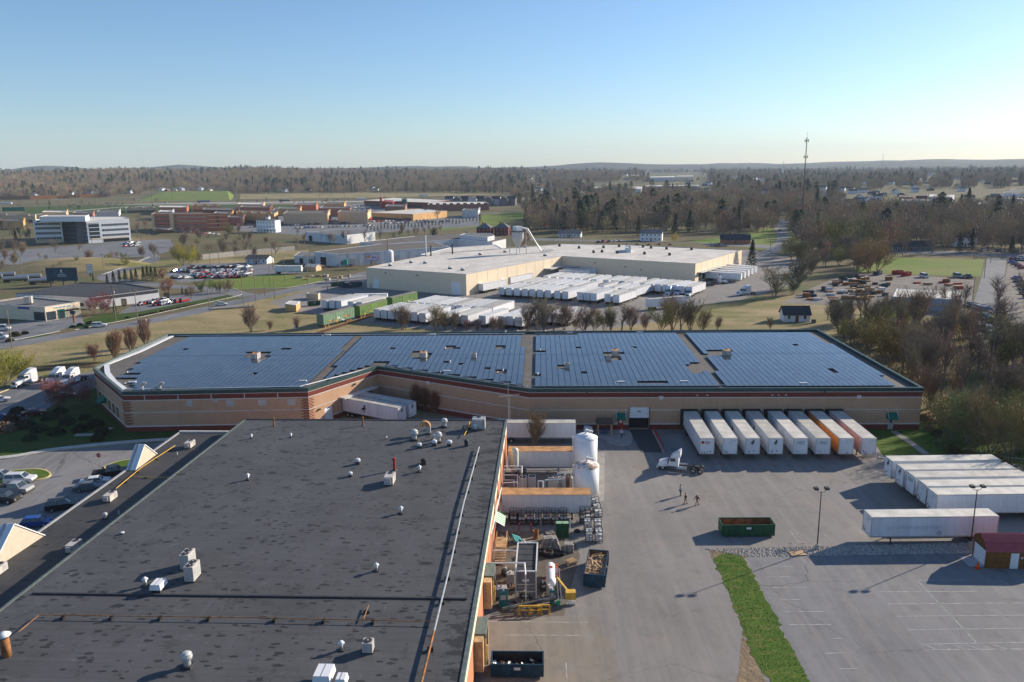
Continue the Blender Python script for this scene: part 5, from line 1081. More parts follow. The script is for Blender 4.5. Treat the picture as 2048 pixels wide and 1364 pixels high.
def facing(Q,o,want=(0,-1)):
 out = []
 for A,B in walls_of(Q):
  d = (B - A).normalized(); n = Vector((d.y,-d.x,0)); c = (A + B) / 2 + o
  if n.dot(Vector((-c.x,-c.y,0))) > 0: out.append((A,B))
 return out
def deco(t,A,B,u,w_,z0,z1,m,nm,k0=.004,k1=.12,lab=None):
 d = (B - A).normalized(); p = A + d * u; return MB().box(-w_ / 2,-k1,z0,w_ / 2,-k0,z1).build(nm,M[m],t,(p.x,p.y,0),math.atan2(d.y,d.x),label=lab)
# --- cream warehouse
t,Q,o = block('cream_warehouse','huge cream walled warehouse with a pale flat roof behind the trailer yard','warehouse',[(732,535),(932,548),(1124,512),(1391,527),(1484,500),(1255,489),(1130,487),(1000,497),(880,506),(800,521)],9.0,'cream','white_roof',.3,'beige_metal',seams=7.5)
F4 = facing(Q,o)
F4.sort(key=lambda e: proj(*(((e[0] + e[1]) / 2) + o))[0])
A,B = F4[0]; L = (B - A).length
def od(A,B,u,w_,h_): d_ = deco(t,A,B,u,w_,.05,h_,'white','overhead_door',.004,.1); return d_
od(A,B,5.5,3.0,4.2); deco(t,A,B,2.2,1.1,.05,2.2,'grey_metal','door'); od(A,B,L - 5.0,4.6,5.4);
for u in (11,28): deco(t,A,B,u,.6,7.0,7.3,'dark_metal','wall_lamp',0,.5)
A,B = F4[1]; L = (B - A).length
for u in (10,26): od(A,B,u,3.2,4.2)
deco(t,A,B,L - 9,15,4.4,4.7,'stone','canopy',0,4.0)
A,B = F4[2]; L = (B - A).length
for u,z in ((18,6.5),(34,5.5),(42,4.5)): deco(t,A,B,u,.7,z,z + .35,'dark_metal','wall_lamp',0,.5)
deco(t,A,B,6,7,4.4,4.65,'stone','canopy',0,3.5)
A,B = F4[3]; deco(t,A,B,16,26,4.6,4.8,'stone','canopy',0,2.5)
for k in range(5): deco(t,A,B,6 + k * 4.6,3.0,1.1,4.0,'interior','dock_door')
rv = k_boxfan(1.3,1.4,'dark_metal'); wb = k_boxfan(1.6,1.2)
fans = [(1119,493),(1158,497),(1187,506),(1204,505),(1235,507),(1238,494),(1286,495),(1302,497),(1289,509),(1333,499),(1339,511),(1383,500),(1207,496),(900,538),(850,527),(822,526),(925,541),(780,532),(1050,495),(1090,512),(960,510),(1010,505)]
for n_,(px_,py_) in enumerate(sorted(fans)): dk_ = px_ > 1100; (rv if dk_ else wb).place('%s roof fan on the cream warehouse, %s from the left' % ('dark' if dk_ else 'pale',ordn(n_ + 1)),G(px_,py_,8.7),R(33),1,'roof fans on the cream warehouse')
t,_,_ = block('penthouse','small white roof penthouse standing on the cream warehouse','penthouse',[(1250,491),(1262,491.5),(1262,496),(1250,495)],11.0,'white','white',base=8.7)
# dust hopper with inclined ducts
p = G(1036,508,8.7); t = thing('dust_hopper','dust collector hopper on legs with sloping ducts above the cream warehouse','dust collector',p,R(33))
MB().lathe([(.5,3.0),(3.0,8.0),(3.0,11.0),(2.6,11.4)],14).build('hopper',M['grey_metal'],t); MB().box(-3.2,-3.2,11.4,3.2,3.2,11.7).build('platform',M['dark_metal'],t)
for x in (-3,3):
 for y in (-3,3): MB().beam((x,y,0),(x,y,11.4),.25).build('leg',M['grey_metal'],t)
MB().box(-2,-2,11.7,1.5,1.5,14.0).build('fan_house',M['white_dirty'],t)
for k in range(3): MB().pipe([(2,-1.5 + k,13.2),(5,-1.5 + k,12.5),(12 + k,-3 + k,1.0),(20,-3 + k,.8)],.35).build('sloping_duct',M['steel'],t)
p = G(779,527,7.0); t = thing('white_silo','white cylindrical silo rising at the rear left of the cream warehouse','silo',(p.x,p.y,0),0); MB().lathe([(2.1,0),(2.1,12.8),(1.4,13.4),(.2,13.8)],20).build('shell',M['white_dirty'],t,smooth=False); MB().beam((-.5,-.3,13.4),(-.5,-.3,19.5),.35).build('stack',M['rust'],t); MB().box(-2.15,-.3,.2,-2.1,.3,12.5).build('ladder',M['grey_metal'],t)
for px_,py_,h_,lb in ((852,511,10,'tall white steam stack on the rear white roof'),(905,508,5,'short dark roof stack on the rear white roof'),(862,512,5,'short black roof stack beside the steam stack')):
 k = k_pipe(h_,.35,'white_dirty' if h_ > 6 else 'dark_metal'); k.place(lb,G(px_,py_,8.7))
# office hut and conveyors at its right end
t,Q,o = block('yard_office','small pale yard office with a dark roof at the corner of the cream warehouse','hut',[(1351,546),(1387,548),(1392,541),(1357,540)],3.4,'pale_wall','shingle_dark',.1)
A,B = facing(Q,o)[0]; glazed(t,A,B,0,1,2,1.1,1.3,'glass',u0=.5,u1=(B - A).length - .5)
# --- sheds and warehouses behind
t,Q,o = block('brown_roof_warehouse','white warehouse with a wide brown flat roof behind the cream one','warehouse',[(628,503.5),(677,508),(899,493),(868,484),(760,488)],7.0,'pale_wall','roof_ballast',.1,'white',seams=6)
ff = facing(Q,o); ff.sort(key=lambda e: proj(*(((e[0] + e[1]) / 2) + o))[0]); A,B = ff[0]; deco(t,A,B,8,5,.1,4.5,'interior','doorway'); A,B = ff[-1]
for u in (8,20,34,50): deco(t,A,B,u,3.5,.1,4,'grey_metal','overhead_door')
t,Q,o = block('low_white_extension','low grey white lean-to at the left end of the brown-roofed warehouse','lean-to',[(588,511),(627,514),(640,506),(600,503)],4.2,'pale_wall','shingle_grey',.1)
A,B = facing(Q,o)[0]; deco(t,A,B,6,3,.1,3,'interior','doorway'); deco(t,A,B,14,3,.1,3,'glass','window')
block('grey_roof_warehouse','long warehouse with a dark grey flat roof behind the cream warehouse','warehouse',[(720,484),(765,488),(915,478),(985,484),(1012,478),(940,468),(830,472)],7.0,'pale_wall','roof_ballast',.2,'white')
block('rear_white_roof','low white roofed hall between the cream and brown-roofed warehouses','warehouse',[(840,509),(905,513),(1005,497),(990,489),(900,495)],8.0,'pale_wall','white_roof',.2,'white')
t,Q,o = block('white_upper_hall','narrow white raised hall with blue stairs on the grey roof','hall',[(920,470),(975,474),(989,471),(980,466),(930,466)],9.5,'pale_wall','shingle_grey',.2,'white')
A,B = facing(Q,o)[0]; glazed(t,A,B,4.5,1,6,1.2,1.2,'glass_blue')
t,Q,o = block('white_shed_warehouse','long white shed with a dark roof below the shopping centre car park','warehouse',[(611,464),(694,470),(750,464),(735,458),(668,460)],6.5,'white_dirty','shingle_grey',.1,'white')
A,B = facing(Q,o)[0]; deco(t,A,B,6,4,.1,4,'interior','doorway'); deco(t,A,B,22,4,.1,4,'white','overhead_door')
t,Q,o = block('dark_roof_showroom','low building with a charcoal roof and grey side wall by the road','showroom',[(32,586),(180,594),(317,577),(252,567),(160,565)],4.8,'pale_wall','membrane_low' if False else 'shingle_dark',.3,'dark_metal')
ff = facing(Q,o); ff.sort(key=lambda e: proj(*(((e[0] + e[1]) / 2) + o))[0]); A,B = ff[-1]; deco(t,A,B,(B - A).length / 2,(B - A).length - .5,3.2,4.4,'shingle_dark','fascia_band'); deco(t,A,B,30,2.5,.1,2.8,'interior','doorway')
glazed(t,*ff[0],0,1,7,2.0,1.6,'glass',u1=(ff[0][1] - ff[0][0]).length - 2)
t,Q,o = block('beige_shop','beige corner shop with blue signs and a green doorway at the left edge','shop',[(-42,606),(89,613.5),(159,603),(55,592.5)],5.2,'cream','shingle_grey',.5,'stone')
ff = facing(Q,o); ff.sort(key=lambda e: proj(*(((e[0] + e[1]) / 2) + o))[0]); A,B = ff[0]; L = (B - A).length
deco(t,A,B,L - 3.0,5,.2,3.2,'glass','shop_window'); deco(t,A,B,L - 10,5.5,3.9,4.7,'sign_blue' if 'sign_blue' in M else 'navy_paint','sign_board')
A2,B2 = ff[-1]; L2 = (B2 - A2).length; deco(t,A2,B2,2.0,3.2,.2,3.2,'glass','shop_window'); deco(t,A2,B2,5.6,2.6,.2,3.5,'green_awning','doorway_surround'); deco(t,A2,B2,5.6,1.6,.1,2.4,'glass','door',.12,.14)
sg = deco(t,A2,B2,L2 / 2,L2 * .48,3.95,4.6,'white','sign_board',.004,.1);
for k in range(12):
 MB().box(-L2 * .22 + k * L2 * .037,-.12,4.08 + (k % 3) * .04,-L2 * .22 + k * L2 * .037 + L2 * .025,-.1,4.42 + (k % 2) * .06).build('sign_letter',M['navy_paint'],sg)
for k in range(4): deco(t,A2,B2,L2 * (.42 + k * .15),2.0,2.4,3.0,'dark','shop_window')
k_rtu(2.6,2.0,2.2).place('large silver rooftop unit on the beige corner shop',G(58,607,4.9),R(20),1.2)
# --- glass and white office building
t,Q,o = block('office_building','four storey white office building with ribbon windows and a dark brick stair core','office building',[(66,441),(122,440),(125,438.5),(150,438.5),(172,441),(258,437),(248,432.5),(95,433)],17.0,'white','white_roof',.4,'white')
ff = facing(Q,o); ff.sort(key=lambda e: proj(*(((e[0] + e[1]) / 2) + o))[0])
def ribbon(A,B,z,h_,u0,u1,n,m='glass'):
 f = deco(t,A,B,(u0 + u1) / 2,u1 - u0,z,z + h_,m,'ribbon_window',.004,.1)
 for k in range(1,n): x = -(u1 - u0) / 2 + (u1 - u0) * k / n; MB().box(x - .12,-.16,z,x + .12,-.1,z + h_).build('mullion',M['white'],f)
A,B = ff[0]; L = (B - A).length
for z in (3.2,7.0,10.8,14.0): ribbon(A,B,z - .6,1.7,1,L - 1.2,10)
deco(t,A,B,L / 2,L - .4,.1,2.5,'beige_wall','base_course'); deco(t,A,B,L * .28,L * .3,15.8,16.6,'navy_paint','sign_letters')
for A,B in ff[1:-1]:
 L = (B - A).length
 if L > 6:
  deco(t,A,B,L / 2,L - .6,.5,15.5,'glass_blue','curtain_wall',.004,.2)
  for k in range(5): deco(t,A,B,L / 2,L - .4,2.9 + k * 3.1,3.15 + k * 3.1,'grey_metal','spandrel',.2,.3)
A,B = ff[-1]; L = (B - A).length
deco(t,A,B,L * .16,L * .24,3.6,15.0,'glass','curtain_wall',.004,.1)
for k in range(4): deco(t,A,B,L * .16,L * .25,6.4 + k * 2.9 - .9,6.8 + k * 2.9 - .9,'white','spandrel',.1,.2)
for z in (4.6,8.4,12.2): ribbon(A,B,z,1.6,L * .34,L - 1.2,12)
deco(t,A,B,L * .65,L * .6,.3,2.6,'dark','ground_floor_window'); deco(t,A,B,L * .5,L * .9,2.8,3.6,'cream','sign_band',.004,.2)
block('stair_core','dark grey brick stair core between the two white wings of the office','stair core',[(151,437.5),(171,437),(171,433),(153,433)],18.2,'shingle_grey','roof_ballast')
block('roof_plant_room','white plant room on top of the glass fronted office','plant room',[(78,433),(170,432.5),(178,429),(95,429.5)],20.5,'white','white_roof',base=16.6)
# --- brick hotel
t,Q,o = block('brick_hotel','long red and tan brick hotel with rows of windows beside the highway','hotel',[(302,427.5),(414,428),(455,427),(380,424.5),(310,424.5)],15.0,'red_brick2' if 'red_brick2' in M else 'red_brick','roof_ballast',.4,'beige_wall')
ff = facing(Q,o); ff.sort(key=lambda e: proj(*(((e[0] + e[1]) / 2) + o))[0]); A,B = ff[0]; L = (B - A).length
for f_ in range(4): glazed(t,A,B,0,1,22,1.6,1.6,'glass','stone',1.2 + 3.4 * f_,u0=1,u1=L - 1)
deco(t,A,B,L * .37,L * .07,.1,14.8,'beige_wall','brick_pier',.004,.6); deco(t,A,B,L * .03,L * .05,.1,14.8,'beige_wall','brick_pier',.004,.6)
A,B = ff[-1]; L = (B - A).length
for z in (3,6.4,9.8,13.2): deco(t,A,B,L / 2,L - .2,z,z + .5,'beige_wall','string_course')
for z in (4,7.4,10.8): deco(t,A,B,L * .5,1.4,z,z + 1.8,'glass','window')
block('hotel_porch','dark flat entrance canopy in front of the brick hotel','canopy',[(308,456),(336,459),(344,456),(318,453.5)],4.2,'dark_metal','shingle_grey',base=3.6)
# --- shops
def store(name,label,pts,z,wm,rm,aw=None,n=0,cop='stone',win=True,group=None):
 t,Q,o = block(name,label,'shop',pts,z,wm,rm,.4,cop,group); ff = facing(Q,o); A,B = max(ff,key=lambda e: (e[1] - e[0]).length); L = (B - A).length
 if win: deco(t,A,B,L / 2,L * .9,.2,3.0,'glass','shop_front')
 for k in range(n):
  u = L * (k + .5) / n; deco(t,A,B,u,L / n * .5,z - .4,z + 1.6,wm,'parapet_gable',-.3,.5)
  if aw: deco(t,A,B,u,L / n * .42,3.0,4.4,aw,'awning',0,1.6)
 return t
store('shop_block','tan shop block with dark parapets, leftmost of the shopping strip',[(472,424.5),(548,427.5),(556,423),(480,420)],10.5,'sunlit_wall','roof_ballast',None,4)
store('shop_block','tan shop block with red awnings left of centre in the shopping strip',[(566,427),(655,426),(660,421),(575,421)],11,'beige_wall','roof_ballast','red',4)
store('shop_block','brick and tan shop block with red awnings in the middle of the strip',[(675,423.5),(735,424.5),(742,420.5),(682,419.5)],11,'beige_wall','roof_ballast','red',3)
store('long_glass_store','long flat store with dark glazing and a lit orange end wall',[(737,425),(826,428),(894,421.5),(840,417)],7.0,'sunlit_wall' if 'sunlit_wall' in M else 'beige_wall','white_roof',None,0,'beige_metal')
store('brick_store','wide plain red brick store with pilasters right of the red entrance store',[(855,409),(978,407.5),(972,403),(860,403.5)],8.0,'pink_brick' if 'pink_brick' in M else 'red_brick','white_roof',None,9,'stone',False)
t = store('red_entrance_store','long flat store with a bright red entrance block and tower',[(728,401),(860,405),(900,400),(790,395)],7.5,'red_brick','white_roof',None,0)
block('red_entrance_block','bright red entrance block on the long flat store','entrance block',[(765,402),(786,404),(788,401),(768,399.5)],9.5,'red','red'); block('red_sign_tower','tall bright red sign tower on the long flat store','sign tower',[(759,394),(763.5,394.2),(764,393),(760,393)],15.0,'red','red'); block('green_entrance_block','dark green entrance block right of the red one','entrance block',[(803,398),(813,399),(815,397),(805,396)],11.0,'green_awning','roof_ballast')
store('shop_block','low brown shop block between two rows of parked cars',[(480,414),(540,414.5),(545,411),(486,410.5)],9,'red_brick2','roof_ballast',None,3)
store('shop_block','small grey shop block behind the white villa',[(556,417),(600,417),(603,414),(560,413.5)],8,'sunlit_wall','shingle_grey',None,2)
store('shop_block','brown shop block with dark parapets right of the red awnings',[(640,416),(700,416.5),(702,413),(645,412.5)],9,'red_brick2','roof_ballast',None,3)
store('tan_store','orange tan store on the far side of the hotel',[(250,416.5),(312,415.5),(305,413),(255,413)],6,'beige_wall','roof_ballast',None,3)
store('dark_parapet_store','dark brown and tan stepped store behind the hotel',[(382,411.5),(440,411),(438,407),(388,407)],7.5,'sunlit_wall' if 'sunlit_wall' in M else 'beige_wall','roof_ballast',None,3)
store('brown_store','brown shop building between the hotel and the shopping strip',[(405,419),(472,420),(475,415),(410,415)],6.5,'red_brick','roof_ballast',None,3); store('beige_mall','beige mall block with a round sign gable at the left edge',[(-60,428),(70,431.5),(72,427.5),(-50,424)],7.5,'beige_wall','roof_ballast',None,3)
for n_,(x,y,w2,wm) in enumerate(((20,441,26,'sunlit_wall'),(108,424,24,'beige_wall'),(165,426,20,'pink_brick'),(215,423,22,'pale_wall'),(345,414,28,'red_brick2'),(445,426,18,'sunlit_wall'),(470,434,16,'pink_brick'),(500,408,26,'beige_wall'),(610,409,22,'red_brick2'),(668,407,20,'sunlit_wall'),(330,423,14,'pale_wall'),(790,412,20,'pink_brick'),(940,420,16,'pale_wall'))):
 store('commercial_block','%s commercial block in the far business strip, %s from the left' % (dict(sunlit_wall='sunlit tan',beige_wall='tan',pink_brick='pinkish brick',pale_wall='pale grey',red_brick2='red brick')[wm],ordn(n_ + 1)),[(x - w2,y),(x + w2,y + .6),(x + w2 + 4,y - 3),(x - w2 + 6,y - 3.4)],8 + n_ % 3,wm,('roof_ballast','white_roof','shingle_grey')[n_ % 3],None,2 + n_ % 2,'stone',True,'commercial blocks beyond the offices')
# --- houses
def house(name,label,px,py,w_,d,az,wm,rm,hw=2.8,hr=2.2,storeys=1,group=None,chim=True,cat='house',wins=True,hip=False):
 p = G(px,py); t = thing(name,label,cat,p,-R(az),group); x,y = w_ / 2,d / 2; h_ = hw * storeys
 for a,b in (((-x,-y),(x,-y)),((x,y),(-x,y))): MB().poly([(a[0],a[1],0),(b[0],b[1],0),(b[0],b[1],h_),(a[0],a[1],h_)]).build('wall',M[wm],t)
 for s in (-1,1): MB().poly([(s * x,-y * s,0),(s * x,y * s,0),(s * x,y * s,h_)] + ([] if hip else [(s * x,0,h_ + hr)]) + [(s * x,-y * s,h_)]).build('gable_wall' if not hip else 'wall',M[wm],t)
 k = x if not hip else x - y * .9
 for s in (-1,1):
  o = .4; sl = hr / y; rp = MB().hexa([(-x - o,s * (y + o),h_ - o * sl),(x + o,s * (y + o),h_ - o * sl),(k + (0 if hip else o),0,h_ + hr),(-k - (0 if hip else o),0,h_ + hr),(-x - o,s * (y + o),h_ - o * sl + .15),(x + o,s * (y + o),h_ - o * sl + .15),(k + (0 if hip else o),0,h_ + hr + .15),(-k - (0 if hip else o),0,h_ + hr + .15)]); rf = rp.build('roof_slope',M[rm],t)
  if hip: MB().poly([(s * (x + o),-y - o,h_ - o * sl + .1),(s * (x + o),y + o,h_ - o * sl + .1),(s * k,0,h_ + hr + .1)]).build('roof_slope',M[rm],t)
 if chim: MB().box(-x * .4,.2,h_ + .3,-x * .4 + .7,.9,h_ + hr + 1.1).build('chimney',M['red_brick'],rf)
 if wins:
  a,b = Vector((-x,-y,0)),Vector((x,-y,0)); n = max(2,int(w_ / 2.8))
  for f_ in range(storeys): glazed(t,a,b,0,1,n,.95,1.3,'glass','white',.9 + hw * f_,u0=.4,u1=w_ - .4)
  deco(t,a,b,w_ * .5,1.0,.02,2.1,'brown_stain','door')
 return t
house('white_shed_house','small white outbuilding with a dark gable roof in the field behind the warehouse',1589,641,8.6,5.2,3,'white','shingle_dark',2.6,2.3,chim=False,cat='outbuilding')
house('ranch_house','low pale ranch house among trees left of the red bushes',1140,474,17,9,12,'pale_wall','shingle_grey',3,2.2)
house('split_house','white two storey gabled house behind the row of red bushes',1303,481,15,10,15,'white','shingle_grey',2.7,2.4,2); house('brick_bungalow','red brick bungalow with a white gable and dark roof near the conifer',1470,487,19,10,12,'red_brick2' if 'red_brick2' in M else 'red_brick','shingle_dark',3,3)
house('brick_house','steep roofed brick house half hidden in trees right of centre',1475,455,20,9,60,'red_brick','shingle_grey',4,4); house('dark_house','long dark brown house under conifers at the upper right',1815,500,26,10,4,'shingle_grey','shingle_dark',3,2.6)
house('victorian_house','red brick house with a hipped roof behind the grey roofs, left of two',970,471,11,11,10,'red_brick','shingle_grey',3.2,3.2,2,hip=True); house('victorian_house','red brick house with a hipped roof behind the grey roofs, right of two',1005,470,11,11,10,'red_brick','shingle_grey',3.2,3.2,2,hip=True)
house('cottage','small white cottage with a brown roof by the depot ground',520,526,13,8,12,'pale_wall','roof_ballast',2.8,1.8,chim=False); house('depot_shed','small open sided white roofed shed among depot stacks',627,541,6.5,5,20,'beige_wall','white_roof',2.4,1.0,chim=False,cat='shed',wins=False)
vt = house('white_villa','white three storey villa with a roof cupola at the shopping centre edge',538,464,18,9,14,'white','shingle_grey',3.4,.8,3,hip=True)
MB().box(-1.5,-1.5,11,1.5,1.5,13.2).build('cupola',M['white'],vt); MB().lathe([(2.2,13.2),(.1,15.2)],8).build('cupola_roof',M['shingle_grey'],vt); MB().box(-9,-10,3.2,13,-7.02,3.5).build('porch_roof',M['white'],vt)
for k in range(8): MB().box(-8.8 + k * 3,-9.9,0,-8.55 + k * 3,-9.65,3.2).build('porch_column',M['white'],vt)
for k in range(9): house('townhouse','grey gabled townhouse, %s from the left in the far row' % ordn(k + 1),900 + k * 15.5,410 + (k % 2) * .6 + k * .1,12,12,100 if k % 2 else 12,'shingle_grey' if k % 3 else 'pale_wall','shingle_dark',3.1,3.6,3,'grey townhouses in a row',chim=False)
hs = [(72,394,0),(110,393,1),(143,391.5,0),(172,390,2),(184,389.5,0),(205,389,1),(259,386.5,0),(325,382.5,0),(335,382.5,2),(352,381.5,1),(364,381,0),(402,381,0),(420,382,1),(570,384,0),(617,382,2),(745,380.5,0),(752,381,1),(1106,407,0),(1050,405,1),(1075,407,0),(1190,396,0),(1235,396,1),(1830,385,0),(1745,390,1),(1705,388,0),(1725,386,0),(1752,388,1),(1790,388,0),(1912,360,0),(1850,368,1),(1783,369,0),(1990,395,2),(2020,391,0),(1640,375,1),(1560,372,0),(1345,360,0),(1362,362,0),(1385,363,2),(1330,361,0),(1310,360,1),(1375,368,0),(1210,370,1),(1975,470,1),(1925,492,0),(2040,440,1)]
r_ = random.Random(12)
for _ in range(84): y_ = r_.uniform(349,412); hs.append((round(r_.uniform(1050,2040) if y_ < 400 else r_.uniform(1640,1760)),round(y_,1),r_.choice((0,0,1,2))))
hs.sort()
for n_,(x,y,q) in enumerate(hs): house('distant_house','%s house glimpsed among distant trees, %s from the left' % (('white','cream','brick')[q],ordn(n_ + 1)),x,y,rnd.uniform(11,15),9,rnd.choice((10,100,40)),('white','cream','red_brick')[q],rnd.choice(('shingle_grey','shingle_dark')),2.9,2.6,2 if q == 0 else 1,'houses among the distant trees',chim=False)
far = [('white_factory','long white commercial block with a dome, far off in the woods centre',[(1250,377),(1282,378),(1284,373),(1255,372)],8,'white','white_roof'),('white_factory','low white commercial roof left of the domed block in far woods',[(1188,376),(1235,376.5),(1236,373),(1190,373)],7,'white','white_roof'),('grey_block','grey commercial block right of the domed one in far woods',[(1290,373),(1400,372),(1395,369),(1295,370)],8,'pale_wall','white_roof'),
       ('long_white_store','long white roofed store in the town at the upper right',[(1862,411),(2060,414),(2060,404),(1880,404)],7,'pale_wall','white_roof'),('town_block','red brick town block left of the white roofs at the upper right',[(1798,394),(1825,394),(1827,390),(1800,390)],8,'red_brick','roof_ballast'),('town_block','grey town block with regular windows at the upper right',[(1800,401),(1870,402),(1870,398),(1805,397)],8,'pale_wall','shingle_grey'),
       ('town_block','second red brick town block at the upper right',[(1832,391),(1855,391),(1856,388),(1833,388)],8,'red_brick','roof_ballast'),('town_block','white town block beside the dark round tree at the upper right',[(1858,393),(1905,394),(1909,389),(1860,388)],8,'white','white_roof'),('church','dark roofed long hall at the far right of the town',[(2005,386),(2060,388),(2060,378),(2030,377)],10,'white','shingle_dark'),('town_block','low white town block far right below the dark roofed hall',[(2015,398),(2080,400),(2080,396),(2020,395)],6,'white','white_roof'),
       ('pale_block','pale institutional block far off right of centre',[(1300,355),(1350,355),(1350,352),(1302,352)],12,'pale_wall','white_roof'),('pale_block','second pale institutional block far off right of centre',[(1262,350),(1290,350),(1290,348),(1263,348)],14,'pale_wall','shingle_grey'),('cream_block','cream walled block far off above the pale ones',[(1352,353),(1386,353.5),(1386,351),(1354,351)],14,'cream','white_roof')]
for nm,lb,pts,z,wm,rm in far:
 t,Q,o = block(nm,lb,'building',pts,z,wm,rm,.3); A,B = max(facing(Q,o),key=lambda e: (e[1] - e[0]).length); glazed(t,A,B,0,2 if z > 6.5 else 1,9,2.0,1.3,'glass','white')
# metal building in the scrap yard
t,Q,o = block('metal_workshop','grey metal workshop with a pale ribbed roof in the scrap yard','workshop',[(1786,593),(1924,599),(1926,583),(1794,577)],4.6,'steel_blue' if 'steel_blue' in M else 'grey_metal','white_roof',.1,'white',seams=3)
A,B = facing(Q,o)[0]; deco(t,A,B,10,18,2.2,2.6,'timber','timber_rail')
# walls and banks
def fence_wall(pts,h_,m,label,cat='wall',name='retaining_wall',th=.4,z0=0):
 P = [G(x,y) for x,y in pts]; t = thing(name,label,cat,P[0])
 for a,b in zip(P,P[1:]):
  L = (b - a).length; n = max(1,int(L / 12)); d = (b - a) / n
  for k in range(n):
   q = a + d * k - P[0]; MB().beam((q.x,q.y,h_ / 2 + z0),(q.x + d.x * .985,q.y + d.y * .985,h_ / 2 + z0),th,h_).build('wall_panel',M[m],t)
 return t
fence_wall([(405,519),(470,512),(590,501)],3.0,'concrete','long pale concrete retaining wall behind the car dealer lot')
fence_wall([(-40,401),(60,400),(215,394)],7,'brown_stain','dark brown sound barrier behind the highway at the left','sound barrier','sound_barrier')
P = [G(-60,409),G(150,405),G(320,403),G(250,395),G(100,396),G(-60,400)]; mb = MB()
mb.poly([P[0],P[1],(P[4].x,P[4].y,5),(P[5].x,P[5].y,5)]); mb.poly([P[1],P[2],(P[3].x,P[3].y,3),(P[4].x,P[4].y,5)]); tag(mb.build('embankment',M['gravel']),kind='structure')
mb = MB(); q = [G(275,402),G(330,402.5),G(460,402),G(482,399)]; zz = [2,12,12,1]; bk_ = [G(285,393),G(330,391),G(455,390.5),G(470,392)]
for i in range(3): mb.poly([q[i],q[i + 1],(bk_[i + 1].x,bk_[i + 1].y,zz[i + 1]),(bk_[i].x,bk_[i].y,zz[i])]); mb.poly([(bk_[i].x,bk_[i].y,zz[i]),(bk_[i + 1].x,bk_[i + 1].y,zz[i + 1]),(bk_[i + 1].x * 1.2,bk_[i + 1].y * 1.2,1),(bk_[i].x * 1.2,bk_[i].y * 1.2,1)])
tag(mb.build('grass_mound',M['meadow']),kind='structure')
# earth mound left of the depot road
c0 = G(150,533); mb = MB();
for r_,z in ((26,0),(19,2.4),(11,4.0),(4,4.6)):
 for i in range(20): a = 2 * math.pi * i / 20; mb.v.append((c0.x + 1.5 * r_ * math.cos(a) * (1 + .1 * math.sin(3 * a)),c0.y + r_ * math.sin(a),z))
for qn in range(3):
 for i in range(20): j = (i + 1) % 20; mb.f.append((qn * 20 + i,qn * 20 + j,qn * 20 + 20 + j,qn * 20 + 20 + i)); mb.m.append(0)
mb.f.append(tuple(60 + i for i in range(20))); mb.m.append(0); tag(mb.build('earth_mound',M['field'],smooth=True),kind='structure')
# billboards
def billboard(px,py,w_,h_,zb,az,m,label,legs=1):
 p = G(px,py); t = thing('billboard',label,'billboard',p,-R(az)); b = MB().box(-w_ / 2,-.3,zb,w_ / 2,.3,zb + h_).build('board',M['dark_metal'],t)
 f = MB().box(-w_ / 2 + .15,-.34,zb + .15,w_ / 2 - .15,-.31,zb + h_ - .15).build('poster',M[m],t)
 for k in range(legs): x = 0 if legs == 1 else -w_ / 2 + 1.5 + k * (w_ - 3) / (legs - 1); MB().lathe([(.35,0),(.35,zb)],10,0,(x,.2,0)).build('post',M['rust'] if legs == 1 else M['dark_metal'],t)
 return t,f
t,f = billboard(127,571,15,6.2,2.2,3,'poster_blue' if 'poster_blue' in M else 'navy_paint','wide dark blue billboard beyond the charcoal roofed showroom',3)
mk = MB().lathe([(.5,0),(.5,.02)],10); mk.xf(Matrix.Translation((0,-.35,7.0)) @ Matrix.Rotation(R(90),4,'X')); mk.build('round_emblem',M['white'],f)
for z,w2 in ((5.9,.9),(5.1,1.9),(4.3,2.2)): MB().box(-w2,-.37,z,w2,-.345,z + .25).build('lettering',M['white_dirty'],f)
t,f = billboard(744,536,7.4,3.6,4.0,5,'poster_pink' if 'poster_pink' in M else 'stone','small pale pink billboard in front of the brown-roofed warehouse'); MB().box(-2.8,-.37,5.4,-.6,-.345,6.6).build('picture_patch',M['yellow'],f); MB().box(.2,-.37,5.6,2.6,-.345,6.0).build('lettering',M['dark'],f)
t,f = billboard(181,553,3.0,4.6,1.6,5,'white','white pylon sign right of the blue billboard',2); MB().box(-1.1,-.37,4.6,1.1,-.345,5.2).build('lettering',M['grey_metal'],f); MB().box(-1.1,-.37,3.4,1.1,-.345,3.8).build('lettering',M['grey_metal'],f)
t,f = billboard(249,612,2.0,2.6,.3,5,'beige_wall','beige pylon sign at the showroom car park',2); t,f = billboard(148,645,1.9,1.2,3.0,8,'navy_paint','blue pole sign on the forecourt verge of the corner shop')
t,f = billboard(29,433,28,5,6.5,88 - 88,'green_awning','green highway sign gantry at the far left',2)
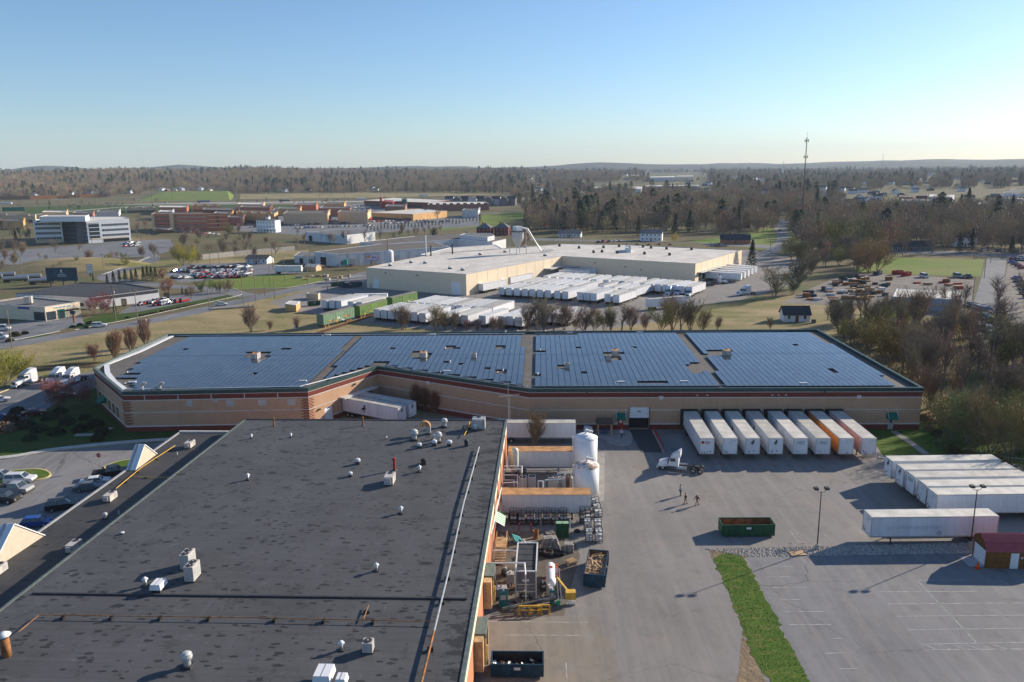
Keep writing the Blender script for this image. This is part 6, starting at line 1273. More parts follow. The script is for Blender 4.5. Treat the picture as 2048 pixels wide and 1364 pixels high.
# masts
def mast(px,py,h_,w_,label,dishes=()):
 p = G(px,py); t = thing('radio_mast',label,'radio mast',p)
 for k in range(3): a = 2 * math.pi * k / 3; MB().beam((w_ * math.cos(a),w_ * math.sin(a),0),(w_ * .6 * math.cos(a),w_ * .6 * math.sin(a),h_),.16).build('leg',M['dark_metal'],t)
 mb = MB(); n = int(h_ / 2.2)
 for i in range(n):
  for k in range(3):
   a,b = 2 * math.pi * k / 3,2 * math.pi * (k + 1) / 3; r0 = w_ * (1 - .4 * i / n); z0,z1 = h_ * i / n,h_ * (i + 1) / n
   mb.beam((r0 * math.cos(a),r0 * math.sin(a),z0),(r0 * math.cos(b),r0 * math.sin(b),z1),.1)
 tag(mb.build('lattice',M['dark_metal'],t),kind='stuff')
 for z in dishes:
  mb = MB()
  for k in range(6): a = k * math.pi / 3; mb.box(1.6 * math.cos(a) - .2,1.6 * math.sin(a) - .2,z - 1.2,1.6 * math.cos(a) + .2,1.6 * math.sin(a) + .2,z + 1.2); mb.beam((0,0,z),(1.6 * math.cos(a),1.6 * math.sin(a),z),.12)
  mb.build('antenna_array',M['grey_metal'],t)
 MB().beam((0,0,h_),(0,0,h_ + 5),.12).build('whip_aerial',M['dark_metal'],t)
mast(1603,445,75,.6,'very tall thin radio mast standing in the woods at the right',(58,72)); mast(1763,352,88,1.8,'distant lattice tower on the wooded rise at the upper right',(84,))
p = G(1565,352); t = thing('church_steeple','distant white church steeple above the woods','steeple',p); MB().box(-3,-3,0,3,3,40).build('tower',M['white'],t); MB().lathe([(3.4,40),(.1,62)],8).build('spire',M['white'],t)
# garden shed with maroon gambrel roof
A,B = G(1943.5,1110.7),G(1972,1137); d = (A - B); dp = d.length; ang = math.atan2(d.y,d.x) - R(90); t = thing('garden_shed','brown timber garage shed with a maroon ribbed metal gambrel roof','shed',B,ang); Ls,w_ = 8.5,dp
sec = [(0,2.3),(.55,3.3),(w_ / 2,4.0),(w_ - .55,3.3),(w_,2.3)]
for y0,s in ((0,-1),(Ls,1)):
 P = [(y0,0,0),(y0,w_,0)] + [(y0,y,z) for y,z in sec[::-1]]; MB().poly(P if s < 0 else P[::-1]).build('gable_wall',M['brown_stain'],t)
for y in (0,w_): MB().poly([(0,y,0),(Ls,y,0),(Ls,y,2.3),(0,y,2.3)]).build('wall',M['brown_stain'],t)
for (y0,z0),(y1,z1) in zip(sec,sec[1:]):
 nv_ = Vector((0,-(z1 - z0),(y1 - y0))).normalized() * .08
 f = MB().hexa([(-.2,y0,z0),(Ls,y0,z0),(Ls,y1,z1),(-.2,y1,z1)] + [(x,y + nv_.y,z + nv_.z) for x,y,z in ((-.2,y0,z0),(Ls,y0,z0),(Ls,y1,z1),(-.2,y1,z1))]).build('roof_panel',M['maroon_metal'],t)
 rb = MB().beam((0,y0 + nv_.y,z0 + nv_.z + .02),(0,y1 + nv_.y,z1 + nv_.z + .02),.05,.05).mesh('rib',M['maroon_metal'])
 for k in range(28): o = bpy.data.objects.new('rib',rb); C.objects.link(o); o.parent = f; o.location = (-.15 + k * .31,0,0)
MB().box(-.05,.45,.05,-.005,w_ - .45,2.3).build('garage_door',M['white'],t); MB().box(-.09,.4,2.3,-.005,w_ - .4,2.42).build('door_trim',M['brown_stain'],t)
MB().box(2.9,-.06,.05,3.9,-.005,2.15).build('side_door',M['white'],t); MB().box(4.15,-.05,1.4,4.45,-.005,1.65).build('notice',M['stone'],t); MB().hexa([(-1.9,.4,.0),(-.05,.4,.0),(-.05,w_ - .4,.0),(-1.9,w_ - .4,.0),(-1.85,.45,.03),(-.05,.45,.14),(-.05,w_ - .45,.14),(-1.85,w_ - .45,.03)]).build('ramp',M['grey_metal'],t)
k = Kit('traffic_cone','traffic cone'); k.add('cone',MB().lathe([(.22,.04),(.06,.8),(.04,.82)],12),M['orange'],smooth=True); k.add('base',MB().box(-.27,-.27,0,.27,.27,.05),M['orange']); k.place('orange traffic cone in front of the maroon roofed shed',G(1955,1137),0,1.15)
# ================================================================== TREES
def twig(mb,a,b,w_):
 d = (b - a); s = d.cross(Vector((rnd.uniform(-1,1),rnd.uniform(-1,1),rnd.uniform(-1,1)))).normalized() * w_; n = len(mb.v)
 mb.v += [tuple(a - s),tuple(a + s),tuple(b)]; mb.f.append((n,n + 1,n + 2)); mb.m.append(0)
def limb(mb,a,b,r0,r1,n=5): mb.cyl(a,b,r0,r1,n,0,False)
def bare_tree(seed,h=10,spread=1.0,stems=1,leaf=0,up=.5,fine=.03,nl=9):
 r = random.Random(seed); tr,cr_,lf = MB(),MB(),MB()
 def grow(p,d,L,rad,lev):
  n = 3 if lev < 2 else 2; q = p
  for i in range(n):
   d = (d + Vector((r.gauss(0,.13),r.gauss(0,.13),.06 + .05 * up))).normalized(); q2 = q + d * L / n
   if lev < 2: limb(tr,q,q2,rad * (1 - i / n * .5),rad * (1 - (i + 1) / n * .5),6 if lev == 0 else 4)
   elif lev == 2: limb(cr_,q,q2,max(rad,.02),max(rad * .6,.015),3)
   else: twig(cr_,q,q2,fine)
   if lev < 4:
    m = {0: nl // 3,1: 3,2: 2,3: 1}[lev]
    for k in range(m if not (lev == 0 and i == 0 and stems == 1) else 1):
     a = r.uniform(0,2 * math.pi); side = Vector((math.cos(a),math.sin(a),0)); t_ = r.uniform(.35,1)
     nd = (d * (.75 + .3 * up) + side * r.uniform(.55,.95) * spread).normalized()
     grow(q.lerp(q2,t_),nd,L * r.uniform(.5,.72) * (1.0 if lev else .8),rad * .5,lev + 1)
   q = q2
  if lev == 4 and leaf:
   for k in range(leaf):
    c = q + Vector((r.gauss(0,.15),r.gauss(0,.15),r.gauss(0,.15))); a = Vector((r.gauss(0,1),r.gauss(0,1),r.gauss(0,1))).normalized() * .16; b = a.orthogonal().normalized() * .12
    n_ = len(lf.v); lf.v += [tuple(c - a),tuple(c + b),tuple(c + a)]; lf.f.append((n_,n_ + 1,n_ + 2)); lf.m.append(0)
 for s in range(stems):
  a = 2 * math.pi * s / max(stems,1); lean = 0 if stems == 1 else .32 * spread
  grow(Vector((.25 * math.cos(a),.25 * math.sin(a),0)) if stems > 1 else Vector((0,0,0)),Vector((math.cos(a) * lean + r.gauss(0,.05),math.sin(a) * lean + r.gauss(0,.05),1)).normalized(),h * .62,h * (.026 if stems == 1 else .013),0)
 return tr,cr_,lf
def tree_kit(name,cat='tree',**k):
 K_ = Kit(name,cat); tr,c,lf = bare_tree(**k); K_.add('trunk',tr,M['bark'])
 i = K_.add('crown',c,M['twig'])
 if lf.f: K_.add('leaves',lf,M['leaf'],i)
 return K_
BT = [tree_kit('bare_tree',seed=s,h=10,spread=sp,up=u) for s,sp,u in ((1,1.0,.5),(2,.85,.8),(3,1.15,.35),(4,.9,.6))]
BU = [tree_kit('bare_tree',seed=s,h=10,spread=.62,up=.9,nl=9) for s in (6,7)]
BS = [tree_kit('bare_shrub_tree',seed=s,h=7.5,spread=.8,stems=5,up=.7,nl=6) for s in (11,12)]
BUD = [tree_kit('budding_tree',seed=s,h=8,spread=1.0,stems=3,leaf=1,up=.6,nl=6) for s in (21,22)]
COLM = [tree_kit('upright_shrub','shrub',seed=31,h=6,spread=.28,stems=7,up=1.3,nl=6,fine=.022)]
def conifer(seed,h=12,w_=2.6,dens=1.0,kind='spruce'):
 r = random.Random(seed); tr = MB(); tr.cyl((0,0,0),(0,0,h * .96),.2,.03,6); cr_ = MB(); n = int(620 * dens)
 for i in range(n):
  f = r.random() ** .75; z = h * (.06 + .93 * f) if kind == 'spruce' else h * (.25 + .73 * f)
  R_ = w_ * (1 - f) ** .8 + .15 if kind == 'spruce' else w_ * math.sqrt(max(.05,1 - (2 * f - .9) ** 2 * .85)) * (1 + .25 * math.sin(z * 3.1 + seed))
  rad = R_ * r.uniform(.35,1.05); a = r.uniform(0,6.283); c = Vector((rad * math.cos(a),rad * math.sin(a),z - rad * .25)); o = Vector((math.cos(a),math.sin(a),r.uniform(-.7,.2))) * r.uniform(.35,.75); s = Vector((-math.sin(a),math.cos(a),r.uniform(-.4,.4))) * r.uniform(.2,.42)
  cr_.poly([c - o * .5 - s,c - o * .5 + s,c + o])
 k = Kit('conifer','tree'); k.add('trunk',tr,M['bark']); k.add('crown',cr_,M['leaf']); return k
CN = [conifer(1,12,2.7,1.6),conifer(2,12,2.2,1.4),conifer(3,12,3.6,1.5,'pine')]
def shrub_kit(seed,name='shrub'):
 r = random.Random(seed); mb = MB()
 for i in range(420):
  v = Vector((r.gauss(0,1),r.gauss(0,1),abs(r.gauss(0,1)))).normalized() * r.uniform(.6,1.03); v.z *= .8; a = Vector((r.gauss(0,1),r.gauss(0,1),r.gauss(0,1))).normalized() * .14; b = a.orthogonal().normalized() * .1; mb.poly([v - a - b,v + a - b,v + b * 1.5])
 k = Kit(name,'shrub'); st = MB(); [st.cyl((0,0,0),(.5 * math.cos(i),.5 * math.sin(i),.7),.04,.015,4) for i in range(6)]; k.add('stems',st,M['bark']); k.add('foliage',mb,M['leaf']); return k
SH = [shrub_kit(1),shrub_kit(2)]
BROWN = [(.23,.175,.135),(.26,.2,.145),(.2,.155,.125),(.29,.21,.14),(.24,.165,.125)]
items = []                                                     # (px, py, height m, kit list, colour, words, place, group)
def T(px,py,h_,ks,col,words,place,grp,base=10): items.append((px,py,h_,ks,col,words,place,grp,base))
def scatter(poly,n,hmin,hmax,mixl,place,grp,seed,avoid=()):
 r = random.Random(seed); P = [Vector((p[0],p[1],0)) for p in poly]; W_ = spx(poly); x0,x1 = min(p.x for p in W_),max(p.x for p in W_); y0,y1 = min(p.y for p in W_),max(p.y for p in W_); c = 0; tries = 0
 while c < n and tries < 8000:
  tries += 1; x,y = r.uniform(x0,x1),r.uniform(y0,y1)
  if not inside((x,y),W_): continue
  px,py = proj(x,y,0)
  if any(inside((px,py),[Vector((q[0],q[1],0)) for q in a]) for a in avoid): continue
  ks,cols,words,base = mixl[r.choices(range(len(mixl)),[m[4] for m in mixl])[0]][:4]; T(px,py,r.uniform(hmin,hmax) * (1 if ks is not SH else .25),ks,r.choice(cols),words,place,grp,base); c += 1
YG = [(.28,.26,.07),(.24,.23,.06),(.3,.25,.08)]; DG = [(.03,.06,.024),(.025,.052,.025),(.04,.065,.024)]; GOLD = [(.3,.2,.09)]; REDT = [(.2,.055,.05),(.17,.05,.045)]
mB = (BT,BROWN,'bare brown tree',10); mS = (BS,BROWN,'bare multi-stemmed tree',7.5); mY = (BUD,YG,'budding yellow green tree',8); mC = (CN,DG,'dark green conifer',12)
mU = (BU,BROWN + [(.3,.22,.15)],'bare upright tree',10)
w5 = lambda *a: [tuple(m) + (wt,) for m,wt in a]
gl_ = 'trees behind the warehouse'
for x,h_,q in ((502,8.5,mS),(595,4.5,mS),(540,3,mS),(805,8,mS),(812,7,mB),(872,8.5,mS),(890,6,mS),(910,6,mS),(935,4,mS),(1055,9,mS),(1072,11,mB),(1090,11,mS),(1108,10,mB),(1128,9,mS),(1150,7,mY),(1168,9,mS),(1188,6.5,mY),(1208,8,mY),(1222,7,mS),(1243,9,mB),(1262,8,mS),(1290,6,mS),(1322,9,mY),(1345,11,mS),(1362,11,mB),(1380,10,mS),(1405,7,mS),(1435,4,mS),(1540,4,mS),(955,4,mS),(985,5,mS),(1000,5,mS)):
 T(x,664 + (x % 7) - 5,h_,q[0],rnd.choice(q[1]),q[2],'the line just behind the solar warehouse',gl_,q[3])
for x,y,h_ in ((233,722,8),(263,705,7),(292,693,7.5),(190,722,4)): T(x,y,h_,COLM if x > 200 else BS,(.3,.17,.12),'upright russet shrub','the field left of the warehouse','upright shrubs beside the warehouse',6)
for x,y,h_ in ((497,838,5),(548,838,5),(586,838,4),(600,838,4)): pass
for u,v,h_ in ((-24.5,13.2,5.5),(-22.5,12.0,5),(-20.3,10.5,4.5)): p = toW(u,v); X,Y = proj(p.x,p.y,0); T(X,Y,h_,COLM,(.32,.14,.08),'upright russet shrub','the line in the roof notch','upright shrubs beside the warehouse',6)
T(1068,893,6.5,BS,(.2,.13,.07),'bare twiggy bush','the bed between the factory trailers',None,7.5)
for x,y,h_ in ((128,822,7.5),(165,812,6),(100,800,5)): T(x,y,h_,BUD,(.3,.1,.09),'crabapple tree in red leaf','the shaded lawn by the white tractors','red-leaved trees on the lawn',8)
for x,y,h_ in ((205,628,8),(190,626,6)): T(x,y,h_,BUD,(.28,.1,.1),'red-leaved tree','the verge by the beige corner shop',None,8)
for x,y,h_,k in ((12,770,9,0),(50,760,7,0),(-15,790,9,0),(30,745,6,1)): T(x,y,h_,BUD,(.27,.27,.04),'yellow green budding tree','the group at the left edge','yellow green trees at the left edge',8)
for x,y,s,c in ((22,843,6,1),(50,855,6,0),(100,838,5,0),(113,868,5,0),(135,848,5.5,0),(160,862,5,0),(8,862,7,2),(120,826,4.5,0),(60,880,4,0),(170,838,4,0),(190,852,5,0),(205,868,5,0),(80,862,5,0),(35,826,5,0),(195,880,4,0)):
 T(x,y,s * 1.35,SH,((.03,.045,.02),(.16,.09,.06),(.25,.18,.13))[c],('dark evergreen shrub','russet shrub','pale twiggy shrub')[c],'the shaded lawn left of the warehouse','shrubs on the shaded lawn',4)
for x,y,s in ((30,672,7),(50,668,5),(20,683,5),(160,652,5),(180,648,5.5),(145,655,4),(172,655,3.5),(255,636,3)): T(x,y,s,SH,(.06,.07,.03),'low olive bush','the verge of the shop forecourt','bushes on the shop verge',4)
for k in range(17): f = k / 16; T(281 + 108 * f,632 - 22 * f + 0,3.0,SH,(.14,.08,.05),'clipped brown hedge bush','the hedge along the road','bushes of the brown hedge',4)
for x,y,h_ in ((215,568,5),(228,567,6),(240,566,6.5),(252,565,6.5),(264,563,6),(273,561,6),(288,561,7),(296,560,7),(304,561,7),(312,560,6.5),(230,625,5),(187,563,4),(365,590,3.5),(372,592,3)): T(x,y,h_,CN[:2],rnd.choice(DG),'dark green conifer','the screen beyond the charcoal roofed showroom','conifers round the showroom',12)
for x,y in ((326,562),(338,588)): T(x,y,7,BUD,(.25,.09,.06),'rust-red leafy tree','the showroom car park',None,8)
T(366,531,12,BUD,(.42,.38,.05),'large bright yellow willow','the edge of the car dealer lot',None,8); T(380,530,10,BUD,(.4,.36,.05),'smaller yellow willow','the edge of the car dealer lot',None,8)
for x,y,c in ((402,585,(.1,.2,.03)),(424,583,(.15,.22,.04)),(440,586,(.2,.15,.08)),(383,597,(.18,.13,.09)),(455,585,(.2,.14,.09))): T(x,y,5.5,BUD,c,'small young street tree','the verge at the road junction','young trees at the junction',8)
for x,y,h_ in ((20,470,12),(40,480,12),(8,500,10),(60,478,10),(275,470,11),(290,465,12),(15,452,11),(50,455,11),(280,445,10),(30,525,8),(5,540,6),(470,500,8),(595,500,9),(530,490,6),(500,485,7),(610,490,9),(668,490,9),(690,488,10),(700,486,9),(730,486,10),(760,482,9),(800,478,8),(830,474,8),(660,486,8),(645,484,8),(455,470,7),(480,470,8),(160,505,6),(120,540,5),(95,525,5),(545,432,14),(556,434,13),(875,440,14),(960,450,12),(850,432,11),(220,420,9),(265,425,9)): T(x,y,h_,BT,rnd.choice(BROWN),'bare brown tree','the ground left of the cream warehouse','bare trees round the far lots',10)
for k in range(34): f = k / 33; T(735 + 225 * f,462 - 20 * f + 2 * math.sin(k),4.5,CN[:2],rnd.choice(DG),'small clipped conifer','the row behind the shopping centre','row of small conifers by the shops',12)
for x in (1253,1274,1297,1318,1340): T(x,490,4.2,SH,(.4,.06,.07),'round crimson bush','the row of crimson bushes behind the cream warehouse','round crimson bushes',4)
T(1347,484,6,BUD,(.55,.38,.03),'small bright yellow flowering tree','the lawn behind the crimson bushes',None,8)
T(1503,536,14.5,CN[:1],(.022,.045,.022),'tall broad conifer','the right end of the cream warehouse',None,12)
scatter([(1040,470),(1200,470),(1420,482),(1530,470),(1530,432),(1300,424),(1080,425),(1030,440)],78,12,19,w5((mB,10),(mC,2.6),(mY,1.2)),'the wood behind the cream warehouse','trees in the wood behind the cream warehouse',3)
for x,y,h_,q,c in ((1320,462,17,BT,(.26,.13,.06)),(1345,460,16,BT,(.25,.12,.06)),(1380,445,17,BUD,(.1,.11,.05)),(1240,448,16,BUD,(.2,.17,.06)),(1175,460,22,CN,DG[0]),(1210,458,20,CN,DG[1]),(1190,465,17,CN,DG[2]),(1365,432,20,CN[2:],DG[0]),(1385,430,19,CN[2:],DG[1]),(1110,400,20,CN,DG[0]),(1500,425,16,BUD,(.24,.18,.06)),(1460,440,12,BUD,(.45,.4,.36))): T(x,y,h_,q,c,'large tree standing out','the wood behind the cream warehouse','trees in the wood behind the cream warehouse',12 if q in (CN,CN[2:]) or q[0].name == 'conifer' else (8 if q is BUD else 10))
scatter([(1570,512),(1640,512),(1790,512),(1780,538),(1700,545),(1640,566),(1590,585),(1590,530)],34,9,13,w5((mB,6),(mY,4),(mS,3)),'the thicket beside the scrap yard','trees in the thicket by the scrap yard',4)
for x,y,h_ in ((1738,545,17),(1715,548,14),(1755,542,15)): T(x,y,h_,BUD,(.34,.22,.1),'large golden brown tree','the top corner of the scrap yard',None,8)
T(1549,596,13,BUD,(.24,.2,.08),'rounded olive budding tree','the right end of the trailer yard',None,8); T(1585,590,9,BUD,(.12,.14,.05),'green budding tree','the right end of the trailer yard',None,8)
scatter([(1590,495),(1800,508),(2060,512),(2060,440),(1800,445),(1640,446),(1590,455)],84,9,15,w5((mB,8),(mC,5),(mY,2)),'the wood at the upper right','trees in the wood at the upper right',5)
scatter([(0,445),(620,440),(1000,470),(900,490),(640,500),(560,520),(300,530),(0,560)],90,4,10,w5((mB,6),(mS,4),(mY,1.5),(mC,.8)),'the open ground round the white office','scattered trees of the left middle distance',31,[[(60,500),(60,430),(270,430),(350,480),(350,500),(230,520)],[(296,470),(296,425),(470,425),(470,470)],[(480,470),(500,428),(960,428),(960,452),(740,470)],[(600,535),(600,455),(760,455),(760,480),(900,480),(900,535)],[(400,550),(400,510),(560,520),(560,550)]])
scatter([(0,425),(1000,415),(1000,400),(480,404),(0,412)],46,5,11,w5((mB,6),(mY,1),(mC,1)),'the highway verge beyond the offices','trees of the highway verge',32,[[(480,440),(500,412),(980,404),(980,440)]])
# near wood right of the warehouse
scatter([(1660,655),(1700,640),(1900,650),(2000,700),(2120,720),(2200,900),(2100,950),(1930,880),(1870,835),(1760,735),(1690,690)],84,8,12.5,w5((mU,10),(mS,4),(mY,2.5)),'the near wood right of the solar warehouse','trees in the near wood',6)
for x,y,h_ in ((1710,690,7),(1735,700,7),(1760,690,7),(1690,680,6),(1900,880,9),(1940,890,10),(1980,905,10),(2020,915,10),(2045,900,9),(1920,860,8),(1990,870,9),(2030,860,8),(1780,720,6),(1880,840,6)): T(x,y,h_,BUD,rnd.choice([(.3,.27,.08),(.26,.24,.08),(.34,.28,.12)]),'olive yellow budding tree','the near wood right of the solar warehouse','trees in the near wood',8)
for x,y,s in ((1905,905,6),(1880,890,5),(1935,915,7),(1960,918,6),(2000,925,7),(1860,860,5),(1850,840,5),(1875,870,5)): T(x,y,s,SH,(.2,.19,.07),'tangled low brush','the near wood right of the solar warehouse','trees in the near wood',4)
for x,y,h_ in ((1655,640,8),(1675,655,9),(1720,640,9),(1742,648,8),(1800,630,8),(1850,625,10),(1890,622,9),(1930,615,9),(1770,622,7)): T(x,y,h_,BT,rnd.choice(BROWN),'bare brown tree','the field edge below the scrap yard','bare trees below the scrap yard',10)
scatter([(1985,600),(2100,600),(2100,760),(1990,700)],12,8,12,w5((mB,3),),'the storage lot edge at the right','trees among the storage rows',9)
items.sort(key=lambda i: i[0]); seen = {}
tot = {}
for i in items: tot[(i[5],i[6])] = tot.get((i[5],i[6]),0) + 1
for px,py,h_,ks,col,words,place,grp,base in items:
 key = (words,place); seen[key] = seen.get(key,0) + 1
 lb = '%s%s in %s' % (words,', %s from the left' % ordn(seen[key]) if tot[key] > 1 else '',place)
 p = G(px,py); k = rnd.choice(ks); s = h_ / base; j = rnd.uniform(.88,1.12); c = tuple(v * rnd.uniform(.88,1.12) for v in col)
 o = k.place(lb,p,rnd.uniform(0,6.28),(s * j,s * j,s),grp,c)
# woodland that reads as one mass: instanced along the ground
def far_tree(seed,kind):
 r = random.Random(seed); mb = MB(); mb.cyl((0,0,0),(0,0,5),.22,.12,4,0,False)
 if kind == 'bare':
  for i in range(8): a = r.uniform(0,6.28); mb.cyl((0,0,r.uniform(2.5,5)),(3 * math.cos(a),3 * math.sin(a),r.uniform(6,9)),.1,.03,3,0,False)
  for i in range(330):
   v = Vector((r.gauss(0,1),r.gauss(0,1),r.gauss(0,1))).normalized() * r.random() ** .4; c = Vector((v.x * 4.3,v.y * 4.3,7.2 + v.z * 4.2)); d = (c - Vector((0,0,2.5))).normalized() * r.uniform(.6,1.3); s = d.orthogonal().normalized() * r.uniform(.07,.2); s = Matrix.Rotation(r.uniform(0,6.28),3,d) @ s
   mb.poly([c - d * .5 - s,c - d * .5 + s,c + d * .6])
 else:
  for i in range(300):
   f = r.random() ** .8; z = 1.5 + 13 * f; R_ = (2.9 if kind == 'cone' else 3.4) * ((1 - f) ** .8 + .05 if kind == 'cone' else math.sqrt(max(.05,1 - (2 * f - 1) ** 2)))
   a = r.uniform(0,6.28); rr = R_ * r.uniform(.4,1); c = Vector((rr * math.cos(a),rr * math.sin(a),z)); o = Vector((math.cos(a),math.sin(a),-.4)) * .8; s = Vector((-math.sin(a),math.cos(a),.2)) * .5; mb.poly([c - o * .5 - s,c - o * .5 + s,c + o])
 return mb
def fm(name,col,jit):
 m,t,b = nodes(name,.95,0,.1); oi = N(t,'ShaderNodeObjectInfo'); rp = N(t,'ShaderNodeValToRGB'); rp.color_ramp.elements[0].color = col[0] + (1,); rp.color_ramp.elements[1].color = col[-1] + (1,)
 for i,c in enumerate(col[1:-1]): e = rp.color_ramp.elements.new((i + 1) / (len(col) - 1)); e.color = c + (1,)
 rp.color_ramp.interpolation = 'CONSTANT' if jit else 'LINEAR'; t.links.new(oi.outputs['Random'],rp.inputs[0]); t.links.new(rp.outputs[0],b.inputs['Base Color']); return m
fB = fm('bare_wood_twigs',[(.23,.18,.145),(.34,.26,.175),(.15,.12,.1),(.36,.27,.16),(.25,.195,.155),(.32,.28,.14),(.16,.13,.11),(.36,.19,.13)],0); fC = fm('conifer_wood_needles',[(.03,.055,.025),(.04,.065,.03),(.03,.05,.035)],0); fY = fm('budding_wood_leaves',[(.2,.18,.06),(.16,.17,.05),(.24,.17,.08)],0)
def woodland(name,proto,m,pts):
 pr = bpy.data.objects.new(name + '_tree',proto.mesh(name + '_tree',m));
 me = bpy.data.meshes.new(name); me.from_pydata([p[:3] for p in pts],[],[]); a = me.attributes.new('sc','FLOAT','POINT'); a.data.foreach_set('value',[p[3] for p in pts]); a = me.attributes.new('rz','FLOAT','POINT'); a.data.foreach_set('value',[p[4] for p in pts])
 o = bpy.data.objects.new(name,me); C.objects.link(o); o['kind'] = 'stuff'
 g = bpy.data.node_groups.new(name,'GeometryNodeTree'); g.interface.new_socket('Geometry',in_out='INPUT',socket_type='NodeSocketGeometry'); g.interface.new_socket('Geometry',in_out='OUTPUT',socket_type='NodeSocketGeometry')
 gi,go,ip,oi = g.nodes.new('NodeGroupInput'),g.nodes.new('NodeGroupOutput'),g.nodes.new('GeometryNodeInstanceOnPoints'),g.nodes.new('GeometryNodeObjectInfo'); oi.inputs['Object'].default_value = pr; oi.inputs['As Instance'].default_value = True
 at = g.nodes.new('GeometryNodeInputNamedAttribute'); at.data_type = 'FLOAT'; at.inputs[0].default_value = 'sc'; ar = g.nodes.new('GeometryNodeInputNamedAttribute'); ar.data_type = 'FLOAT'; ar.inputs[0].default_value = 'rz'; cx = g.nodes.new('ShaderNodeCombineXYZ')
 g.links.new(gi.outputs[0],ip.inputs['Points']); g.links.new(oi.outputs['Geometry'],ip.inputs['Instance']); g.links.new(at.outputs[0],ip.inputs['Scale']); g.links.new(ar.outputs[0],cx.inputs[2]); g.links.new(cx.outputs[0],ip.inputs['Rotation']); g.links.new(ip.outputs[0],go.inputs[0])
 md = o.modifiers.new('trees','NODES'); md.node_group = g
clear = [[(1700,430),(1685,392),(1760,380),(2070,376),(2070,422),(1870,428)],[(1180,388),(1180,366),(1420,364),(1420,388)],[(1288,363),(1288,346),(1402,346),(1402,363)],[(-80,500),(-80,400),(215,396),(275,392),(300,391),(470,391),(480,388),(900,386),(1020,388),(1060,440),(1060,500)],[(283,400),(285,384),(320,381),(462,381),(475,392)],[(1550,520),(1550,440),(1575,430),(1580,470),(1600,520)],
         [(1690,402),(1700,384),(1800,381),(1920,386),(2070,370),(2070,418),(1870,418),(1760,408)],[(1780,520),(1780,505),(2048,508),(2048,530)],[(1240,383),(1240,370),(1410,368),(1410,378)],[(1296,358),(1296,351),(1392,350),(1392,359)],[(1095,412),(1095,402),(1120,402),(1120,412)],[(1100,482),(1110,468),(1180,466),(1350,474),(1500,478),(1500,492)]]
for hx,hy,_ in hs: clear.append([(hx - 10,hy + 15),(hx - 9,hy - 1),(hx + 9,hy - 1),(hx + 10,hy + 15)])
clearV = [([Vector((q[0],q[1],0)) for q in a],min(q[0] for q in a),max(q[0] for q in a),min(q[1] for q in a),max(q[1] for q in a)) for a in clear]
r = random.Random(99); sets = {'bare1': [],'bare2': [],'cone': [],'pine': [],'bud': []}
rng = [(430,800,11),(800,1300,11.5),(1300,2100,11.5),(2100,3200,15),(3200,4600,26),(4600,6000,40)]
for d0,d1_,sp in rng:
 A_ = R(74) / 2 * (d1_ ** 2 - d0 ** 2)
 for i in range(int(A_ / sp ** 2)):
  d = math.sqrt(r.uniform(d0 ** 2,d1_ ** 2)); a = r.uniform(R(-37),R(37)); x,y = d * math.sin(a),d * math.cos(a); z = terrain(x,y); X,Y = proj(x,y,z)
  if X < -60 or X > 2110: continue
  if Y > 512: continue
  if X < 1035 and Y > 447: continue
  if any(x0 <= X <= x1 and y0 <= Y <= y1 and inside((X,Y),P) for P,x0,x1,y0,y1 in clearV): continue
  if 1060 < X < 1560 and Y > 468 - .0 * X: continue
  q = .45 * math.sin(x * .012 + 1.3) + .45 * math.sin(y * .009 + x * .006) + r.gauss(0,.95)
  k = 'cone' if q > 2.0 else ('pine' if q > 1.45 else ('bud' if q < -2.0 else ('bare1' if r.random() < .5 else 'bare2')))
  sets[k].append((x,y,z - .3,r.choice((.85,1.1,1.3,1.5,1.8)) * r.uniform(.9,1.1) * (1.2 if sp > 15 else 1),r.uniform(0,6.28)))
woodland('bare_woodland',far_tree(1,'bare'),fB,sets['bare1']); woodland('leafless_woodland',far_tree(2,'bare'),fB,sets['bare2']); woodland('conifer_woodland',far_tree(3,'cone'),fC,sets['cone']); woodland('pine_woodland',far_tree(4,'pine'),fC,sets['pine']); woodland('budding_woodland',far_tree(5,'bare'),fY,sets['bud'])
# undergrowth of the near wood: dead grass and brambles nobody could count
ug = MB(); W_ = spx([(1660,690),(1700,640),(1900,650),(2000,700),(2150,720),(2200,930),(2050,945),(1900,905),(1850,850),(1760,745)]); x0,x1 = min(p.x for p in W_),max(p.x for p in W_); y0,y1 = min(p.y for p in W_),max(p.y for p in W_); c = 0
while c < 16000:
 x,y = r.uniform(x0,x1),r.uniform(y0,y1)
 if not inside((x,y),W_): continue
 c += 1; h_ = r.uniform(.3,1.3); a = r.uniform(0,6.28); dx,dy = .1 * math.cos(a),.1 * math.sin(a); ug.poly([(x - dx,y - dy,0),(x + dx,y + dy,0),(x + r.gauss(0,.4),y + r.gauss(0,.4),h_)])
tag(ug.build('undergrowth',mat('brown_undergrowth',(.22,.18,.09),.95,var=.5,scale=.15,world=True)),kind='stuff')
gb = MB()
for i in range(5000):
 a,b = r.random(),r.random(); i0 = r.randrange(1,len(GS) - 1); P0,P1,P2 = GS[0],GS[i0],GS[(i0 + 1) % len(GS)]
 x,y = r.uniform(min(p.x for p in GS),max(p.x for p in GS)),r.uniform(min(p.y for p in GS),max(p.y for p in GS))
 if not inside((x,y),GS): continue
 h_ = r.uniform(.03,.09); t_ = r.uniform(0,6.28); gb.poly([(x - .05 * math.cos(t_),y - .05 * math.sin(t_),.03),(x + .05 * math.cos(t_),y + .05 * math.sin(t_),.03),(x + r.gauss(0,.08),y + r.gauss(0,.08),.03 + h_)])
tag(gb.build('grass_tufts',M['strip_lawn']),kind='stuff')
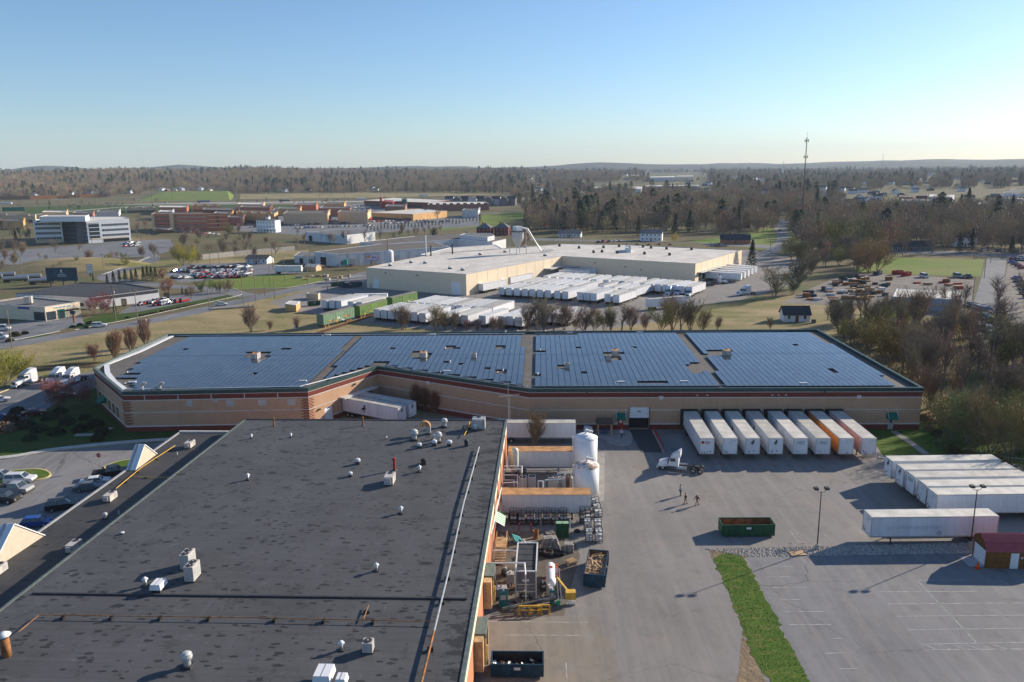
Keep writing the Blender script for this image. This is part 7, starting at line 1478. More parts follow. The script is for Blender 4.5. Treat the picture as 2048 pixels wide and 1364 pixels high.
# stones of the gravel strip
gs = MB(); A_,B_ = spx([(1410,1098),(1945,1086),(1945,1106),(1492,1114)]),None
for i in range(5200):
 x = r.uniform(min(p.x for p in A_),max(p.x for p in A_)); y = r.uniform(min(p.y for p in A_),max(p.y for p in A_))
 if not inside((x,y),A_): continue
 s = r.uniform(.06,.17); k0 = len(gs.v); gs.v += [(x + s * math.cos(t_ + r.uniform(-.3,.3)) * r.uniform(.7,1.1),y + s * math.sin(t_) * r.uniform(.7,1.1),.02) for t_ in (0,1.25,2.5,3.8,5)] + [(x + r.gauss(0,s * .3),y + r.gauss(0,s * .3),.02 + s * r.uniform(.5,1.0))]
 for q in range(5): gs.f.append((k0 + q,k0 + (q + 1) % 5,k0 + 5)); gs.m.append(0)
sheet('gravel_strip',A_,M['gravel'],Z * 5); tag(gs.build('river_stones',mat('pale_stones',(.42,.38,.34),.9,var=.45,scale=6,world=True)),kind='stuff')
# haze box round everything
M['haze'] = bpy.data.materials.new('haze'); M['haze'].use_nodes = True; t = M['haze'].node_tree; t.nodes.clear(); ou = t.nodes.new('ShaderNodeOutputMaterial'); pv = t.nodes.new('ShaderNodeVolumePrincipled'); pv.inputs['Color'].default_value = (.7,.84,1,1); pv.inputs['Density'].default_value = .000065; pv.inputs['Anisotropy'].default_value = 0; t.links.new(pv.outputs[0],ou.inputs['Volume'])
tag(MB().box(-9300,-9300,-6,9300,9300,260).build('haze',M['haze']),kind='stuff')
# ================================================================== FACTORY YARD
def silo(px,py,z,label,rust=False):
 p = G(px,py,z); t = thing('storage_silo',label,'silo',(p.x,p.y,0)); MB().lathe([(2.0,.15),(2.0,z - .02)],40).build('shell',M['white'],t,smooth=True)
 MB().lathe([(2.03,z - .05),(2.05,z),(1.2,z + .42),(.1,z + .6)],40).build('domed_top',M['rusty_white'] if rust else M['white'],t,smooth=True); MB().lathe([(2.25,0),(2.25,.18)],32).build('base_ring',M['concrete'],t)
 MB().box(-.12,-.12,z + .4,.12,.12,z + 1.3).beam((0,0,z + 1.25),(1.2,-.3,z + 1.0),.3).build('top_fitting',M['white_dirty'],t)
 for x in (-.18,.18): MB().beam((-1.9 + x * .3,-.9 + x,.3),(-1.9 + x * .3,-.9 + x,z + .5),.05).build('ladder_rail',M['grey_metal'],t)
 MB().lathe([(.07,.2),(.07,z + .2)],8,0,(-2.15,-.3,0)).build('fill_pipe',M['white'],t); return t
m_,t_,b_ = nodes('rust_blotched_white',.7); co_ = coords(t_); t_.links.new(mixc(t_,noise(t_,co_,1.3,5,.7,.46,.56),(.7,.7,.7),(.35,.2,.12)),b_.inputs['Base Color']); M['rusty_white'] = m_
silo(1171,874,6.8,'taller white silo behind its rust-topped neighbour'); silo(1173,930,4.7,'shorter white silo with a rust-blotched top',True)
P = spx([(1136,905),(1210,905),(1208,1002),(1150,1010),(1120,985)]); sheet('silo_pad',P,M['concrete'],Z * 4)
P = smoothline(spx([(1190,862),(1256,862),(1262,888),(1240,892),(1222,888),(1206,878),(1190,874)]),5); mb = MB().prism([(p.x,p.y) for p in P[:-1]] + [(P[-1].x,P[-1].y)],0,.14); tag(mb.build('pavement',M['concrete']),kind='structure')
# small grey tank and pipework
p = G(1030,958); t = thing('pressure_tank','slim grey green upright tank amid white pipes by the factory wall','tank',p); MB().lathe([(.1,1.2),(.62,1.5),(.66,1.9),(.66,5.0),(.5,5.4),(.1,5.6)],20).build('shell',mat('grey_green_enamel',(.48,.5,.44),.5,var=.06),t,smooth=True)
for a in range(4): MB().beam((.5 * math.cos(a * 1.57),.5 * math.sin(a * 1.57),0),(.5 * math.cos(a * 1.57),.5 * math.sin(a * 1.57),1.8),.1).build('leg',M['grey_metal'],t)
def pipes(label,runs,r=.07,m='white',z0=0,nm='pipework'):
 p0 = G(*runs[0][0][:2],runs[0][0][2]); t = thing(nm,label,'pipes',(p0.x,p0.y,0))
 for run in runs:
  Q = [G(x,y,z) for x,y,z in run]; Q = [(q.x - p0.x,q.y - p0.y,q.z) for q in Q]
  for a,b in zip(Q,Q[1:]): MB().cyl(a,b,r,r,8).build('pipe',M[m],t)
  for q in (Q[0],Q[-1]):
   if q[2] > .6: MB().cyl((q[0],q[1],0),q,r * .8,r * .8,6).build('upright',M['grey_metal'],t)
pipes('tangle of white pipes climbing the orange wall behind the rusty-roofed trailer',[[(1005,950,2),(1035,950,2),(1035,968,2)],[(1006,940,3.4),(1042,938,3.4)],[(1004,960,1.4),(1028,960,1.4),(1028,972,1.0)],[(1008,932,4),(1044,932,4),(1044,946,4)],[(1003,966,2.6),(1036,964,2.6)]])
pipes('white elbow pipes over the chiller fans between trailer and silo',[[(1076,962,2.2),(1086,962,2.2),(1086,976,1)],[(1116,945,2.4),(1142,945,2.4)],[(1116,945,2.4),(1116,966,1.2)],[(1090,960,1.8),(1124,958,1.8)]],.12)
pipes('pale pipe run in front of the far storage trailer',[[(1040,937,1.6),(1140,936,1.6)],[(1042,942,1.1),(1135,941,1.1)]],.06,'steel')
pipes('white pipes running down the sunlit factory wall beside the front trailer',[[(1003,975,5),(985,1060,5)],[(1001,980,4.3),(982,1068,4.3)],[(999,985,3.6),(984,1050,3.6)]],.06)
pipes('bent white overhead pipe reaching from the wall to the grey cooler',[[(975,1126,4.1),(1049,1126,4.1),(1051,1150,4.1)]],.1); pipes('straight white pipe from the wall to the top of the grey cooler',[[(986,1101,3.7),(1033,1101,3.7)]],.08)
for q,(x,y,f,lb) in enumerate(((1046,978,1,'single-fan chiller box, leftmost behind the front storage trailer'),(1064,976,1,'single-fan chiller box, second from left behind the front storage trailer'),(1107,977,2,'twin-fan chiller box, nearer the silos'),(1120,974,2,'twin-fan chiller box touching the silos'))):
 k_condenser(1.3 if f == 1 else 1.0,1.4 if f == 1 else 1.9,2.2,f).place(lb,G(x,y),R(90) if f == 2 else 0,.95)
for q,(x,m) in enumerate(((1128,'white_dirty'),(1136,'rust'),(1142,'beige_metal'))):
 t = thing('gas_cylinder','upright %s cylinder standing beside the silos' % ('white','rusty','beige')[q],'gas cylinder',G(x,976)); MB().lathe([(.33,0),(.35,.1),(.35,1.7),(.15,2.0),(.05,2.1)],14).build('body',M[m],t,smooth=True); MB().lathe([(.08,2.05),(.08,2.2)],8).build('valve',M['steel'],t)
k = Kit('guard_rail','railing'); mb = MB()
for z in (.55,1.1): mb.beam((0,0,z),(4.4,0,z),.05)
for i in range(23): mb.beam((i * .2,0,0),(i * .2,0,1.1),.03)
k.add('railing',mb,M['steel']); k.add('toe_board',MB().box(0,-.02,0,4.4,.02,.12),M['steel']); k.place('galvanised balustrade behind the chillers, left length',G(1046,953),0); k.place('galvanised balustrade behind the chillers, right length',G(1092,952),0)
# rack carts
def cart_kit(w_=1.0,h_=2.3,d=.8,white=False):
 k = Kit('rack_cart','rack cart'); f = MB()
 for x in (-w_ / 2,0,w_ / 2):
  for y in (-d / 2,d / 2): f.beam((x,y,.15),(x,y,h_),.05)
 for z in (.2,.8,1.5,h_):
  for y in (-d / 2,d / 2): f.beam((-w_ / 2,y,z),(w_ / 2,y,z),.05)
  for x in (-w_ / 2,w_ / 2): f.beam((x,-d / 2,z),(x,d / 2,z),.05)
 k.add('frame',f,M['dark_metal'])
 for i,z in enumerate((.25,.85,1.55)): k.add('tray',MB().box(-w_ / 2 + .06,-d / 2 + .06,z,w_ / 2 - .06,d / 2 - .06,z + (.35 if i < 2 else .2)),M['white_dirty' if (white or i == 1) else 'brown_bin'])
 for x in (-w_ / 2,w_ / 2):
  for y in (-d / 2,d / 2): k.add('castor',MB().cyl((x - .03,y,.08),(x + .03,y,.08),.08,.08,8),M['dark'])
 return k
M['brown_bin'] = mat('dull_brown_bin',(.2,.16,.15),.8,var=.3); ck = cart_kit(); cw = cart_kit(1.0,2.0,.9,True)
for i in range(7): ck.place('black rack cart, %s from the left in the row before the front trailer' % ORD[i],G(1027 + i * 16.6,1047 + (i % 2)),rnd.uniform(-.04,.04),1,'black rack carts')
ck.place('black rack cart standing alone right of the row of seven',G(1170,1045),.05,(1.5,1,1),'black rack carts')
for i,(x,y,w) in enumerate(((1175,1062,'rear left'),(1195,1062,'rear right'),(1178,1082,'front left'),(1197,1083,'front right'))): cw.place('rack cart with white boxes, %s of the four below the silos' % w,G(x,y),0,1,'rack carts with white boxes')
for i,(x,y) in enumerate(((1190,1010),(1193,1022),(1196,1033))): cw.place('white-topped machine crate, %s by the silo pad' % ('farthest','middle one','nearest')[i],G(x,y),.1,(1.1,.8,.6),'crates by the silo pad')
for i,(x,lb) in enumerate(((1118,'left'),(1131,'right'))):
 t = thing('green_cabinet','dark green steel cabinet in the yard, %s one of two' % lb,'cabinet',G(x,1074)); MB().box(-.43,-.4,.1,.43,.4,2.2).build('cabinet_body',M['green_paint'],t); MB().box(-.4,-.43,.2,.4,-.4,2.1).build('cabinet_door',M['green_paint'],t); MB().box(-.43,-.4,2.2,.43,.4,2.24).build('cabinet_top',mat('pale_green_top',(.25,.4,.25),.6),t)
t = thing('rusty_drum','rusty open pipe standing upright in the yard','drum',G(1072,1077)); mb = MB().lathe([(.36,0),(.36,1.15),(.45,1.15),(.45,1.25),(.3,1.25),(.3,.1)],18); mb.build('drum',M['rust'],t); MB().lathe([(.25,.1),(.25,.12)],12).build('drum_inside',M['interior'],t)
for i,(x,y) in enumerate(((1038,1065),(1062,1066),(1082,1052),(1110,1050),(1140,1056))):
 t = thing('bollard','%s post standing in the yard, %s from the left' % (('red','red','grey','grey','white')[i],ORD[i]),'bollard',G(x,y)); MB().lathe([(.08,0),(.08,1.4),(.02,1.45)],10).build('post',M[('red','red','grey_metal','grey_metal','white')[i]],t); MB().box(-.15,-.15,0,.15,.15,.03).build('base_plate',M['grey_metal'],t)
# pallets
def pallet_meshes():
 d = MB().box(-.6,-.05,0,.6,.05,.022).mesh('slat',M['timber']); st = MB().box(-.05,-.5,0,.05,.5,.09).mesh('stringer',M['timber']); return d,st
sl_,st_ = pallet_meshes(); M['grey_wood'] = mat('weathered_grey_wood',(.42,.39,.35),.9,var=.3,objrand=.25); sg = MB().box(-.6,-.05,0,.6,.05,.022).mesh('slat',M['grey_wood']); stg = MB().box(-.05,-.5,0,.05,.5,.09).mesh('stringer',M['grey_wood'])
def pallet(loc,rz,label,grey=True,tilt=(0,0),group=None,sc=1):
 t = thing('pallet',label,'pallet',loc,rz,group); t.rotation_euler = (tilt[0],tilt[1],rz); t.scale = (sc,) * 3
 for x in (-.55,0,.55): o = bpy.data.objects.new('stringer',stg if grey else st_); C.objects.link(o); o.parent = t; o.location = (x,0,.022)
 for i in range(6): o = bpy.data.objects.new('slat',sg if grey else sl_); C.objects.link(o); o.parent = t; o.location = (0,-.45 + .18 * i,.114)
for s_,(x,y,n,lean,nm) in enumerate(((1089,1100,14,.035,'left leaning'),(1113,1098,13,-.04,'middle leaning'),(1138,1103,9,.0,'right upright'))):
 b = G(x,y)
 for i in range(n): pallet((b.x + lean * i * 1.2 + rnd.uniform(-.05,.05),b.y + rnd.uniform(-.05,.05),.14 * i + .005),rnd.uniform(-.15,.15),'grey pallet, %s from the bottom of the %s stack' % (ordn(i + 1),nm),True,(0,-lean * 2),'grey pallets in the yard stacks')
for i,(x,y) in enumerate(((1060,1086),(1100,1066))): pallet(G(x,y,.02),.3 * i,'single grey pallet lying %s the pallet stacks' % ('left of','behind')[i])
b = G(1141,1128)
for i in range(4): pallet((b.x + .05 * i,b.y,.01 + .14 * i),.5 + .05 * i,'pallet in the small skewed pile left of the wood-filled dumpster, %s up' % ORD[i],i % 2 == 0,group='small skewed pallet pile')
for i,(x,y,s) in enumerate(((1080,1108,1.3),(1096,1111,1.5),(1113,1110,1.2),(1124,1110,.9),(1154,1064,.8))):
 t = thing('tyre','black tyre on the ground below the pallet stacks, %s from the left' % ORD[i],'tyre',G(x,y,.02)); MB().lathe([(.3,0),(.5,.03),(.55,.14),(.5,.26),(.3,.28),(.28,.14)],18).build('tread',M['dark'],t,smooth=True); MB().lathe([(.27,.05),(.27,.2)],12).build('rim',M['rust'],t); t.scale = (s,s,s * 1.6)
# cooler: louvred grey structure with white frame
C4 = [G(x,y,3.6) for x,y in ((1031,1143),(1072,1143),(1075,1086),(1036,1086))]; o = C4[0]; t = thing('cooler_structure','grey slatted cooler on white framed legs beside the factory wall','cooler',(o.x,o.y,0)); Q = [Vector((q.x - o.x,q.y - o.y,0)) for q in C4]
for a,b in zip(Q,Q[1:] + Q[:1]): MB().beam((a.x,a.y,3.62),(b.x,b.y,3.62),.16).build('top_rail',M['white_dirty'],t)
for q in Q: MB().beam((q.x,q.y,0),(q.x,q.y,3.6),.14).build('leg',M['white_dirty'],t)
for i in range(5):
 a,b = Q[0].lerp(Q[3],i / 5 + .01),Q[0].lerp(Q[3],(i + 1) / 5 - .01); c,d = Q[1].lerp(Q[2],i / 5 + .01),Q[1].lerp(Q[2],(i + 1) / 5 - .01); MB().hexa([(v.x,v.y,z) for z in (3.3 + .0 * i,3.5) for v in (a,c,d,b)]).build('roof_panel',M['shingle_dark'],t)
a,b = Q[0],Q[1]
for z0,z1,m in ((2.0,3.4,'shingle_grey'),(1.2,1.85,'shingle_grey')): MB().hexa([(v.x,v.y + k,z) for z in (z0,z1) for v,k in ((a,-.05),(b,-.05),(b,.05),(a,.05))]).build('front_panel',M[m],t)
for z in (2.0,1.5,1.0): MB().beam((a.x,-.1,z),(b.x,b.y - .1,z),.08).build('front_rail',M['steel'],t)
MB().box(Q[1].x * .33,-.09,2.3,Q[1].x * .8,-.055,2.6).build('name_plate',M['white_dirty'],t)
# propane tank
A,B = G(1101,1124,1.5),G(1102,1163,1.5); d = (B - A); L = d.length; t = thing('propane_tank','white horizontal propane tank with a small red sign','propane tank',(A.x,A.y,0),math.atan2(d.y,d.x)); pr_ = [(.02,-.05),(.35,.05),(.55,.25),(.62,.5),(.62,L - .5),(.55,L - .25),(.35,L - .05),(.02,L + .05)]
mb = MB().lathe(pr_,20); mb.xf(Matrix.Translation((0,0,1.1)) @ Matrix.Rotation(R(90),4,'Y')); mb.build('tank',M['white'],t,smooth=True); MB().box(L * .3,-.2,1.68,L * .3 + .45,.25,1.735).build('sign',M['red'],t)
for x in (L * .2,L * .8): MB().box(x - .1,-.5,0,x + .1,.5,.7).build('saddle',M['concrete'],t)
# dumpsters
def rolloff(loc,rz,L,w_,h_,m,label,fill=None,inner='rust'):
 t = thing('rolloff_dumpster',label,'dumpster',loc,rz); b_ = .18
 MB().box(-L / 2,-w_ / 2,b_,L / 2,w_ / 2,b_ + .08).build('floor',M[inner],t)
 for s in (-1,1): MB().box(-L / 2,s * w_ / 2 - .04,b_,L / 2,s * w_ / 2 + .04,h_).build('side_wall',M[m],t); MB().box(s * L / 2 - .04,-w_ / 2 + .05,b_,s * L / 2 + .04,w_ / 2 - .05,h_).build('end_wall',M[m],t)
 ln = MB()
 for s in (-1,1): ln.box(-L / 2 + .05,s * (w_ / 2 - .055) - .01,b_ + .1,L / 2 - .05,s * (w_ / 2 - .055) + .01,h_ - .06); ln.box(s * (L / 2 - .055) - .01,-w_ / 2 + .08,b_ + .1,s * (L / 2 - .055) + .01,w_ / 2 - .08,h_ - .06)
 ln.build('rusty_lining',M[inner],t)
 for s in (-1,1): MB().box(-L / 2 - .06,s * w_ / 2 - .07,h_,L / 2 + .06,s * w_ / 2 + .07,h_ + .1).build('top_rail',M[m if inner != 'rim' else 'rust'],t); MB().box(s * L / 2 - .07,-w_ / 2 + .07,h_,s * L / 2 + .07,w_ / 2 - .07,h_ + .1).build('top_rail',M[m],t)
 n = int(L / .75); rm = MB().box(-.04,-.05,b_,.04,.05,h_).mesh('side_rib',M[m])
 for i in range(n + 1):
  for s in (-1,1): o = bpy.data.objects.new('side_rib',rm); C.objects.link(o); o.parent = t; o.location = (-L / 2 + .08 + (L - .16) * i / n,s * (w_ / 2 + .07),0)
 for x in (-L / 2 + .5,L / 2 - .5):
  for y in (-w_ / 2 + .3,w_ / 2 - .3): MB().cyl((x,y - .1,.11),(x,y + .1,.11),.11,.11,10).build('wheel',M['dark'],t)
 MB().box(-.4,-w_ / 2 - .09,h_ - .55,.4,-w_ / 2 - .06,h_ - .25).build('label_plate',M['white_dirty'],t); return t
a,b = G(1445,1074),G(1549,1074); c = (a + b) / 2; rolloff((c.x,c.y + 1.2,0),R(-1),7.3,2.4,1.75,'green_paint','long dark green roll-off dumpster standing empty in the yard')
B4 = [G(x,y,1.75) for x,y in ((1169,1150),(1209,1151),(1215,1101),(1179,1101))]; c = sum(B4,Vector()) / 4; dv_ = (B4[3] - B4[0]); t = rolloff((c.x,c.y,0),math.atan2(dv_.y,dv_.x),dv_.length,(B4[1] - B4[0]).length,1.75,'navy_paint','navy roll-off dumpster filled with broken timber',inner='rust'); an = math.atan2(dv_.y,dv_.x)
for i in range(58):
 u,v = rnd.uniform(-dv_.length / 2 + .6,dv_.length / 2 - .6),rnd.uniform(-.85,.85); q = Vector((u * math.cos(an) - v * math.sin(an),u * math.sin(an) + v * math.cos(an),0)); l_ = rnd.uniform(.5,1.4)
 o = MB().box(-l_ / 2,-rnd.uniform(.05,.14),-.03,l_ / 2,.06,.03).build('scrap_board',M['timber'],None,(c.x + q.x,c.y + q.y,rnd.uniform(1.15,1.72)),rnd.uniform(0,3.1)); o.rotation_euler = (rnd.uniform(-.3,.3),rnd.uniform(-.3,.3),rnd.uniform(0,3.1)); tag(o,'broken board, %s in the timber heap of the navy dumpster' % ordn(i + 1),'board','broken boards in the navy dumpster');
 o['label'] = 'broken board in the timber heap of the navy dumpster'
fb_ = MB().box(-dv_.length / 2 + .2,-1.1,.3,dv_.length / 2 - .2,1.1,1.15).build('timber_rubble',M['grey_wood'],None,(c.x,c.y,0),an); tag(fb_,'packed timber rubble filling the navy dumpster below the boards','rubble')
B4 = [G(x,y,1.5) for x,y in ((982,1330),(1087,1330),(1085,1304),(985,1304))]; c = sum(B4,Vector()) / 4; rolloff((c.x,c.y,0),R(-2),(B4[1] - B4[0]).length,(B4[3] - B4[0]).length,1.5,'navy_paint','navy roll-off dumpster with metal scrap at the bottom edge by the factory',inner='dark_metal')
for i in range(26):
 o = MB().hexa([(x * rnd.uniform(.6,1.2),y * rnd.uniform(.6,1.2),z) for z in (0,.2) for x,y in ((-.3,-.2),(.3,-.2),(.3,.2),(-.3,.2))]).build('scrap_metal',M[rnd.choice(['steel','dark_metal','steel','rust'])],None,(c.x + rnd.uniform(-2.5,2.5),c.y + rnd.uniform(-.7,.5),rnd.uniform(.5,.85))); o.rotation_euler = (rnd.uniform(-1,1),rnd.uniform(-1,1),rnd.uniform(0,3)); tag(o,'crumpled metal scrap lying in the bottom edge dumpster','scrap metal','scrap in the bottom dumpster')
# other yard machines
def machine(nm,label,px,py,w_,d,h_,m,extra=None,az=0):
 t = thing(nm,label,'machine',G(px,py),az); MB().hexa([(-w_ / 2,-d / 2,.12),(w_ / 2,-d / 2,.12),(w_ / 2,d / 2,.12),(-w_ / 2,d / 2,.12),(-w_ / 2 + .04,-d / 2 + .04,h_),(w_ / 2 - .04,-d / 2 + .04,h_),(w_ / 2 - .04,d / 2 - .04,h_),(-w_ / 2 + .04,d / 2 - .04,h_)]).build('casing',M[m],t)
 MB().box(-w_ / 2,-d / 2,0,-w_ / 2 + .15,d / 2,.12).box(w_ / 2 - .15,-d / 2,0,w_ / 2,d / 2,.12).build('skid',M['dark_metal'],t); MB().box(-w_ * .3,-d / 2 - .03,h_ * .55,w_ * .3,-d / 2,h_ * .85).build('control_panel',M['grey_metal'],t); MB().lathe([(.14,0),(.14,.3)],10,0,(0,0,h_)).build('vent_cap',M['white_dirty'],t); return t
machine('compressor','teal compressor cabinet at the foot of the factory wall',1007,1212,1.1,1.0,2.0,'teal_paint'); machine('pump_cabinet','slim teal pump cabinet left of the yellow frames end',1104,1208,.6,.6,1.9,'teal_paint'); machine('grey_machine','pale grey machine box behind the teal compressor',1003,1192,1.4,1.2,1.2,'grey_metal'); machine('blower','dark blower unit below the grey cooler',1050,1196,1.3,.9,.8,'dark_metal'); machine('motor_unit','grey motor unit left of the cooler legs',1021,1166,1.0,1.0,1.4,'grey_metal')
t = thing('cyan_tub','tilted cyan tub left of the pallet stacks','tub',G(1032,1083)); t.rotation_euler = (.2,.5,.4); MB().hexa([(-.5,-.6,0),(.5,-.6,0),(.5,.6,0),(-.5,.6,0),(-.65,-.8,.5),(.65,-.8,.5),(.65,.8,.5),(-.65,.8,.5)]).build('tub',mat('cyan_plastic',(.08,.45,.5),.5),t); MB().box(-.55,-.7,.5,.55,.7,.51).build('tub_inside',M['teal_paint'],t)
def yframe(px,py,n,label):
 t = thing('yellow_frame',label,'steel frame',G(px,py)); MB().beam((0,0,1.0),(1.3 * n,0,1.0),.18).build('top_beam',M['yellow'],t); MB().beam((0,0,.45),(1.3 * n,0,.45),.1).build('lower_beam',M['yellow'],t)
 for i in range(n + 1): MB().beam((1.3 * i,0,0),(1.3 * i,0,1.0),.16).build('leg',M['yellow'],t); MB().box(1.3 * i - .2,-.3,0,1.3 * i + .2,.3,.04).build('foot',M['yellow'],t)
yframe(1038,1228,2,'yellow steel frame on legs, left of two in the yard'); yframe(1077,1226,1,'yellow steel frame on legs, right of two in the yard')
t = thing('conveyor_rails','long dark steel channel lying above the yellow frames','steel channel',G(1005,1230)); a = G(1112,1214) - G(1005,1230); MB().beam((0,0,.6),(a.x,a.y,1.1),.3,.15).build('channel',M['dark_metal'],t); MB().beam((0,.5,.6),(a.x,a.y + .5,1.1),.12,.1).build('side_rail',M['steel'],t)
t = thing('jib_crane','orange and yellow jib loader beside the propane tank','loader',G(1126,1206)); MB().beam((-.6,3.5,3.2),(-.7,1.5,2.6),.35).build('orange_boom',mat('orange_boom',(.6,.16,.05),.6),t); MB().beam((-.7,1.5,2.6),(.6,.2,1.4),.22).build('yellow_arm',M['yellow'],t); MB().box(.3,-.5,.7,1.5,.4,1.6).build('yellow_basket',M['yellow'],t)
for x in (-.5,-.15): MB().beam((x,.2,0),(x + .1 - .3,2.2,3.4),.09).build('white_strut',M['white'],t)
for i in range(5): MB().cyl((.3 + i * .26,-.4,.25),(.3 + i * .26 + .1,-.4,.25),.25,.25,12).build('roller',M['white_dirty'],t)
MB().lathe([(.3,0),(.25,.4)],12,0,(-.6,-.3,0)).build('green_base',mat('bright_green',(.02,.35,.15),.6),t)
# timber deck, steps and striped awning by the wall
A,B = G(988,1118,1.0),G(1006,1076,1.0); t = thing('timber_steps','raw timber landing and steps against the factory wall','timber steps',(A.x,A.y,0),FA)
for i in range(9): MB().box(0,.34 * i + 2.7,1.25,1.5,.34 * i + 3.0,1.32).build('deck_board',M['timber'],t)
for i in range(6): MB().box(0,2.3 - .42 * i,1.1 - .19 * i,1.5,2.6 - .42 * i,1.16 - .19 * i).build('step',M['timber'],t)
for x in (.05,1.45):
 for y in (0,2.6,5.7): MB().beam((x,y,0),(x,y,2.2 if y else 1.2),.1).build('post',M['timber'],t)
 MB().beam((x,0,1.2),(x,2.6,2.2),.08).build('handrail',M['timber'],t); MB().beam((x,2.6,2.2),(x,5.7,2.2),.08).build('handrail',M['timber'],t)
A = G(990,1050,3.3); t = thing('striped_awning','green and white striped canopy on the factory wall','awning',(A.x,A.y,0),FA)
for i in range(12): MB().hexa([(-.2,i * .28,4.0),(1.3,i * .28,3.1),(1.3,i * .28 + .275,3.1),(-.2,i * .28 + .275,4.0),(-.2,i * .28,4.05),(1.3,i * .28,3.15),(1.3,i * .28 + .275,3.15),(-.2,i * .28 + .275,4.05)]).build('canvas_strip',M['bright_stripe' if i % 2 else 'white'] if 'bright_stripe' in M else M['green_awning' if i % 2 else 'white'],t)
MB().beam((1.3,0,3.1),(1.3,3.3,3.1),.06).build('front_rail',M['steel'],t)
# gazebo, ramp railing, bench, door clutter
p = G(1209,868); t = thing('timber_gazebo','timber picnic shelter with a dark brown roof by the red door','shelter',p,AZ)
for x in (-1.3,1.3):
 for y in (-1,1): MB().box(x - .08,y - .08,.14,x + .08,y + .08,2.4).build('post',M['timber'],t)
MB().hexa([(-1.7,-1.4,2.4),(1.7,-1.4,2.4),(1.7,1.4,2.4),(-1.7,1.4,2.4),(-1.4,-.1,3.3),(1.4,-.1,3.3),(1.4,.1,3.3),(-1.4,.1,3.3)]).build('roof',mat('brown_shingle',(.09,.06,.05),.9),t); MB().box(-1.5,-1.2,2.25,1.5,-1.08,2.4).build('beam',M['timber'],t)
t2 = thing('picnic_table','blue picnic table under the timber shelter','table',(p.x,p.y,.14),AZ); MB().box(-.9,-.35,.7,.9,.35,.76).build('tabletop',M['sign_blue'],t2)
for y in (-.65,.65): MB().box(-.9,y - .12,.42,.9,y + .12,.46).build('bench',M['sign_blue'],t2)
for x in (-.7,.7): MB().beam((x,-.6,0),(x,.2,.7),.07).beam((x,.6,0),(x,-.2,.7),.07).build('leg',M['sign_blue'],t2)
A,B = G(1307,866),G(1327,905); d = B - A; L = d.length; t = thing('ramp_railing','red steel railing along the loading ramp','railing',A,math.atan2(d.y,d.x)); MB().box(-.2,-.15,0,L,.15,.45).build('kerb_wall',M['concrete'],t)
for z in (.9,1.35): MB().beam((0,0,z),(L,0,z),.07).build('rail',M['red'],t)
for i in range(11): MB().beam((L * i / 10,0,.4),(L * i / 10,0,1.4),.09).build('post',M['red'],t)
sheet('ramp',[G(*q) for q in ((1257,857),(1301,857),(1326,905),(1282,905))],mat('dark_ramp_asphalt',(.06,.062,.066),.9,var=.2,world=True),Z * 4)
sheet('asphalt_patch',[G(*q) for q in ((1330,905),(1310,872),(1362,868),(1385,912),(1350,915))],M['asphalt_old'],Z * 4)  # flat patch of the older grey asphalt beside the ramp
t = thing('white_cover','white covered cart behind the tall silo','cart',G(1176,866)); MB().hexa([(-.9,-.6,.4),(.9,-.6,.4),(.9,.6,.4),(-.9,.6,.4),(-.7,-.5,1.5),(.8,-.5,1.2),(.8,.5,1.2),(-.7,.5,1.5)]).build('cover',M['white'],t); [MB().cyl((x,-.6,.25),(x,.6,.25),.25,.25,10).build('wheel',M['dark'],t) for x in (-.6,.6)]
# plywood sheet and frames on the stones, stop sign, pipes by the road
t = thing('plywood_sheet','pale plywood sheet lying on the gravel strip','plywood sheet',G(1594,1108),.1); MB().box(-1.0,-.6,.12,1.0,.6,.15).build('sheet',M['timber'],t); MB().box(-.4,-.2,.15,-.2,.0,.2).build('block',M['grey_wood'],t)
for i,x in enumerate((1580,1605)):
 t = thing('shopping_cart','wire shopping cart %s on the stones by the plywood' % ('left one','right one')[i],'shopping cart',G(x,1097),1.2); mb = MB()
 for z in (.5,.7,.9,1.0): mb.beam((-.4,-.25,z),(.4,-.25,z),.02).beam((-.4,.25,z),(.4,.25,z),.02).beam((.4,-.25,z),(.4,.25,z),.02)
 for q in range(9): mb.beam((-.4 + q * .1,-.25,.5),(-.4 + q * .1,-.25,1),.02).beam((-.4 + q * .1,.25,.5),(-.4 + q * .1,.25,1),.02)
 mb.build('basket',M['steel'],t); MB().beam((-.55,-.25,1.0),(-.55,.25,1.0),.04).build('handle',M['red'],t); MB().beam((-.4,-.2,.15),(.4,-.2,.2),.03).beam((-.4,.2,.15),(.4,.2,.2),.03).beam((-.45,0,.2),(-.45,0,1.0),.04).build('chassis',M['steel'],t); [MB().cyl((x_,y_,.06),(x_,y_ + .03,.06),.06,.06,8).build('wheel',M['dark'],t) for x_ in (-.4,.4) for y_ in (-.2,.2)]
p = G(201,938); t = thing('stop_sign','red octagonal sign on a post beside the kerb island','stop sign',p); MB().lathe([(.04,0),(.04,2.9)],8).build('post',M['steel'],t)
mb = MB().lathe([(.42,-.012),(.42,.012)],8); mb.xf(Matrix.Translation((0,-.06,2.6)) @ Matrix.Rotation(R(90),4,'X') @ Matrix.Rotation(R(22.5),4,'Z')); so_ = mb.build('sign_plate',M['red'],t)
tc = bpy.data.curves.new('s','FONT'); tc.body = 'STOP'; tc.size = .28; tc.align_x = 'CENTER'; tc.extrude = .003; o_ = bpy.data.objects.new('s',tc); C.objects.link(o_); bpy.context.view_layer.update(); me_ = bpy.data.meshes.new_from_object(o_.evaluated_get(bpy.context.evaluated_depsgraph_get())); bpy.data.objects.remove(o_); me_.materials.clear(); me_.materials.append(M['white']); o_ = bpy.data.objects.new('lettering',me_); C.objects.link(o_); o_.parent = so_; o_.rotation_euler = (R(90),0,0); o_.location = (0,-.08,2.5)
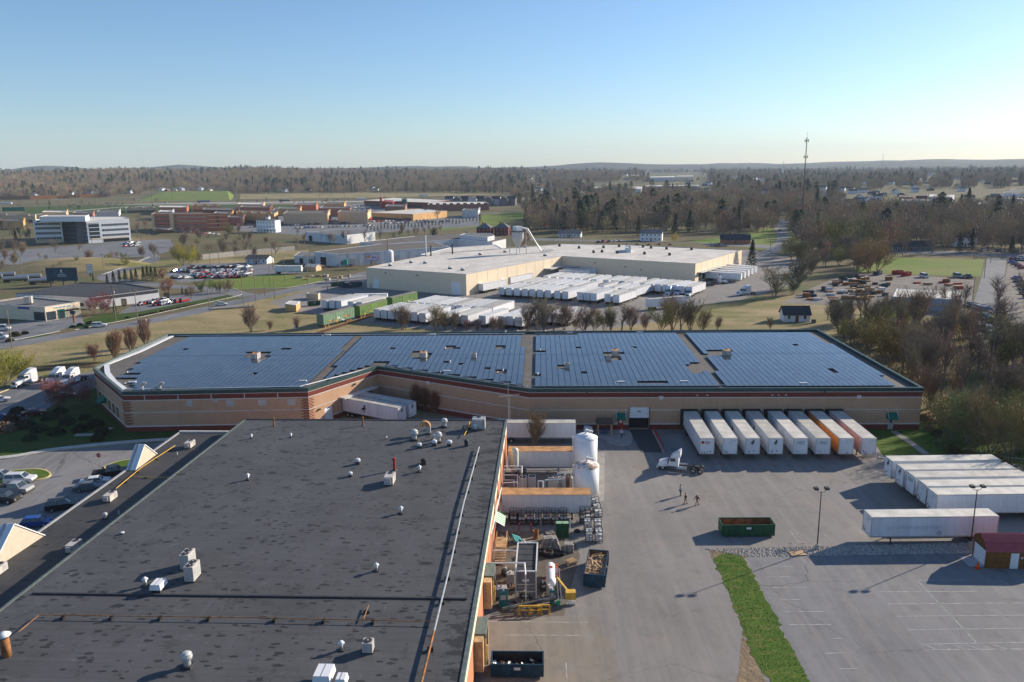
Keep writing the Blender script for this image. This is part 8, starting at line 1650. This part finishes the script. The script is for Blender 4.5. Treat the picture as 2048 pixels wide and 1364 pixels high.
t = thing('pipe_stack','row of long pale concrete pipes lying beside the road','pipes',G(425,620),R(22))
for i in range(4): MB().cyl((0,i * .9,.35),(15 - i,i * .9 + .1,.35),.32,.32,10).build('pipe',M['concrete'],t)
for i,(x,y,c) in enumerate(((281,646,'pale_green_metal'),(290,645,'concrete'),(592,658,'white'),(1627,646,'pale_green_metal'))):
 t = thing('utility_box','%s utility box standing in the grass %s' % (('green','grey','white','green')[i],('beside the road pole','right of the green one','behind the warehouse','by the white outbuilding')[i]),'utility box',G(x,y)); MB().box(-.6,-.5,.1,.6,.5,1.2).build('casing',M[c],t); MB().box(-.7,-.6,0,.7,.6,.1).build('plinth',M['concrete'],t)
for i,(x,y,w_,h_,m,lb) in enumerate(((676,572,6,1.6,'green_paint','green skip by the service road, left one'),(700,575,8,2,'navy_paint','dark skip by the cream warehouse corner'),(712,573,5,2,'navy_paint','second dark skip by the cream warehouse corner'),(628,611,4.5,1.6,'green_paint','green skip beside the small flat brown hut'))):
 rolloff(G(x,y),R(25),w_,2.2,h_,m,lb)
t,Q,o = block('flat_hut','low brown hut with a pale flat roof left of the green skip','hut',[(570,607),(592,610),(600,602),(580,601)],2.6,'sunlit_wall','white_roof',.05,'white'); t,Q,o = block('loading_box','tan open loading box between road and trailers','hut',[(612,587),(636,588),(640,585),(618,584)],2.4,'beige_wall','dirt',.1,'beige_metal')
# light poles in the yard
def light_pole(px,py,h_,label,arms=2,az=0,grp=None,s=1):
 t = thing('light_pole',label,'light pole',G(px,py),az,grp); MB().lathe([(.3,0),(.28,.7)],12).build('base',M['concrete'],t); MB().lathe([(.09 * s,.7),(.06 * s,h_ - .3)],8).build('pole',M['dark_metal'],t)
 for q in range(arms):
  sg_ = 1 if q else -1; mb = MB(); pts_ = [(0,0,h_ - .4),(sg_ * .45,0,h_ - .3),(sg_ * .72,0,h_ + .05)]; a_ = MB().pipe(pts_,.035 * s,6).build('arm',M['dark_metal'],t)
  MB().hexa([(sg_ * .72 - .3,-.3,h_ + .02),(sg_ * .72 + .3,-.3,h_ + .02),(sg_ * .72 + .3,.3,h_ + .1),(sg_ * .72 - .3,.3,h_ + .1),(sg_ * .72 - .26,-.26,h_ + .3),(sg_ * .72 + .26,-.26,h_ + .3),(sg_ * .72 + .26,.26,h_ + .36),(sg_ * .72 - .26,.26,h_ + .36)]).build('lamp_head',M['dark_metal'],a_)
light_pole(1634,1098,8.6,'twin-headed light pole standing on the gravel strip'); light_pole(1941,1092,8.5,'twin-headed light pole in front of the lone trailer')
for i,(x,y,h_) in enumerate(((44,428,30),(190,411,24),(305,411,24),(345,401,24),(471,400,22),(492,396,22),(640,400,25),(689,398,28),(794,392,25),(816,390,27),(920,386,22),(240,432,22))): light_pole(x,y,h_,'tall highway light mast, %s from the left' % ordn([44,190,240,305,345,471,492,640,689,794,816,920].index(x) + 1),2,0,'highway light masts',3)
for i,(x,y) in enumerate(((115,496),(160,500),(185,492),(276,480),(283,488),(298,470),(363,468),(402,480),(150,488))): light_pole(x,y,11,'car park lamp post near the white office, %s from the left' % ordn(sorted([115,160,185,276,283,298,363,402,150]).index(x) + 1),1,0,'office car park lamps',1.6)
# utility poles and wires
UP = [(232,642,13,2),(276,647,12,1),(25,697,12,0),(419,618,12,1),(487,606,13,1),(512,602,12,0),(209,553,12,1),(421,532,12,0),(439,531,12,0),(452,600,11,0),(530,592,8,0),(550,598,8,0),(541,576,11,0),(616,570,14,1),(655,583,12,0),(698,560,13,1),(570,565,12,0),(546,540,12,1),(622,545,13,0),(45,556,11,0),(1066,497,12,1),(1107,492,12,0),(1144,487,11,0),(1212,489,11,0),(1948,518,12,1),(1981,526,14,1),(1805,512,11,0),(1540,505,9,0),(1968,556,9,0),(1945,600,9,0),(735,480,11,0),(805,470,10,0),(868,462,10,0)]
tops = []
for i,(x,y,h_,c) in enumerate(sorted(UP)):
 t = thing('utility_pole','wooden utility pole%s, %s from the left across the picture' % (' with cross arms' if c else '',ordn(i + 1)),'utility pole',G(x,y),R(20),'utility poles'); MB().lathe([(.16,0),(.11,h_)],8).build('pole',M['bark'],t); p = G(x,y)
 for q in range(c):
  MB().box(-1.3,-.06,h_ - .8 - q * 1.0,1.3,.06,h_ - .65 - q * 1.0).build('cross_arm',M['bark'],t)
  for u in (-1.2,-.6,.6,1.2): MB().lathe([(.05,0),(.06,.2)],6,0,(u,0,h_ - .65 - q)).build('insulator',M['stone'],t)
 if c == 2: MB().lathe([(.25,0),(.25,.9)],10,0,(.4,-.1,h_ - 3.2)).build('transformer',M['grey_metal'],t)
 tops.append((x,Vector((p.x,p.y,h_ - .5))))
td = dict(tops)
def wires(seq,label):
 p0 = td[seq[0]]; t = thing('power_line',label,'power line',p0)
 for off_ in (-.9,.9):
  mb = MB()
  for a,b in zip(seq,seq[1:]):
   A,B = td[a] - p0,td[b] - p0; n = 8; Q = [A.lerp(B,k / n) + Vector((off_ * .4,off_,-1.2 * 4 * (k / n) * (1 - k / n))) for k in range(n + 1)]
   for q0,q1 in zip(Q,Q[1:]): mb.cyl(q0,q1,.018,.018,3,0,False)
  mb.build('wire',M['dark'],t)
wires([25,232,276,419,487,616,698],'overhead wires strung along the road on wooden poles'); wires([1066,1107,1144,1212],'overhead wires behind the cream warehouse'); wires([1805,1948,1981],'overhead wires along the street at the upper right')
# scrap yard contents
r = random.Random(5)
def junk(n,poly,sizes,mats_,nm,label,cat,grp,place):
 W_ = spx(poly); x0,x1 = min(p.x for p in W_),max(p.x for p in W_); y0,y1 = min(p.y for p in W_),max(p.y for p in W_); c = 0; L_ = []
 while c < n:
  x,y = r.uniform(x0,x1),r.uniform(y0,y1)
  if inside((x,y),W_): c += 1; L_.append((proj(x,y,0)[0],x,y))
 for i,(_,x,y) in enumerate(sorted(L_)):
  sx,sy,sz = (r.uniform(*s) for s in sizes); m,w = r.choice(mats_); t = thing(nm,'%s %s, %s from the left in %s' % (w,label,ordn(i + 1),place),cat,(x,y,0),r.uniform(-.4,.4),grp)
  for k in range(max(1,int(sz / .35))): MB().hexa([(a * r.uniform(.85,1.0),b * r.uniform(.85,1),z) for z in (k * .35 + .01,k * .35 + .3) for a,b in ((-sx / 2,-sy / 2),(sx / 2,-sy / 2),(sx / 2,sy / 2),(-sx / 2,sy / 2))]).build('layer',M[m],t)
junk(76,[(1605,590),(1650,572),(1700,556),(1780,560),(1775,590),(1730,608),(1620,602)],((1.5,4.5),(1,2),(.5,2)),[('timber','tan'),('rust','rusty'),('white_dirty','pale'),('dark_metal','dark'),('rust','brown'),('dark_metal','black'),('navy_paint','blue')],'material_stack','stack','stack','stacks in the scrap yard','the scrap yard')
junk(10,[(1815,566),(1900,562),(1945,575),(1940,592),(1930,580)],((2,4),(1,2),(.6,1.8)),[('rust','rusty'),('timber','tan'),('red','red')],'material_stack','stack','stack','stacks behind the workshop','the ground behind the metal workshop')
junk(16,[(560,560),(640,548),(700,552),(690,562),(590,560)],((1.5,3),(1,1.5),(.5,1.6)),[('timber','tan'),('grey_wood','grey')],'pallet_stack','pallet stack','pallet stack','pallet stacks at the depot','the depot ground')
junk(12,[(565,536),(640,530),(650,542),(600,548)],((2,4),(1,2),(.8,2.2)),[('timber','tan'),('white_dirty','pale'),('dark_metal','dark')],'material_stack','stack','stack','stacks behind the depot shed','the ground round the depot shed')
for i,(x,y,m) in enumerate(((1690,560,'green_paint'),(1704,557,'dark_metal'),(1795,549,'red'),(1812,552,'red'),(1755,550,'navy_paint'))): rolloff(G(x,y),.2 * i,5,2.2,1.8,m,'skip at the back of the scrap yard, %s from the left' % ORD[i])
for i,(x,y,kk,c) in enumerate(((1848,555,'van','white'),(1915,555,'van','silver'),(1935,556,'pickup','black'))): car(kk,c,x,y,180,'%s %s facing the camera in the scrap yard' % (c,NAMES[kk].replace('_',' ')),False)
sheet('oily_ground',spx([(982,1064),(1140,1060),(1160,1110),(1135,1200),(1128,1232),(1010,1236),(975,1200)]),asphalt('oily_asphalt',(.09,.08,.07),(.2,.17,.13),.3,tan=.8),Z * 4)
db = MB(); r = random.Random(8)
for cx_,cy_,n_,sx_,sy_ in ((1060,1205,70,42,16),(1020,1175,45,20,14),(1085,1100,40,30,10),(1110,1185,30,14,20),(1015,1078,25,16,12),(1012,1340,20,24,8)):
 for k in range(n_):
  p = G(r.gauss(cx_,sx_ * .5),r.gauss(cy_,sy_ * .5)); a = r.uniform(0,3.1); l_ = r.uniform(.1,.7); db.beam((p.x,p.y,.06),(p.x + l_ * math.cos(a),p.y + l_ * math.sin(a),r.uniform(.05,.35)),r.uniform(.04,.14),r.uniform(.04,.12),r.choice((0,0,1,2,3)))
tag(db.build('debris',[M['dark_metal'],M['rust'],M['timber'],M['steel']]),kind='stuff')
for i,(x,y,w_,d_,h_,m) in enumerate(((1058,1172,.9,.7,1.3,'rust'),(1086,1180,.8,.6,1.0,'dark_metal'),(1012,1150,1.0,.9,.8,'dark_metal'),(1070,1050,.7,.5,.9,'dark_metal'),(1048,1094,.6,.6,.8,'white_dirty'),(1098,1192,.5,.5,1.2,'grey_metal'))): machine('yard_machine','%s machine part standing in the yard clutter, %s from the left' % (m.replace('_',' ').replace('dirty','stained'),ordn(sorted([1058,1086,1012,1070,1048,1098]).index(x) + 1)),x,y,w_,d_,h_,m,None,.2 * i)
# ================================================================== PEOPLE
def skinmesh(name,V,E,Rd,m,sub=1):
 me = bpy.data.meshes.new(name); me.from_pydata(V,E,[]); o = bpy.data.objects.new(name,me); C.objects.link(o); md = o.modifiers.new('s','SKIN'); md.use_smooth_shade = True; s2 = o.modifiers.new('u','SUBSURF'); s2.levels = sub; s2.render_levels = sub
 for i,sv in enumerate(me.skin_vertices[0].data): sv.radius = (Rd[i],Rd[i]) if not isinstance(Rd[i],tuple) else Rd[i]; sv.use_root = (i == 0)
 bpy.context.view_layer.update(); r_ = bpy.data.meshes.new_from_object(o.evaluated_get(bpy.context.evaluated_depsgraph_get())); bpy.data.objects.remove(o); r_.materials.clear(); r_.materials.append(m); return r_
def person(px,py,rz,label,shirt,trousers,hair,stride=.2,arm=.15,cap=None,z=0):
 k = Vector; hip = k((0,0,.95)); ch = k((.0,0,1.32)); nk = k((.01,0,1.52)); hd = k((.03,0,1.70)); V,E,Rd = [],[],[]
 def add(p,r_,par=None):
  V.append(tuple(p)); Rd.append(r_); i = len(V) - 1
  if par is not None: E.append((par,i))
  return i
 h0 = add(hip,(.16,.11)); c0_ = add(ch,(.19,.12),h0); n0 = add(nk,.055,c0_); add(hd - k((0,0,.06)),.085,n0); add(hd + k((0,0,.06)),.09,len(V) - 1); legs,arms = [],[]
 for s in (-1,1):
  sx = stride * s; a = add(k((0,s * .1,.88)),.09,h0); kn = add(k((sx * .55 + .03,s * .11,.5)),.062,a); an_ = add(k((sx - .02,s * .11,.09)),.042,kn); add(k((sx + .16,s * .12,.04)),.035,an_); legs.append((V[a],V[kn],V[an_],V[len(V) - 1]))
  sh_ = add(k((0,s * .2,1.43)),.065,c0_); el = add(k((-sx * .5 * arm / .15,s * .26,1.15)),.045,sh_); wr = add(k((-sx * .9 * arm / .15 + .08,s * .25,.92)),.03,el); pa = add(k((-sx * .95 * arm / .15 + .11,s * .25,.85)),(.022,.035),wr); arms.append((V[sh_],V[el],V[wr]))
  b = V[pa]
  for f in range(4): q = add((b[0] + .01 + .018 * (f - 1.5),b[1],b[2] - .05),.0085,pa); add((b[0] + .03 + .018 * (f - 1.5),b[1] - s * .01,b[2] - .085 + .008 * abs(f - 1)),.0075,q)
  q = add((b[0] + .045,b[1] - s * .01,b[2] - .01),.009,pa); add((b[0] + .06,b[1] - s * .02,b[2] - .045),.008,q)
 t = thing('person',label,'person',G(px,py,z),rz); sk = M['skin']
 def put(nm,me,par=t): o = bpy.data.objects.new(nm,me); C.objects.link(o); o.parent = par; return o
 body = put('body',skinmesh('body',V,E,Rd,sk))
 V2 = [tuple(hip - k((0,0,.02))),tuple(ch),(.01,0,1.47)]; E2 = [(0,1),(1,2)]; R2 = [(.19,.14),(.215,.145),.08]
 for sh_,el,wr in arms: i = len(V2); V2 += [sh_,el,tuple(Vector(el).lerp(Vector(wr),.75))]; E2 += [(1,i),(i,i + 1),(i + 1,i + 2)]; R2 += [.085,.062,.048]
 put('shirt',skinmesh('shirt',V2,E2,R2,M[shirt]))
 V3 = [(0,0,.97)]; E3 = []; R3 = [(.18,.13)]
 for a,b,c,d in legs: i = len(V3); V3 += [a,b,tuple(Vector(c) + k((0,0,.03)))]; E3 += [(0,i),(i,i + 1),(i + 1,i + 2)]; R3 += [.11,.085,.07]
 put('trousers',skinmesh('trousers',V3,E3,R3,M[trousers]))
 for a,b,c,d in legs: mb = MB(); mb.hexa([(c[0] - .09,c[1] - .055,.0),(d[0] + .04,c[1] - .05,.0),(d[0] + .04,c[1] + .05,.0),(c[0] - .09,c[1] + .055,.0),(c[0] - .07,c[1] - .045,.1),(d[0],c[1] - .04,.06),(d[0],c[1] + .04,.06),(c[0] - .07,c[1] + .045,.1)]); o = mb.build('shoe',M['brown_stain'],t)
 mb = MB().lathe([(.1,.0),(.115,.05),(.09,.11),(.02,.14)],12,0,(hd.x - .02,0,hd.z + .0)); mb.build('hair' if not cap else 'cap',M[cap or hair],t,smooth=True)
 for s in (-1,1): MB().lathe([(.02,0),(.02,.05)],6,0,(hd.x - .01,s * .095,hd.z - .05)).build('ear',sk,body); MB().box(hd.x + .075,s * .035 - .012,hd.z - .01,hd.x + .09,s * .035 + .012,hd.z + .008).build('eye',M['dark'],body)
 MB().hexa([(hd.x + .08,-.015,hd.z - .05),(hd.x + .115,-.01,hd.z - .05),(hd.x + .115,.01,hd.z - .05),(hd.x + .08,.015,hd.z - .05),(hd.x + .08,-.01,hd.z - .01),(hd.x + .09,-.006,hd.z - .01),(hd.x + .09,.006,hd.z - .01),(hd.x + .08,.01,hd.z - .01)]).build('nose',sk,body); MB().box(hd.x + .07,-.025,hd.z - .082,hd.x + .085,.025,hd.z - .072).build('mouth',M['red'],body)
 t.scale = (1.07,) * 3; return t
M['skin'] = mat('skin',(.45,.25,.17),.6,var=.05); M['khaki'] = mat('khaki_cloth',(.33,.25,.17),.9,var=.1); M['jeans'] = mat('dark_blue_denim',(.04,.06,.12),.9,var=.15); M['pale_blue_cloth'] = mat('pale_blue_shirt',(.5,.55,.68),.9,var=.08); M['black_cloth'] = mat('black_cloth',(.015,.015,.02),.9,var=.1); M['hair'] = mat('dark_hair',(.03,.02,.015),.8); M['grey_hair'] = mat('grey_hair',(.35,.33,.3),.8)
person(1361,992,R(200),'person in a pale blue shirt and dark jeans standing in the open yard','pale_blue_cloth','jeans','hair',.08)
person(1371,1008,R(160),'person in a black shirt and khaki trousers walking, middle of the three','black_cloth','khaki','grey_hair',.2)
person(1394,1011,R(190),'person in black top, pale cap and khaki trousers walking, rightmost','black_cloth','khaki','hair',.3,.2,'white')
person(1243,876,R(250),'person in a white shirt standing on the pavement below the red door','white','jeans','grey_hair',.05,z=.14)
# trim labels that run long
for o in S.objects:
 if 'label' in o.keys() and len(o['label'].split()) > 16: o['label'] = ' '.join(o['label'].split()[:16])
